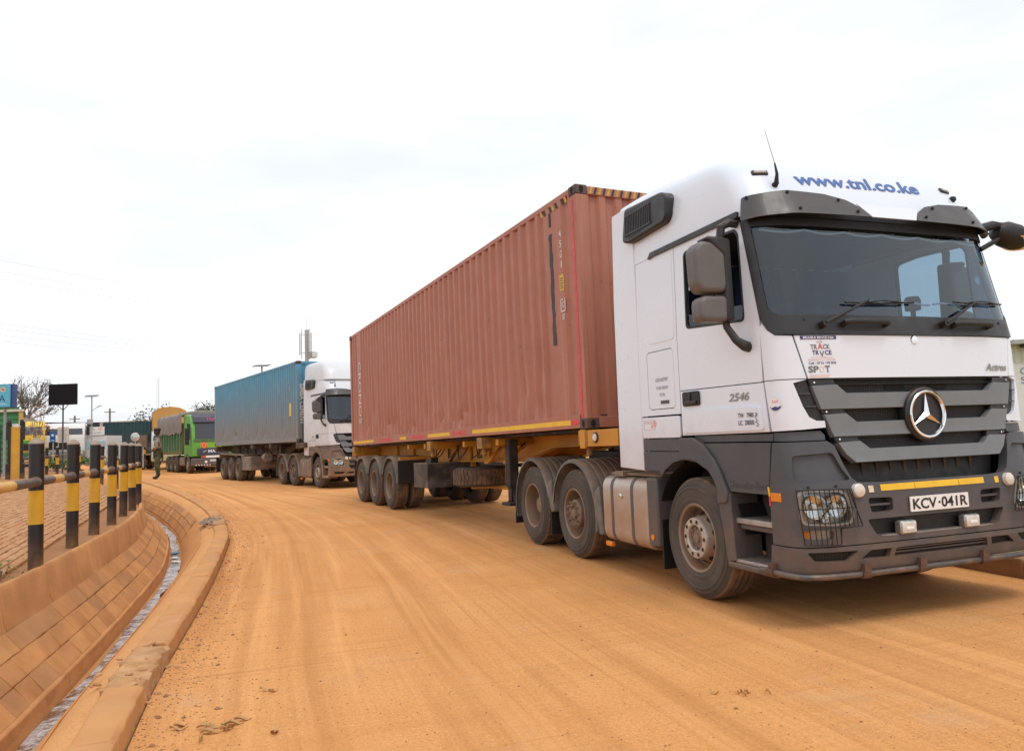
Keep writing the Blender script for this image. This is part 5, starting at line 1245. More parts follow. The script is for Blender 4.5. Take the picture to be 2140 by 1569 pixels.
def swept_piece(s0, s1, prof, name, m, parent, jit=0., bev=.008, rr=None, taper=True):
    """closed section prof [(d,zfun)] swept between stations s0..s1"""
    n = max(2, int((s1-s0)/(.05 if jit > .015 else .11 if jit > .005 else .22))+1); rows = []
    for k in range(n+1):
        p, nn = at_s(lerp(s0, s1, k/n)); row = []
        for d, zf in prof:
            x, y = p.x+nn.x*d, p.y+nn.y*d; jj = rr.uniform(-jit, jit) if rr else 0
            row.append((x+3.5+jj, y-6+jj*.6, zf(Vector((x, y, 0)), p)+(rr.uniform(-jit, jit) if rr else 0)))
        rows.append(row)
    q = MB(); q.grid(rows, closed=True); m0 = len(prof); q.f.append(tuple(reversed(range(m0)))); q.f.append(tuple(n*m0+i for i in range(m0)))
    return q.build(name, m, parent, 35, bev)
r5 = random.Random(21)
S0 = 9.5; SEND = CUM[len(sA)+len(KL)-1]
# slope surface: z along d between lip top and ledge
def slope(f, off):
    def z(p, k):
        a = rel(-.325)(p, k); b_ = ZL(p.y)-.335; return lerp(a, b_, f)+off
    return z
def course(f0, f1, ln, lo_, hi_, s_end, drop=.0, name='stone'):
    s = S0+r5.uniform(0, .3)
    while s < s_end:
        l = ln*r5.uniform(lo_, hi_); d0_, d1_ = lerp(.985, 1.335, f0), lerp(.985, 1.335, f1); h = r5.uniform(.003, .008)
        nx, nz = -.76, .5
        g = .002
        pr = [(d0_+g, slope(f0+.005, -.02)), (d1_-g, slope(f1-.005, -.02)), (d1_-g+.0-h*.7, slope(f1-.005, h)), (d0_+g-h*.7, slope(f0+.005, h))]
        swept_piece(s+.004, s+l-.004, pr, name, r5.choice(STN), drain, .004, .006, r5)
        s += l
course(.0, .33, .36, .75, 1.25, 33); course(.33, .66, .42, .75, 1.25, 33); course(.66, 1.0, .50, .8, 1.3, 33)
# bottom lip and upper coping blocks
s = S0
while s < 34:
    l = r5.uniform(.9, 1.5)
    swept_piece(s+.006, s+l-.006, [(.945, rel(-.42)), (1.0, rel(-.42)), (.99, rel(-.315)), (.955, rel(-.325))], 'lip_stone', r5.choice(STN[:3]), drain, .004, .010, r5); s += l
s = S0
while s < 36:
    l = r5.uniform(.8, 1.35)
    swept_piece(s+.008, s+l-.008, [(1.33, pav(-.36)), (1.44, pav(-.36)), (1.475, pav(-.004)), (1.425, pav(.006)), (1.395, pav(-.03)), (1.355, pav(-.29))], 'coping_block', r5.choice(STN[:3]), drain, .004, .012, r5); s += l
# right slope slabs with thin joints
s = S0
while s < 36:
    l = r5.uniform(.55, 1.1) if s > 25 else r5.uniform(1.1, 1.9)
    swept_piece(s+.004, s+l-.004, [(.43, rel(-.06)), (.725, rel(-.47)), (.720, rel(-.425)), (.595, rel(-.215+.012)), (.425, rel(-.008))], 'slope_slab', r5.choice([DRAINM, STN[0], STN[2], DRAINM]), drain, .003, .006, r5); s += l
# far part of that slope is blockwork in three courses
s = 27.5
while s < 36:
    l = r5.uniform(.3, .5)
    for d_a, z_a, d_b, z_b in ((.45, -.035, .54, -.14), (.545, -.145, .63, -.26), (.635, -.265, .715, -.41)):
        swept_piece(s+.012, s+l-.008, [(d_a, rel(z_a-.02)), (d_b, rel(z_b-.02)), (d_b+.012, rel(z_b+.028)), (d_a+.012, rel(z_a+.028))], 'stone', r5.choice(STN), drain, .003, .006, r5)
    s += l
# kerb stones; two of them broken
s = 7.2; k = 0
while s < SEND-.5:
    l = r5.uniform(.82, 1.0) if s > 12 else r5.uniform(.95, 1.2)
    p, _ = at_s(s+l/2); top = .125
    broken = (4.1 < p.y < 4.9) or (13.2 < p.y < 15.0)
    if 13.2 < p.y < 15.0: l = .36
    pr = [(.002, rel(-.10)), (.225, rel(-.05)), (.220, rel(top-.014)), (.190, rel(top-.002)), (.040, rel(top)), (.012, rel(top-.018))]
    swept_piece(s+.007, s+l-.007, pr, 'kerb_stone', KERBB if broken else KERBM, drain, .022 if broken else .0055, .010 if broken else .007, r5)
    if broken:
        # rubble where the kerb has crumbled
        for _ in range(30):
            ss = s+r5.uniform(0, l); pp, nn = at_s(ss); d_ = r5.uniform(-.10, .34); c = pp+nn*d_; sz = r5.uniform(.008, .034)
            q = MB(); rot = Matrix.Rotation(r5.uniform(0, 3), 3, 'Z') @ Matrix.Rotation(r5.uniform(-.5, .5), 3, 'X'); q.box((c.x+3.5, c.y-6, zk(pp)*.85+(0. if d_ < 0 else top if d_ < .18 else .085)+sz*.12), (sz*1.5, sz, sz*.55), rot); q.build('rubble', KERBB, drain, None, .008)
    s += l; k += 1

# ---- pavement: interlocking bricks, the nearest as single pieces, the rest joined
pave = empty('pavement', (-6, 9, .42)); tag(pave, kind='structure')
PB = [mat('paver_%d' % i, c, .95, 0, .25, 9, bump=.4, bs=60, col2=c2, spec=.15) for i, (c, c2) in enumerate([((.52, .27, .13), (.44, .22, .10)), ((.47, .24, .12), (.56, .31, .16)), ((.55, .31, .165), (.47, .25, .12)), ((.42, .205, .10), (.50, .26, .13))])]
bw_, bl_ = .115, .232
cells = []
ang = math.atan2(TG[60].y, TG[60].x)
ca, sa = math.cos(ang), math.sin(ang)
for i in range(-14, 130):
    for j in range(0, 150):
        lx = (i+.5*(j % 2))*bl_; ly = j*bw_
        x = -4.4+ca*lx-sa*ly; y = 6.2+sa*lx+ca*ly
        cells.append((x, y))
import bisect as _b
KLx = np.array([(p.x, p.y) for p in ST]); LNx = np.array([(n.x, n.y) for n in LN])
pts = np.array(cells); keep = []
for (x, y) in cells:
    d = KLx-np.array((x, y)); i = int(np.argmin((d**2).sum(1))); dd = -(d[i]*LNx[i]).sum()
    if dd > 1.50 and y > 1.5 and dd < 14: keep.append((x, y))
# order by apparent size, only those inside the picture or just beside it
def inview(x, y): return y > 4.2 and -.76 < x/y < .2
keep = [c for c in keep if inview(*c)]
keep.sort(key=lambda c: math.hypot(c[0], c[1]))
def brick_mesh(h=.045):
    q = MB(); a, b_ = bl_/2-.006, bw_/2-.006; c = .007
    # paver with a chamfered top edge and slightly waved long sides
    lo = [(-a, -b_), (0, -b_+.006), (a, -b_), (a, b_), (0, b_+.006-.012), (-a, b_)]
    hi = [(x*(1-c/a), y*(1-c/b_)) for x, y in lo]
    vs = [(x, y, -h) for x, y in lo]+[(x, y, -c) for x, y in lo]+[(x, y, 0) for x, y in hi]
    fs = [(i, (i+1) % 6, 6+(i+1) % 6, 6+i) for i in range(6)]+[(6+i, 6+(i+1) % 6, 12+(i+1) % 6, 12+i) for i in range(6)]+[tuple(range(12, 18))]
    q.add(vs, fs); return q
bms = []
for m_ in PB:
    me = brick_mesh().mesh('paver', 20, fix=True); me.materials.append(m_); bms.append(me)
r6 = random.Random(77)
for (x, y) in keep[:300]:
    o = link('brick', r6.choice(bms), None, pave, (x+6, y-9, ZL(y)-.42+r6.uniform(-.005, .004)), (r6.uniform(-.02, .02), r6.uniform(-.02, .02), ang+r6.uniform(-.012, .012)))
jo = [MB() for _ in PB]; base = brick_mesh()
for (x, y) in keep[300:6500]:
    mb_ = r6.choice(jo); z = ZL(y)-.42+r6.uniform(-.004, .004); a = ang+r6.uniform(-.01, .01); c_, s_ = math.cos(a), math.sin(a)
    mb_.add([(x+6+c_*v[0]-s_*v[1], y-9+s_*v[0]+c_*v[1], z+v[2]) for v in base.v[6:]], [tuple(i-6 for i in f) for f in base.f[6:]])
for mb_, m_ in zip(jo, PB): tag(link('brick_paving', mb_.mesh('brick_paving', 20, fix=False), m_, pave), kind='stuff')
# ================================================================ pipe barrier along the drain
BK = mat('bollard_black', (.010, .010, .011), .4, 0, .25, 6, col2=(.018, .016, .015), top=.2, dust=(.45, -.1, .30))
YB = mat('bollard_yellow', (.76, .43, .015), .5, 0, .12, 9, col2=(.64, .34, .02), dust=(.3, -.1, .8))
RB = mat('rail_worn_black', (.085, .070, .064), .55, 0, .25, 7, col2=(.12, .085, .065), top=.4)
RY = mat('rail_worn_yellow', (.70, .43, .12), .6, 0, .2, 7, col2=(.60, .34, .10), top=.25)
CAPM = mat('bollard_cap', (.30, .25, .21), .7, 0, .25, 14, top=.4)
def post_meshes(r=.064, h=1.2):
    out_ = []
    for z0, z1, m in ((-.25, .385, BK), (.385, .70, YB), (.70, h-.055, BK)):
        q = MB(); q.cyl((0, 0, z0), (0, 0, z1), r, n=24); me = q.mesh('band', 40); me.materials.append(m); out_.append(me)
    q = MB(); q.lathe([(r+.004, -.062), (r+.006, -.052), (r*.8, -.03), (r*.35, -.004), (0, 0)], (0, 0, h), 'Z', 24); me = q.mesh('cap', 50); me.materials.append(CAPM); out_.append(me)
    return out_
PM = post_meshes()
def barrier(pts, label, r=.043, zr=.78, first=None, nm='pipe_barrier', last=None):
    root = empty(nm, (pts[0][0], pts[0][1], 0)); ox, oy = pts[0][0], pts[0][1]
    tag(root, label, 'barrier')
    rr = random.Random(3)
    for (x, y) in pts:
        e = empty('post', (x-ox, y-oy, ZL(y)), (rr.uniform(-.022, .022), rr.uniform(-.022, .022), rr.uniform(0, 3)), root)
        for me, n_ in zip(PM, ('lower_band', 'yellow_band', 'upper_band', 'post_cap')): link(n_, me, None, e)
    full = ([first] if first else [])+list(pts)+([last] if last else [])
    for a, b in zip(full[:-1], full[1:]):
        A = Vector((a[0]-ox, a[1]-oy, ZL(a[1])+zr)); B_ = Vector((b[0]-ox, b[1]-oy, ZL(b[1])+zr))
        q = MB(); q.cyl(A, A.lerp(B_, .36), r, n=18, caps=False); rl = q.build('rail', RB, root); q = MB(); q.cyl(A.lerp(B_, .62), B_, r, n=18, caps=False); q.build('rail', RB, root)
        q = MB(); q.cyl(A.lerp(B_, .36), A.lerp(B_, .62), r, n=18, caps=False); q.build('yellow_sleeve', RY, rl)
        q = MB(); q.lathe([(r, -.10), (r+.007, -.07), (r+.010, 0), (r+.007, .07), (r, .10)], n=16, axis='Z'); o = q.build('rail_joint', RB, rl); o.location = B_; o.rotation_euler = (B_-A).to_track_quat('Z', 'Y').to_euler()
    return root
barrier([(-4.55, 7.13), (-5.10, 8.64), (-5.58, 9.94), (-6.02, 11.19), (-6.56, 12.55), (-7.01, 13.73), (-7.62, 15.15), (-8.9, 17.6), (-10.62, 20.55), (-12.49, 23.48), (-14.08, 25.52)],
        'black and yellow pipe barrier of round posts lining the drain', first=(-3.75, 5.0))
barrier([(-21.35, 36.7), (-20.35, 33.3), (-19.95, 31.9), (-19.6, 30.6)], 'low black and yellow pipe barrier behind the front row near the gate', last=(-19.2, 29.2))
barrier([(-27.6, 53.2), (-26.6, 53.8), (-25.6, 54.4), (-24.6, 55.0), (-23.7, 55.6)], 'tiny far yellow black barrier left of the soldier beyond the road')

# ================================================================ gate with yellow pillar
GY = mat('pillar_yellow', (.68, .38, .035), .7, 0, .18, 5, col2=(.60, .30, .03), dust=(.5, -.3, 1.6))
zg = ZL(29)
gp = empty('gate_pillar', (-19.33, 29.0, zg), (0, 0, rad(28))); tag(gp, 'yellow painted square gate pillar with black edges by the gate', 'pillar')
q = MB(); q.b2(-.18, .18, -.18, .18, -.2, 2.0); q.build('shaft', GY, gp, bev=.015)
q = MB(); q.b2(-.13, .13, -.13, .13, 2.0, 2.12); q.build('cap_block', mat('cap_white', (.7, .7, .68), .6), gp, bev=.01)
for sd in (-1, 1):
    q = MB(); q.b2(sd*.20-.05, sd*.20+.05, -.22, -.12, -.2, 2.02); q.build('edge_post', BK, gp, bev=.01)
    q = MB(); q.box((sd*.20, -.17, 2.16), (.13, .13, .26)); q.build('finial', BK, gp, bev=.04)
    q = MB(); q.box((sd*.25, -.17, 1.85), (.12, .11, .7)); q.box((sd*.25, -.17, .3), (.12, .11, .6)); q.build('hinge_block', BK, gp, bev=.01)
gt = empty('steel_gate', (-19.75, 28.75, zg), (0, 0, rad(28))); tag(gt, 'black steel bar gate at the left edge beside the yellow pillar', 'gate')
for k in range(14):
    q = MB(); q.b2(-.10*k-.018, -.10*k+.018, -.015, .015, .05, 2.05); q.build('bar', BK, gt)
for z in (.35, 1.15, 1.75):
    q = MB(); q.b2(-1.35, .05, -.025, .025, z-.025, z+.025); q.build('cross_rail', BK, gt)

# ================================================================ signs, screen, lamps at the left
SB = mat('sign_blue', (.10, .42, .56), .4, 0, .06, 3); SBD = mat('sign_blue_dark', (.03, .06, .20), .4)
sg = empty('blue_signboard', (-22.9, 33.0, ZL(33))); tag(sg, 'pale blue signboard with letters IA at the left edge above the green container', 'sign')
zb = -ZL(33)
q = MB(); q.b2(-.95, .62, -.02, .02, 3.64+zb, 4.64+zb); q.build('face_panel', SB, sg)
q = MB(); q.b2(.60, .72, .03, .30, 3.62+zb, 4.66+zb); q.b2(-.95, .60, .02, .30, 3.62+zb, 4.66+zb); q.build('box_body', SBD, sg)
for x in (-.7, .3): 
    q = MB(); q.b2(x-.04, x+.04, .1, .18, -.3, 3.66+zb); q.build('leg', mat('grey_post', (.3, .3, .3), .6), sg)
fit_text('IA', .36, .30, lambda a, b, h: (.23+a, -.023, 4.02+zb+b), 'sign_lettering', NAVY, sg)
fit_text('NAMANGA', .9, .07, lambda a, b, h: (.0+a, -.023, 3.78+zb+b), 'sign_lettering', mat('sign_white', (.8, .8, .8), .5), sg)
q = MB(); q.lathe([(0, 0), (.12, 0)], n=20, axis='Y'); em = q.build('emblem', mat('emblem_gold', (.62, .55, .38), .5), sg, loc=(.30, -.024, 4.42+zb))
q = MB(); q.lathe([(0, 0), (.07, 0)], n=16, axis='Y'); q.build('emblem_centre', mat('emblem_red', (.5, .2, .15), .5), em, loc=(0, -.003, 0))
# green kiosk container behind the gate
gk = empty('green_kiosk', (-25.6, 36.5, ZL(36))); tag(gk, 'green ribbed container kiosk with yellow corner behind the gate at left edge', 'kiosk')
GK = mat('kiosk_green', (.04, .19, .07), .6, 0, .2, 4, top=.3); YK = mat('kiosk_yellow', (.6, .42, .12), .6, 0, .15, 4)
zk_ = -ZL(36)
q = MB(); q.grid([[(x, -.0-(.03 if i % 2 else 0), z) for i, z in enumerate(np.linspace(.0, 3.2, 24))] for x in (-2.5, 1.42)]); q.build('wall', GK, gk, None)
q = MB(); q.b2(1.42, 1.56, -.06, .06, 0, 3.72+zk_); q.build('corner_post', YK, gk); q = MB(); q.b2(-2.6, 1.60, -.1, .1, 3.62+zk_, 3.74+zk_); q.build('roof_edge', mat('kiosk_cream', (.6, .55, .42), .6), gk)
q = MB(); q.b2(-.6, -.54, -.05, -.02, 0, 3.1); q.build('rib', GK, gk)
# flat screen on a post
tv = empty('display_screen', (-20.55, 34.0, ZL(34))); tag(tv, 'dark blank flat screen on a thin post', 'screen'); zt_ = -ZL(34)
q = MB(); q.b2(-.645, .645, -.03, .06, 3.70+zt_, 4.66+zt_); q.build('screen_case', mat('screen_case', (.012, .012, .014), .6, spec=.2), tv, bev=.01)
q = MB(); q.b2(-.62, .62, -.034, -.031, 3.73+zt_, 4.63+zt_); q.build('screen_glass', mat('screen_black', (.010, .008, .010), .6, 0, .1, 3, spec=.15), tv)
q = MB(); q.cyl((0, .02, -.3), (0, .02, 3.72+zt_), .035, n=10); q.build('post', mat('dark_post', (.06, .06, .065), .5), tv)
q = MB(); q.tube([(0, .02, 3.45+zt_), (-.24, .02, 3.70+zt_)], .018, 6); q.tube([(0, .02, 3.45+zt_), (.24, .02, 3.70+zt_)], .018, 6); q.build('brace', mat('dark_post', (.06, .06, .065), .5), tv)
GALV = mat('galvanised', (.42, .42, .43), .5, .4, .12, 6)
def solar_lamp(loc, h, label, arm=True, yaw=0., sc_=1.):
    r_ = empty('solar_street_lamp', loc, (0, 0, yaw)); tag(r_, label, 'street lamp', 'solar street lamps')
    q = MB(); q.cyl((0, 0, -.3), (0, 0, h), .055*sc_, .035*sc_, n=10); q.build('pole', GALV, r_)
    q = MB(); q.box((0, 0, h+.06), (.66*sc_, .5*sc_, .04), Matrix.Rotation(.22, 3, 'X')); q.build('solar_panel', mat('solar_panel', (.10, .085, .085), .3, .2, .1), r_)
    if arm:
        q = MB(); q.tube([(0, 0, h-.85), (.2, 0, h-.70), (.34, 0, h-.62)], .018, 6); q.build('arm', GALV, r_)
        q = MB(); q.box((.42, 0, h-.58), (.24, .10, .05), Matrix.Rotation(-.3, 3, 'Y')); q.build('lamp_head', GALV, r_, bev=.015)
        q = MB(); q.box((-.06, -.08, h-1.5), (.30, .16, .3)); q.build('battery_box', GALV, r_, bev=.02)
    return r_
solar_lamp((-25.45, 45.0, ZL(45)), 4.85-ZL(45), 'solar street lamp with arm standing right of the flat screen', yaw=.2)
solar_lamp((-13.46, 40.0, .2), 5.55, 'solar street lamp whose panel peeks over the blue container', arm=False, sc_=1.25)
# blue road sign
bs = empty('blue_post_sign', (-23.46, 38.0, ZL(38))); tag(bs, 'small blue sign on a pale post left of the notice board', 'sign')
q = MB(); q.b2(-.14, .14, -.02, .0, 1.40, 1.92); q.build('plate', mat('road_sign_blue', (.03, .12, .38), .4), bs); q = MB(); q.cyl((0, .03, -.2), (0, .03, 1.6), .03, n=8); q.build('post', GALV, bs)
q = MB(); q.lathe([(0, 0), (.07, 0)], n=16, axis='Y'); q.build('symbol', WHITEP, bs, loc=(0, -.024, 1.76)); q = MB(); q.b2(-.09, .09, -.025, -.021, 1.47, 1.51); q.build('symbol', WHITEP, bs)
nb = empty('notice_board', (-25.35, 42.0, ZL(42))); tag(nb, 'pale notice board with rows of small print on two posts', 'sign')
q = MB(); q.b2(-.30, .30, -.02, .02, 1.38, 2.25); q.build('board', mat('board_cream', (.62, .58, .52), .6, 0, .1), nb)
for k in range(7): 
    q = MB(); q.b2(-.24, .24-.06*(k % 3), -.024, -.021, 1.46+.10*k, 1.49+.10*k); q.build('print_line', mat('print_brown', (.32, .22, .18), .6), nb)
for x in (-.28, .28): 
    q = MB(); q.cyl((x, .03, -.2), (x, .03, 2.2), .025, n=8); q.build('post', GALV, nb)
# round traffic mirror and the brown board right of it
rm = empty('traffic_mirror', (-20.3, 40.0, ZL(40))); tag(rm, 'round grey convex mirror on a post above the barrier', 'mirror')
q = MB(); q.lathe([(0, -.05), (.14, -.035), (.23, 0), (.24, .02), (0, .03)], n=24, axis='Y'); q.build('disc', mat('mirror_disc', (.55, .58, .58), .2, .3, .1), rm, loc=(0, 0, 2.23-ZL(40))); q = MB(); q.cyl((0, .04, -.2), (0, .04, 2.2-ZL(40)), .028, n=8); q.build('post', GALV, rm)
bb = empty('brown_board', (-20.87, 42.0, ZL(42))); tag(bb, 'brown weathered board beside the round mirror', 'sign')
q = MB(); q.b2(-.26, .22, -.02, .02, 1.68-ZL(42), 2.36-ZL(42)); q.build('panel', mat('board_brown', (.17, .12, .09), .7, 0, .2), bb); q = MB(); q.cyl((0, .04, -.2), (0, .04, 2.2-ZL(42)), .03, n=8); q.build('post', GALV, bb)

# ================================================================ far containers, kiosk, vehicles, wall
DKG = mat('far_container_green', (.020, .060, .068), .6, 0, .15, 2, dust=(.2, 0, 2)); DKN = mat('far_container_navy', (.032, .045, .060), .6, 0, .15, 2)
def far_box(name, cx, cy, z0, L_, Wd, H_, yaw, m, label, cat='container', pitch=.28):
    r_ = empty(name, (cx, cy, z0), (0, 0, yaw)); tag(r_, label, cat)
    for y in (-Wd/2, Wd/2):
        prof = []; x = -L_/2
        while x < L_/2: prof += [(x, 0), (x+pitch*.35, 0), (x+pitch*.5, .04), (x+pitch*.85, .04)]; x += pitch
        q = MB(); q.grid([[(px, y-(py if y > 0 else -py), z) for px, py in prof] for z in (.1, H_-.08)]); q.build('side_wall', m, r_, None)
    for x in (-L_/2, L_/2):
        prof = []; y = -Wd/2
        while y < Wd/2: prof += [(y, 0), (y+pitch*.35, 0), (y+pitch*.5, .04), (y+pitch*.85, .04)]; y += pitch
        q = MB(); q.grid([[(x-(py if x > 0 else -py), yy, z) for yy, py in prof] for z in (.1, H_-.08)]); q.build('end_wall', m, r_, None)
    q = MB(); q.b2(-L_/2, L_/2, -Wd/2, Wd/2, H_-.08, H_); q.build('roof', m, r_)
    q = MB()
    for x in (-L_/2, L_/2):
        for y in (-Wd/2, Wd/2): q.b2(x-.06, x+.06, y-.06, y+.06, 0, H_)
    q.build('corner_post', m, r_)
    return r_
far_box('dark_container', -38.4, 62.5, 1.3, 6.0, 2.44, 2.80, rad(62), DKN, 'dark navy container seen end on behind the yellow truck')
far_box('dark_container', -26.6, 61.0, 1.15, 12.0, 2.44, 2.68, rad(8), DKG, 'long dark green container behind the traffic mirror and orange truck')
r_ = empty('container_chassis', (-26.6, 61.0, 0), (0, 0, rad(8))); tag(r_, 'dark wheeled chassis under the long dark green container', 'trailer')
q = MB(); q.b2(-6, 6, -.5, .5, .9, 1.14); q.build('frame', FRAME, r_)
for x in (-4.6, -3.3, 3.6, 4.9):
    for sd in (-1, 1): wheel(r_, x, 1.2, sd, 't', R=.5)
bpy.context.view_layer.update()
# long low wall / warehouse far behind
wl = empty('warehouse', (-47, 88, 1)); tag(wl, 'long low brown walled warehouse with pale roof edge along the left horizon', 'building')
q = MB(); q.b2(-14, 34, 0, 6, -2, 3.55); q.build('wall', mat('warehouse_wall', (.30, .225, .17), .9, 0, .15, .6), wl); q = MB(); q.prism([(-14.4, 3.5), (34.4, 3.5), (34.4, 3.85), (10, 4.15), (-14.4, 4.0)], -.4, 6.4); q.build('roof', mat('warehouse_roof', (.42, .38, .34), .8, 0, .1, .5), wl)
for k in range(8): 
    q = MB(); q.b2(-12+5.5*k, -11.6+5.5*k, -.12, 0, -2, 3.4); q.build('pilaster', mat('warehouse_pilaster', (.25, .19, .15), .9), wl)
# offer kiosk with white board
ok = empty('shop_kiosk', (-28.3, 50.5, ZL(50))); tag(ok, 'white and blue shop front with lettered board on its roof', 'kiosk'); zo = -ZL(50)
q = MB(); q.b2(-.75, .75, 0, 2, 0, 2.62+zo); q.build('wall', mat('kiosk_white', (.68, .70, .72), .6, 0, .08), ok)
q = MB(); q.b2(-.70, .70, -.03, 0, 1.75+zo, 2.25+zo); q.build('banner', mat('kiosk_banner', (.35, .55, .66), .5, 0, .2, 3), ok)
q = MB(); q.b2(-.66, .62, -.06, -.0, 2.66+zo, 3.22+zo); bd = q.build('board', mat('board_white', (.80, .80, .80), .5), ok)
fit_text('SPECIAL', .58, .15, lambda a, b, h: (-.30+a, -.064, 3.08+zo+b), 'board_lettering', GREYINK, bd); fit_text('24/7', .34, .16, lambda a, b, h: (.38+a, -.064, 3.08+zo+b), 'board_lettering', REDINK, bd); fit_text('SAFETY ACTION', .85, .13, lambda a, b, h: (-.05+a, -.064, 2.82+zo+b), 'board_lettering', GREYINK, bd)
def far_truck(name, loc, yaw, label, cab, low, hi, cargo=None, ch=3.2, cw=2.4, s=1.):
    """cab-over truck for the far background: cab, windscreen, side windows, grille, bumper, lamps, mirrors, wheels and a load body"""
    r_ = empty(name, loc, (0, 0, yaw)); tag(r_, label, 'truck')
    q = MB(); q.prism([(-.85, .85), (1.22, .85), (1.27, 1.7), (1.20, 1.95), (1.02, hi-.35), (.85, hi-.06), (.4, hi), (-.85, hi)], -cw/2, cw/2); q.build('cab', cab, r_, bev=.06)
    q = MB(); q.add([(1.225, -cw/2+.12, 1.98), (1.225, cw/2-.12, 1.98), (1.055, cw/2-.16, hi-.38), (1.055, -cw/2+.16, hi-.38)], [(0, 1, 2, 3)]); q.build('windscreen', mat('far_glass', (.03, .04, .05), .08, 0, .1, 3, coat=.5), r_)
    for sd in (-1, 1):
        q = MB(); q.prism([(.0, 1.95), (.85, 1.9), (.78, hi-.45), (.0, hi-.42)], sd*(cw/2+.004), sd*(cw/2-.02)); q.build('side_window', mat('far_glass', (.03, .04, .05), .08), r_)
        q = MB(); q.box((.9, sd*(cw/2+.16), 2.2), (.12, .18, .6)); q.tube([(.9, sd*cw/2, 2.5), (.9, sd*(cw/2+.16), 2.45)], .03, 6); q.build('mirror', BLACK, r_, bev=.03)
        q = MB(); q.b2(1.30, 1.36, min(sd*.75, sd*1.1), max(sd*.75, sd*1.1), .62, .82); q.build('headlamp', mat('far_lamp', (.6, .6, .58), .2, .3), r_, bev=.03)
        wheel(r_, 0, cw/2-.02, sd, 'f', R=.5)
        for x in ch if isinstance(ch, tuple) else (-3.6, -4.9): wheel(r_, x, cw/2-.0, sd, 't', R=.5)
    q = MB(); q.b2(1.0, 1.34, -cw/2, cw/2, .42, .88); q.build('bumper', low, r_, bev=.05)
    q = MB(); q.b2(1.22, 1.275, -.85, .85, 1.0, 1.5); q.build('grille', BLACK, r_, bev=.02)
    q = MB(); q.b2(-8.5, 1.0, -.45, .45, .7, .95); q.build('chassis', FRAME, r_)
    return r_
# yellow and green truck
yt = far_truck('yellow_truck', (-31.3, 47.6, ZL(46)), rad(-58), 'yellow truck with green stripe beyond the gate pillar', mat('truck_yellow', (.70, .46, .02), .4, 0, .1), mat('truck_low_green', (.05, .13, .04), .6), 2.85)
q = MB(); q.b2(1.24, 1.29, -1.15, 1.15, 1.42, 1.62); q.build('stripe', mat('truck_green', (.08, .30, .03), .5), yt)
q = MB()
rows = [[(x, 1.2*math.cos(a), 2.0+1.15*max(0, math.sin(a))) for a in np.linspace(0, math.pi, 13)] for x in np.linspace(-7.5, -1.0, 6)]
q.grid(rows); n_ = 13; q.f.append(tuple(range(n_))); q.f.append(tuple(5*n_+i for i in range(n_))); q.build('tarpaulin', mat('tarp_grey', (.30, .28, .26), .8, 0, .15, 3), yt, 40)
q = MB(); q.b2(-7.5, -1.0, -1.2, 1.2, 1.0, 2.0); q.build('load_bed', mat('load_bed', (.12, .10, .08), .7), yt)
# white truck by the kiosk
wt = far_truck('white_truck', (-30.3, 50.5, ZL(46)), rad(-64), 'white truck cab parked beside the shop kiosk', mat('truck_white', (.75, .75, .74), .4, 0, .08), mat('truck_low_grey', (.22, .22, .22), .6), 2.75)
q = MB(); q.b2(-6, -1.1, -1.2, 1.2, .95, 2.3); q.build('load_box', mat('truck_box_grey', (.5, .5, .48), .6), wt)
# orange covered truck
orng = mat('orange_tarpaulin', (.58, .30, .085), .8, 0, .12, 1.5, col2=(.50, .25, .07))
ot = far_truck('orange_truck', (-26.5, 57.5, .25), rad(-68), 'tall orange covered truck standing behind the green tipper', mat('truck_pale', (.55, .60, .55), .4, 0, .1), mat('truck_low_cream', (.55, .50, .30), .6), 2.75)
q = MB()
rows = [[(x, 1.27*yy, 1.1+zz+.06*math.sin(x*3+yy)) for yy, zz in ((-1, 0), (-1.0, 1.6), (-1, 2.85), (-.85, 3.2), (-.5, 3.42), (0, 3.5), (.5, 3.42), (.85, 3.2), (1, 2.85), (1, 1.6), (1, 0))] for x in np.linspace(-8.2, -1.05, 14)]
q.grid(rows); q.f.append(tuple(range(11))); q.f.append(tuple(13*11+i for i in range(11))); q.build('tarpaulin', orng, ot, 40)
q = MB()
for x in np.linspace(-7.8, -1.3, 7): q.tube([(x, -1.30, 1.1), (x, -1.30, 3.9)], .02, 6)
q.build('lashing', mat('rope', (.3, .2, .1), .9), ot)

# ================================================================ green tipper
LIME = mat('tipper_lime', (.115, .36, .055), .4, 0, .10, 3, top=.2); LIME2 = mat('tipper_pale_lime', (.38, .55, .30), .5, 0, .1, 3); DGRN = mat('tipper_dark_green', (.028, .15, .055), .5, 0, .2, 3, col2=(.05, .13, .05), dust=(.6, .6, 2.4)); RST = mat('tipper_rust_post', (.16, .11, .05), .7, 0, .3, 5)
NVY = mat('tipper_navy', (.05, .05, .085), .35, 0, .1, 4); MBL = mat('tipper_bumper', (.055, .060, .080), .5, 0, .15, 4, dust=(.4, .2, 1.1))
tp = empty('tipper_truck', (-19.05, 46.55, 0), (0, 0, -.955)); tag(tp, 'green tipper truck with grey tarpaulin behind the blue container', 'truck')
cw = 2.46; q = MB(); q.prism([(-.95, 1.0), (1.24, 1.0), (1.30, 1.75), (1.27, 2.05), (1.02, 3.08), (.92, 3.25), (.55, 3.52), (-.3, 3.60), (-.95, 3.55)], -cw/2, cw/2); q.build('cab', LIME, tp, bev=.07, seg=3)
q = MB(); q.prism([(1.02, 3.02), (1.18, 3.06), (1.05, 3.42), (.70, 3.62), (.55, 3.58)], -cw/2+.12, cw/2-.1); vz = q.build('sun_visor', NVY, tp, bev=.03)
fit_text('TEAM JAH', 1.5, .20, lambda a, b, h: (1.118-b*.36+.012, .35+a, 3.24+b), 'visor_lettering', mat('pink_letters', (.5, .05, .20), .5), vz, bold=.02)
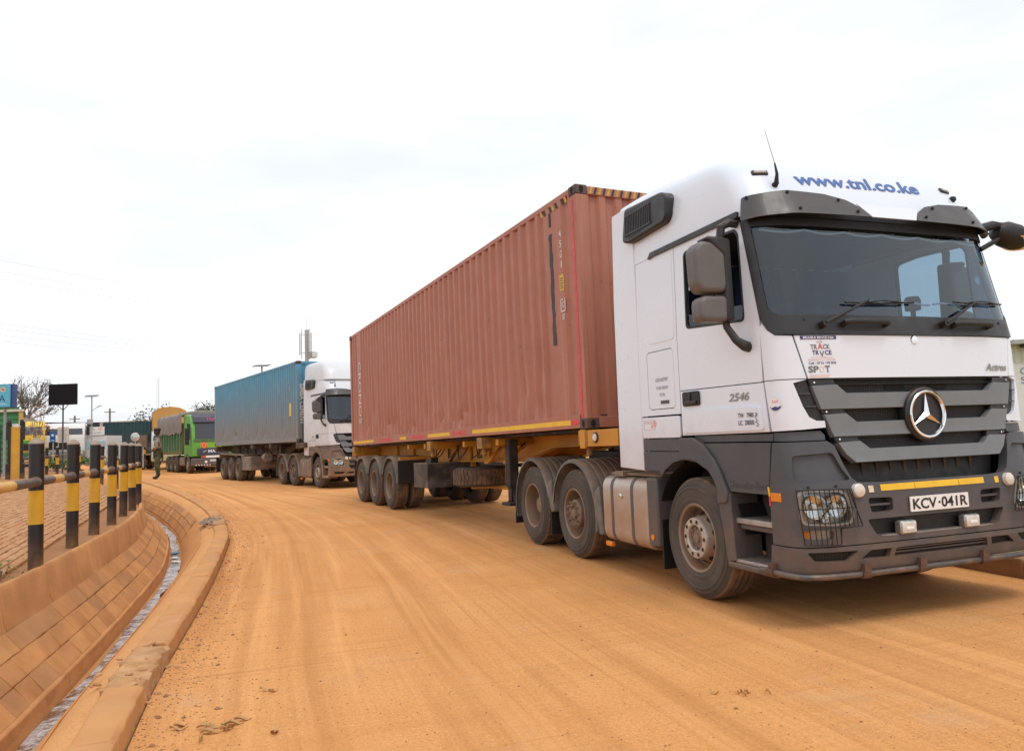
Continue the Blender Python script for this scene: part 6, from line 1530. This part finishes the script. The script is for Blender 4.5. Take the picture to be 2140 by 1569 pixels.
q = MB(); q.add([(1.29, -1.04, 2.08), (1.29, 1.04, 2.08), (1.05, 1.02, 3.03), (1.05, -1.02, 3.03)], [(0, 1, 2, 3)]); q.build('windscreen', mat('tipper_glass', (.035, .04, .05), .1, 0, .1, 3, coat=.5), tp)
q = MB(); q.b2(1.262, 1.31, -1.12, 1.12, 1.86, 2.07); q.build('wiper_panel', DGRN, tp, bev=.02)
q = MB(); q.b2(1.285, 1.325, -.80, .85, 1.52, 1.84); q.build('front_flap', mat('tipper_bright', (.20, .42, .04), .4), tp, bev=.015)
q = MB(); q.lathe([(0, .02), (.17, .015), (.19, 0)], n=24, axis='X'); em = q.build('emblem', REDINK, tp, loc=(1.325, -.55, 1.68)); q = MB(); q.lathe([(.10, .004), (.125, .004)], n=20, axis='X'); q.build('emblem_ring', YELT, em, loc=(.02, 0, 0))
q = MB(); q.b2(1.27, 1.335, -.92, .92, 1.08, 1.50); gr_ = q.build('grille', NVY, tp, bev=.03); fit_text('MAN', .62, .17, lambda a, b, h: (1.34, .0+a, 1.32+b), 'grille_lettering', CHROME, gr_, bold=.03)
q = MB(); q.prism([(-.62, 1.30), (-.42, 1.36), (-.40, 1.34), (-.60, 1.27)], 1.337, 1.341, 'YZ'); q.build('lion_badge', CHROME, gr_)
q = MB(); q.b2(1.30, 1.37, -.70, 1.0, .93, 1.05); st = q.build('reflector_board', WHITEP, tp)
for y0 in (-.70, .85): q = MB(); q.b2(1.371, 1.374, y0, y0+.25, .93, 1.05); q.build('red_end', REDT, st)
q = MB(); q.b2(.95, 1.38, -cw/2, cw/2, .45, .92); bmp = q.build('bumper', MBL, tp, bev=.06)
q = MB(); q.b2(1.381, 1.386, -.22, .30, .70, .81); pl = q.build('number_plate', WHITEP, bmp); fit_text('KCU 871U', .46, .08, lambda a, b, h: (1.388, .04+a, .755+b), 'plate_lettering', INK, pl)
for k in range(6): q = MB(); q.b2(1.36, 1.386, -1.05+.16*k, -.98+.16*k, .47, .52); q.build('white_mark', WHITEP, bmp)
q = MB(); q.b2(1.05, 1.42, -.55, 1.1, .38, .43); q.build('step_bar', mat('rust_bar', (.30, .13, .04), .7), bmp)
q = MB(); q.lathe([(0, .03), (.07, .02), (.08, 0)], n=16, axis='X'); q.build('lamp', WHITEP, bmp, loc=(1.38, -.45, .68))
for sd in (-1, 1):
    q = MB(); q.prism([(.0, 2.12), (.95, 2.02), (.82, 3.0), (.0, 3.05)], sd*(cw/2+.004), sd*(cw/2-.03)); q.build('side_window', mat('tipper_glass', (.035, .04, .05), .1), tp)
    q = MB(); q.box((1.0, sd*(cw/2+.22), 2.35), (.16, .24, .75)); q.box((1.0, sd*(cw/2+.22), 1.85), (.16, .22, .24)); q.tube([(.95, sd*cw/2, 2.75), (1.0, sd*(cw/2+.2), 2.72)], .03, 6); q.build('mirror', BLACK, tp, bev=.04)
    q = MB(); q.b2(1.30, 1.36, min(sd*.80, sd*1.12), max(sd*.80, sd*1.12), .58, .80); q.build('headlamp', mat('far_lamp', (.6, .6, .58), .2, .3), tp, bev=.03)
    q = MB(); q.lathe([(.60, sd*.75), (.60, sd*1.24), (.68, sd*1.25), (.70, sd*1.20)], (0, 0, .52), 'Y', 16, rad(-5), rad(185)); q.build('wheel_arch', MBL, tp)
    wheel(tp, 0, 1.20, sd, 'f'); 
    for x in (-3.4, -4.75, -6.1): wheel(tp, x, 1.24, sd, 't'); inner_wheel(tp, x, .90, sd, kind='t')
    q = MB(); q.b2(-2.3, -1.1, min(sd*.7, sd*1.22), max(sd*.7, sd*1.22), .45, 1.0); q.build('fuel_tank', FENDER_D, tp, bev=.08)
q = MB(); q.b2(-8.6, 1.0, -.45, .45, .75, 1.05); q.build('chassis', FRAME, tp)
q = MB(); q.prism([(-1.15, 1.55), (-1.15, 3.05), (-8.9, 3.05), (-8.9, 1.55), (-8.5, 1.15), (-1.6, 1.15)], -1.24, 1.24); tb_ = q.build('tipper_body', DGRN, tp)
for x in np.linspace(-1.7, -8.6, 9):
    for sd in (-1, 1): q = MB(); q.b2(x-.05, x+.05, min(sd*1.24, sd*1.34), max(sd*1.24, sd*1.34), 1.35, 3.05); q.build('body_rib', mat('rib_pale_green', (.12, .26, .14), .6, 0, .2, 4), tb_)
for sd in (-1, 1): q = MB(); q.b2(-1.22, -1.05, min(sd*1.15, sd*1.30), max(sd*1.15, sd*1.30), 1.3, 3.05); q.build('corner_post', RST, tb_)
q = MB(); q.b2(-8.9, -1.1, -1.32, 1.32, 2.98, 3.12); q.build('body_rail', RST, tb_)
rt = random.Random(9); rows = []
for i, x in enumerate(np.linspace(-9.0, -.95, 24)):
    sag = .05*math.sin(i*1.3)+rt.uniform(-.03, .03)
    rows.append([(x, 1.36*yy, 2.55+zz+(sag if abs(yy) < .95 else rt.uniform(-.12, .05) if zz < .1 else 0)) for yy, zz in ((-1.0, 0), (-1.0, .5), (-1.0, 1.02), (-.93, 1.17), (-.5, 1.26), (0, 1.29), (.5, 1.26), (.93, 1.17), (1.0, 1.02), (1.0, .5), (1.0, 0))])
q = MB(); q.grid(rows); q.f.append(tuple(23*11+i for i in range(2, 9))); q.build('tarpaulin', mat('tarp_dusty', (.27, .24, .215), .9, 0, .2, 3, col2=(.20, .175, .16), top=.3), tp, 50)

# ================================================================ cell mast, poles, wires
cm = empty('cell_mast', (-19.3, 70, 0)); tag(cm, 'grey mobile phone mast with panel antennas above the blue container', 'mast')
q = MB(); q.cyl((0, 0, -1), (0, 0, 12.3), .22, .16, 14); q.build('pole', GALV, cm); q = MB(); q.cyl((0, 0, 12.3), (0, 0, 13.4), .02, n=6); q.build('lightning_rod', GALV, cm)
for a in (200, 320, 80):
    x, y = .62*math.cos(rad(a)), .62*math.sin(rad(a)); e = empty('antenna', (x, y, 9.9), (0, 0, rad(a)), cm)
    q = MB(); q.box((.0, 0, 1.05), (.14, .30, 2.05)); q.build('antenna_panel', mat('antenna_white', (.62, .63, .64), .5), e, bev=.03); q = MB(); q.cyl((-.16, 0, -.4), (-.16, 0, 2.5), .035, n=8); q.build('mount_pipe', GALV, e)
    q = MB(); q.tube([(-.62, 0, .2), (-.1, 0, .2)], .03, 6); q.tube([(-.62, 0, 1.95), (-.1, 0, 1.95)], .03, 6); q.build('mount_arm', GALV, e)
q = MB(); q.b2(.35, .95, -.6, -.3, 9.55, 10.15); q.build('radio_unit', mat('antenna_grey', (.30, .31, .32), .5), cm, bev=.02); q = MB(); q.b2(.70, 1.15, -.75, -.45, 9.6, 10.1); q.build('radio_unit', mat('antenna_white', (.62, .63, .64), .5), cm, bev=.02)
WD = mat('pole_wood', (.20, .17, .15), .8)
for x, y, h, lab in ((-50.0, 85, 5.8, 'short utility pole above the warehouse left of the street lamp'), (-46.0, 85, 6.45, 'taller utility pole above the dark green container left end')):
    p_ = empty('utility_pole', (x, y, 0)); tag(p_, lab, 'pole'); q = MB(); q.cyl((0, 0, -1), (0, 0, h), .14, .10, 8); q.build('pole', WD, p_); q = MB(); q.b2(-.6, .6, -.05, .05, h-.45, h-.35); q.build('cross_arm', WD, p_)
lm = empty('lattice_mast', (-119, 250, 0)); tag(lm, 'faint far lattice radio mast rising above the orange truck', 'mast')
LMM = mat('mast_pale', (.55, .57, .60), .7)
for sx, sy in ((-1, -1), (1, -1), (0, 1)): q = MB(); q.cyl((sx*.35, sy*.3, 0), (sx*.35, sy*.3, 26), .05, n=6); q.build('leg', LMM, lm)
q = MB()
for k in range(26): q.tube([(-.35, -.3, k), (.35, -.3, k+1)], .03, 5); q.tube([(.35, -.3, k), (0, .3, k+1)], .03, 5)
q.build('bracing', LMM, lm)
WIRE = mat('wire_grey', (.62, .64, .68), .7)
def wire(a, b, sag, label, group, r=.006):
    A, B_ = Vector(a), Vector(b); pts = [A.lerp(B_, t)-Vector((0, 0, sag*4*t*(1-t))) for t in np.linspace(0, 1, 24)]
    q = MB(); q.tube(pts, r, 5); tag(q.build('power_line', WIRE, None), label, 'wire', group)
for k, (z, dx) in enumerate(((9.9, 0), (9.4, .3), (9.1, .6))): wire((-26-dx, 27, z+.55), (-2+dx, 92, 13.6-.35*k), .7, ('topmost','middle','lowest')[k]+' of the three thin overhead wires high in the left sky', 'upper overhead wires')
for k, z in enumerate((7.05, 6.83, 6.55, 6.30)): wire((-24.5, 26, z+.20), (-9, 88, 10.1-.35*k), .5, ('topmost','second','third','lowest')[k]+' of the four overhead wires above the flat screen', 'lower overhead wires')
for k in range(3): wire((-52, 86, 5.6-.22*k), (-18, 82, 7.6-.35*k), .35, ('topmost','middle','lowest')[k]+' of three faint far wires strung low over the warehouse', 'far low wires', .014)

# ================================================================ trees and plants
def leaf_cloud(rng, centres, n, size, spread):
    q = MB()
    for _ in range(n):
        c = rng.choice(centres); p = Vector(c)+Vector((rng.gauss(0, spread), rng.gauss(0, spread), rng.gauss(0, spread*.8)))
        a = Vector((rng.uniform(-1, 1), rng.uniform(-1, 1), rng.uniform(-.6, .6))).normalized()*size*rng.uniform(.6, 1.4); b_ = a.orthogonal().normalized()*size*rng.uniform(.3, .6)
        q.add([p-a, p-b_, p+a, p+b_], [(0, 1, 2, 3)])
    return q
def tree(name, loc, h, label, leafn, leafm, barkm, seed, spread=.25, size=.09, depth_=5, trunk=.3, lean=.0, leafs=1.):
    rng = random.Random(seed); r_ = empty(name, loc); tag(r_, label, 'tree'); q = MB(); tips = []
    def grow(p, d, L_, r, k):
        e = p+d*L_; m_ = p.lerp(e, .5)+Vector((rng.uniform(-1, 1), rng.uniform(-1, 1), 0))*L_*.06; q.tube([p, m_, e], [r, r*.85, r*.65], 6 if k > 2 else 4)
        if k <= 2: tips.append(e); tips.append(m_)
        if k == 0: return
        for _ in range(rng.choice((2, 3, 3))):
            nd = (d+Vector((rng.uniform(-1, 1), rng.uniform(-1, 1), rng.uniform(-.15, .7)))*.75).normalized(); grow(e, nd, L_*rng.uniform(.62, .82), r*.62, k-1)
    for k in range(2): grow(Vector((rng.uniform(-.1, .1), 0, -.3)), Vector((rng.uniform(-.25, .25)+lean, rng.uniform(-.2, .2), 1)).normalized(), h*trunk, h*.026, depth_)
    q.build('trunk', barkm, r_)
    lc = leaf_cloud(rng, tips, leafn, size, spread); o = link('crown', lc.mesh('crown', None, False), leafm, r_); return r_
LEAF = mat('leaf_olive', (.13, .14, .085), .8, 0, .3, 3, col2=(.17, .17, .11)); LEAFD = mat('leaf_dark', (.04, .065, .035), .8, 0, .3, 3); LEAFG = mat('leaf_bright', (.10, .17, .04), .8, 0, .3, 6, col2=(.16, .20, .05)); BARK = mat('bark_grey', (.20, .175, .155), .9)
tree('sparse_tree', (-39.6, 60, .8), 8.6, 'sparse half bare tree with fine branches behind the blue signboard', 1900, LEAF, BARK, 4, .30, .065, 5, .26)
tree('far_tree', (-38.3, 82, .5), 6.2, 'small dark tree top rising behind the orange truck', 1500, LEAFD, BARK, 8, .45, .14, 4, .3)
tree('far_tree', (-30.2, 76, .3), 6.6, 'small grey green tree at the left end of the blue container', 1300, LEAFD, BARK, 15, .35, .11, 4, .3)
def bush(name, loc, rx, ry, rz, label, m, n=500, size=.07, seed=1):
    rng = random.Random(seed); r_ = empty(name, loc); tag(r_, label, 'plant'); cs = [(rng.uniform(-rx, rx), rng.uniform(-ry, ry), rng.uniform(.1, rz)) for _ in range(30)]
    o = link('foliage', leaf_cloud(rng, cs, n, size, .10).mesh('foliage', None, False), m, r_); q = MB()
    for c in cs[:8]: q.tube([(c[0]*.3, c[1]*.3, -.05), c], .012, 4)
    q.build('stem', BARK, r_)
bush('flowering_shrub', (-23.0, 36.0, ZL(36)+1.6), .35, .3, 1.6, 'pink flowering shrub beside the green kiosk', mat('petal_pink', (.55, .26, .27), .8, 0, .3, 9, col2=(.35, .35, .22)), 420, .05, 5)
bush('low_shrub', (-22.9, 37.2, ZL(37)), .45, .4, .45, 'low green yellow shrub at the foot of the blue post sign', LEAFG, 500, .06, 6)
bush('low_shrub', (-25.4, 43.6, ZL(43)), 1.0, .4, .40, 'low green shrub below the notice board', LEAFG, 700, .06, 7)
bush('low_shrub', (-23.3, 43.5, ZL(43)), .9, .4, .35, 'low green shrub left of the traffic mirror', LEAFG, 600, .06, 9)
bush('low_shrub', (-26.6, 57.0, .6), .8, .4, .5, 'small green shrub by the far yellow barrier', LEAFG, 500, .07, 10)
bush('grass_tuft', (-4.52, 6.55, .42), .10, .06, .05, 'tiny tuft of green grass at the pavement edge', LEAFG, 70, .022, 12)

# ================================================================ right edge: kerb and low building
kr = empty('painted_kerb', (4.31, 7.6, 0)); tag(kr, kind='structure')
ku = Vector((.22, -.73, 0)).normalized(); kn = Vector((-ku.y, ku.x, 0)); ka = math.atan2(ku.y, ku.x)
KD = mat('kerb_dirty', (.30, .16, .075), .95, 0, .25, 5, bump=.5, bs=40); KY = mat('kerb_yellow_paint', (.46, .25, .03), .8, 0, .3, 6, col2=(.30, .16, .05), bump=.5, bs=40)
for k in range(-14, 5):
    c = ku*(.95*k+.3)+kn*.11; q = MB(); q.box((0, 0, .06), (.935, .20, .24)); q.build('kerb_stone', KY if k == 1 or k < -9 else KD, kr, None, .02, loc=(c.x, c.y, 0), rot=(0, 0, ka))
vg = strip('verge', [(-99, lambda p, k: 0)], ROADM) if False else None
q = MB(); a = Vector((4.31, 7.6, 0))+kn*.2; pts = [a+ku*8, a-ku*60, a-ku*60+kn*60, a+ku*8+kn*60]; q.add([(p.x, p.y, .10) for p in pts]+[(p.x, p.y, -.2) for p in pts], [(0, 1, 2, 3), (0, 4, 5, 1), (2, 6, 7, 3)]); tag(q.build('verge', ground_mat('verge_earth', (.44, .25, .10), (.40, .30, .12), (.26, .17, .06), False), None), kind='structure')
rb = empty('low_building', (15.0, 22, .1)); tag(rb, 'low pale green walled building with lettering at the far right edge', 'building')
q = MB(); prof = []
x = -.2
while x < 9: prof += [(x, 0), (x+.08, 0), (x+.10, -.03), (x+.18, -.03)]; x += .2
q.grid([[(px, py, z) for px, py in prof] for z in (2.95, 3.5)]); q.build('upper_cladding', mat('cladding_green', (.50, .54, .44), .6, 0, .1), rb, None)
q = MB(); q.b2(-.2, 9, 0, 6, 0, 2.95); q.build('wall', mat('building_white', (.66, .68, .66), .8, 0, .08, 2), rb); q = MB(); q.b2(-.35, 9.2, -.35, 6.3, 3.5, 3.62); q.build('roof', mat('building_roof', (.35, .38, .36), .6), rb)
q = MB()
for k in range(14): q.b2(.0+.45*k, .25+.45*k, -.30, -.1, 3.40, 3.50)
q.build('rafter_end', mat('dark_timber', (.05, .06, .06), .8), rb)
fit_text('CENTRAL', 1.5, .20, lambda a, b, h: (.75+a, -.012, 2.72+b), 'wall_lettering', mat('letter_teal', (.16, .26, .28), .6), rb); fit_text('SUITE', 1.0, .20, lambda a, b, h: (.5+a, -.012, 2.45+b), 'wall_lettering', mat('letter_teal', (.16, .26, .28), .6), rb)

# ================================================================ soldier on the road edge
def skin(name, joints, bones, m, parent, root=0, sub=2):
    bm = bmesh.new(); lay = bm.verts.layers.skin.verify(); vs = []
    for i, (p, r) in enumerate(joints):
        v = bm.verts.new(p); v[lay].radius = r if isinstance(r, tuple) else (r, r); v[lay].use_root = (i == root); vs.append(v)
    for a, b in bones: bm.edges.new((vs[a], vs[b]))
    me = bpy.data.meshes.new(name); bm.to_mesh(me); bm.free(); o = link(name, me, m, parent)
    o.modifiers.new('skin', 'SKIN').use_smooth_shade = True; s = o.modifiers.new('sub', 'SUBSURF'); s.levels = s.render_levels = sub
    return o
def camo(name, cols):
    m = bpy.data.materials.new(name); m.use_nodes = True; t = m.node_tree; b = t.nodes['Principled BSDF']; b.inputs['Roughness'].default_value = .9
    tc = t.nodes.new('ShaderNodeTexCoord'); n = t.nodes.new('ShaderNodeTexNoise'); n.inputs['Scale'].default_value = 13; n.inputs['Detail'].default_value = 2; t.links.new(tc.outputs['Object'], n.inputs['Vector'])
    r = t.nodes.new('ShaderNodeValToRGB'); r.color_ramp.interpolation = 'CONSTANT'; e = r.color_ramp.elements
    for i, (p, c) in enumerate(cols):
        el = e[i] if i < 2 else e.new(p); el.position = p; el.color = (*c, 1)
    t.links.new(n.outputs['Fac'], r.inputs[0]); t.links.new(r.outputs[0], b.inputs['Base Color']); return m
CAMO = camo('camo_jacket', [(0, (.04, .035, .03)), (.40, (.17, .08, .06)), (.47, (.48, .42, .33)), (.53, (.06, .055, .04)), (.59, (.36, .30, .21))]); TROU = camo('camo_trousers', [(0, (.035, .045, .022)), (.45, (.075, .085, .04)), (.54, (.12, .11, .06)), (.62, (.045, .05, .025))])
SKN = mat('skin_dark', (.055, .030, .020), .5, 0, .1)
pz = G(-13.2, 27.7)
so_ = empty('person', (-13.2, 27.7, pz), (0, 0, rad(205))); so_.scale = (1.12, 1.16, 1.03); tag(so_, 'person in camouflage jacket, green trousers, black boots and cap standing on the road edge', 'person')
# facing +X in local frame
J = [((0, 0, .98), (.12, .15)), ((.0, 0, 1.20), (.11, .15)), ((-.01, 0, 1.40), (.11, .17)), ((0, 0, 1.52), .055), ((.015, 0, 1.60), .06),
     ((0, .20, 1.43), .055), ((.02, .27, 1.17), .045), ((.16, .18, 1.02), .036), ((.22, .10, .99), .03),
     ((0, -.20, 1.43), .055), ((.02, -.27, 1.17), .045), ((.16, -.18, 1.03), .036), ((.22, -.10, 1.0), .03),
     ((0, .10, .90), .085), ((.02, .11, .50), .062), ((-.02, .115, .10), .045), ((.13, .125, .035), .035),
     ((0, -.10, .90), .085), ((.03, -.12, .50), .062), ((0, -.13, .10), .045), ((.15, -.15, .035), .035)]
Bn = [(0, 1), (1, 2), (2, 3), (3, 4), (2, 5), (5, 6), (6, 7), (7, 8), (2, 9), (9, 10), (10, 11), (11, 12), (0, 13), (13, 14), (14, 15), (15, 16), (0, 17), (17, 18), (18, 19), (19, 20)]
skin('body', J, Bn, SKN, so_)
g_ = lambda i, k, e=0: (J[i][0], tuple(v+k for v in J[i][1]) if isinstance(J[i][1], tuple) else J[i][1]+k)
jk = [g_(0, .03), g_(1, .025), g_(2, .02), ((0, 0, 1.49), .07), g_(5, .03), g_(6, .022), ((.13, .20, 1.05), .05), g_(9, .03), g_(10, .022), ((.13, -.20, 1.06), .05)]
skin('jacket', jk, [(0, 1), (1, 2), (2, 3), (2, 4), (4, 5), (5, 6), (2, 7), (7, 8), (8, 9)], CAMO, so_)
skin('trousers', [((0, 0, .96), (.14, .17)), g_(13, .025), g_(14, .028), ((-.015, .115, .20), .066), g_(17, .025), g_(18, .028), ((.005, -.13, .20), .066)], [(0, 1), (1, 2), (2, 3), (0, 4), (4, 5), (5, 6)], TROU, so_)
for sg_, (x0, y0), (x1, y1) in ((1, (-.02, .115), (.15, .128)), (-1, (0, -.13), (.17, -.155))): skin('boot', [((x0, y0, .26), .062), ((x0, y0, .09), .062), ((lerp(x0, x1, .55), lerp(y0, y1, .55), .055), .055), ((x1, y1, .045), .042)], [(0, 1), (1, 2), (2, 3)], BLACK, so_, 1)
q = MB(); rows = []
for i in range(9):
    t = math.pi*i/8; rows.append([(.025+.098*math.sin(t)*math.cos(a)*(1.08 if math.cos(a) > 0 else 1), .080*math.sin(t)*math.sin(a)*(1-.12*max(0, -math.cos(t-.3)) if False else 1), 1.685-.125*math.cos(t)*-1) for a in np.linspace(0, 2*math.pi, 17)[:-1]])
q.grid(rows, closed=True); hd = q.build('head', SKN, so_)
q = MB(); q.lathe([(.0, .045), (.03, .02), (.035, -.01), (0, -.03)], n=8, axis='X'); q.build('nose', SKN, hd, loc=(.115, 0, 1.675)).scale = (.5, .5, .7)
for sd in (-1, 1):
    q = MB(); q.lathe([(0, .015), (.03, .008), (.034, 0)], n=10, axis='Y'); q.build('ear', SKN, hd, loc=(.02, sd*.082, 1.68), rot=(0, 0, 0 if sd > 0 else math.pi))
    q = MB(); q.lathe([(0, .008), (.013, 0)], n=8, axis='X'); q.build('eye', mat('eye_white', (.6, .58, .55), .3), hd, loc=(.112, sd*.034, 1.695))
q = MB(); q.b2(.105, .122, -.028, .028, 1.625, 1.640); q.build('mouth', mat('lip', (.09, .035, .03), .5), hd, bev=.004)
q = MB(); q.lathe([(.093, 1.715), (.105, 1.74), (.112, 1.79), (.09, 1.825), (0, 1.835)], (.02, 0, 0), 'Z', 20); q.prism([(.07, -.085), (.19, -.06), (.20, 0), (.19, .06), (.07, .085)], 1.72, 1.735, 'XY'); q.build('cap', BLACK, so_)
for sd in (-1, 1):
    for k in range(5):
        b0 = Vector((.22, sd*(.10-.012*k), 1.02-.016*k)) if k < 4 else Vector((.20, sd*.10, 1.04)); q = MB(); q.tube([b0-Vector((.02, 0, 0)), b0+Vector((.035, -sd*.02, -.01)), b0+Vector((.05, -sd*.06, -.015))], [.011, .010, .008], 6); q.build('finger', SKN, so_)

# ================================================================ litter and small things on the ground
def onroad(x, y): return G(x, y)
rl = random.Random(31)
LF = mat('dry_leaf', (.58, .34, .14), .8, 0, .3, 20, col2=(.44, .23, .09))
def leafpile(cx, cy, n, rad_, label, z0=0., sz=.05):
    r_ = empty('leaf_litter', (cx, cy, z0)); tag(r_, label, 'leaf litter')
    for _ in range(n):
        x, y = rl.gauss(0, rad_), rl.gauss(0, rad_*.5); L_ = sz*rl.uniform(.4, 1.3); wd = L_*rl.uniform(.18, .35); a = rl.uniform(0, 6.28); q = MB(); rows = []
        for i in range(6):
            t = i/5; ww = wd*math.sin(math.pi*min(.97, max(.05, t))); rows.append([((t-.5)*2*L_, -ww, .014*math.sin(t*5+a)+.012), ((t-.5)*2*L_, 0, .004+.010*math.sin(t*5+a)), ((t-.5)*2*L_, ww, .016*math.sin(t*4+a)+.014)])
        q.grid(rows); q.build('leaf', LF, r_, 60, loc=(x, y, .004), rot=(0, 0, a))
leafpile(-1.60, 3.98, 15, .12, 'heap of dry curled leaves on the road beside the kerb in front')
leafpile(-1.50, 4.55, 2, .04, 'single pale dry leaf curl on the road near the kerb', sz=.035)
leafpile(1.18, 4.22, 7, .09, 'small scatter of dry leaves on the road before the near truck', sz=.028)
# rag heap on the kerb
rg_ = empty('rag_heap', (-5.62, 13.95, zk(Vector((-5.6, 13.9, 0)))+.10)); tag(rg_, 'grey brown heap of rags lying on the kerb by the bend', 'rags')
RG = mat('rag_cloth', (.20, .15, .115), .95, 0, .3, 12, col2=(.30, .22, .16), bump=.6, bs=40)
for k in range(3):
    q = MB(); rows = []; n_ = 13; ox_, oy_ = ((0, 0), (-.10, .16), (.06, -.18))[k]; ph = rl.uniform(0, 6)
    for i in range(n_):
        row = []
        for j in range(n_):
            u_, v_ = i/(n_-1)*2-1, j/(n_-1)*2-1; e_ = max(0, 1-(u_*u_+v_*v_)*.8)
            row.append((ox_+u_*.17+rl.uniform(-.012, .012), oy_+v_*.24+rl.uniform(-.012, .012), max(-.02, .085*e_*(.55+.45*math.sin(u_*7+v_*4+ph)*math.cos(v_*6-u_*2))+rl.uniform(-.012, .012)-.012)))
        rows.append(row)
    q.grid(rows); q.build('rag', RG, rg_, 60)
# rubbish in the drain water
for (s_, d_, sz, col_, lab) in ((26.3, .84, .10, (.10, .22, .34), 'crumpled blue plastic bag in the drain water'), (25.7, .85, .08, (.62, .62, .60), 'white plastic scrap in the drain water'), (25.2, .83, .09, (.05, .05, .05), 'black plastic scrap in the drain water')):
    p, n = at_s(s_); c = p+n*d_; q = MB(); rows = []
    for i in range(7):
        t = math.pi*i/6; rows.append([(sz*math.sin(t)*math.cos(a)*rl.uniform(.6, 1.1), sz*.8*math.sin(t)*math.sin(a)*rl.uniform(.6, 1.1), sz*.35*math.cos(t)*rl.uniform(.4, 1.0)) for a in np.linspace(0, 6.28, 11)[:-1]])
    q.grid(rows, closed=True); o = q.build('plastic_litter', mat('litter_'+lab[9:14], col_, .4, 0, .3, 20, coat=.3), None, 20, loc=(c.x, c.y, zk(p)*.85-.44)); tag(o, lab, 'litter')
# loose grit along the kerb foot and over the road
q = MB(); ico = [(0, 0, 1), (.9, 0, .2), (.28, .85, .2), (-.72, .53, .2), (-.72, -.53, .2), (.28, -.85, .2)]
for _ in range(9000):
    if rl.random() < .55:
        s_ = rl.uniform(13, 34); p, n = at_s(s_); c = p-n*abs(rl.gauss(.02, .22)); sz = rl.uniform(.003, .010)*(2.4 if rl.random() < .04 else 1)
    else:
        yy = rl.uniform(3, 16); c = Vector((rl.uniform(-.45, .75)*yy, yy, 0)); sz = rl.uniform(.003, .008)*(2 if rl.random() < .04 else 1)
        d = KLx-np.array((c.x, c.y)); i = int(np.argmin((d**2).sum(1)))
        if -(d[i]*LNx[i]).sum() > -.03: continue
    a = rl.uniform(0, 6.28); ca_, sa_ = math.cos(a)*sz, math.sin(a)*sz; z = onroad(c.x, c.y)
    q.add([(c.x+ca_*v[0]-sa_*v[1]*.8, c.y+sa_*v[0]+ca_*v[1]*.8, z+sz*v[2]*.7-.001) for v in ico], [(0, 1, 2), (0, 2, 3), (0, 3, 4), (0, 4, 5), (0, 5, 1)])
tag(q.build('grit', mat('grit_stone', (.36, .18, .08), .95, 0, .3, 40, col2=(.20, .10, .05)), None, None), 'loose grit scattered over the dusty road', 'grit', kind='stuff')
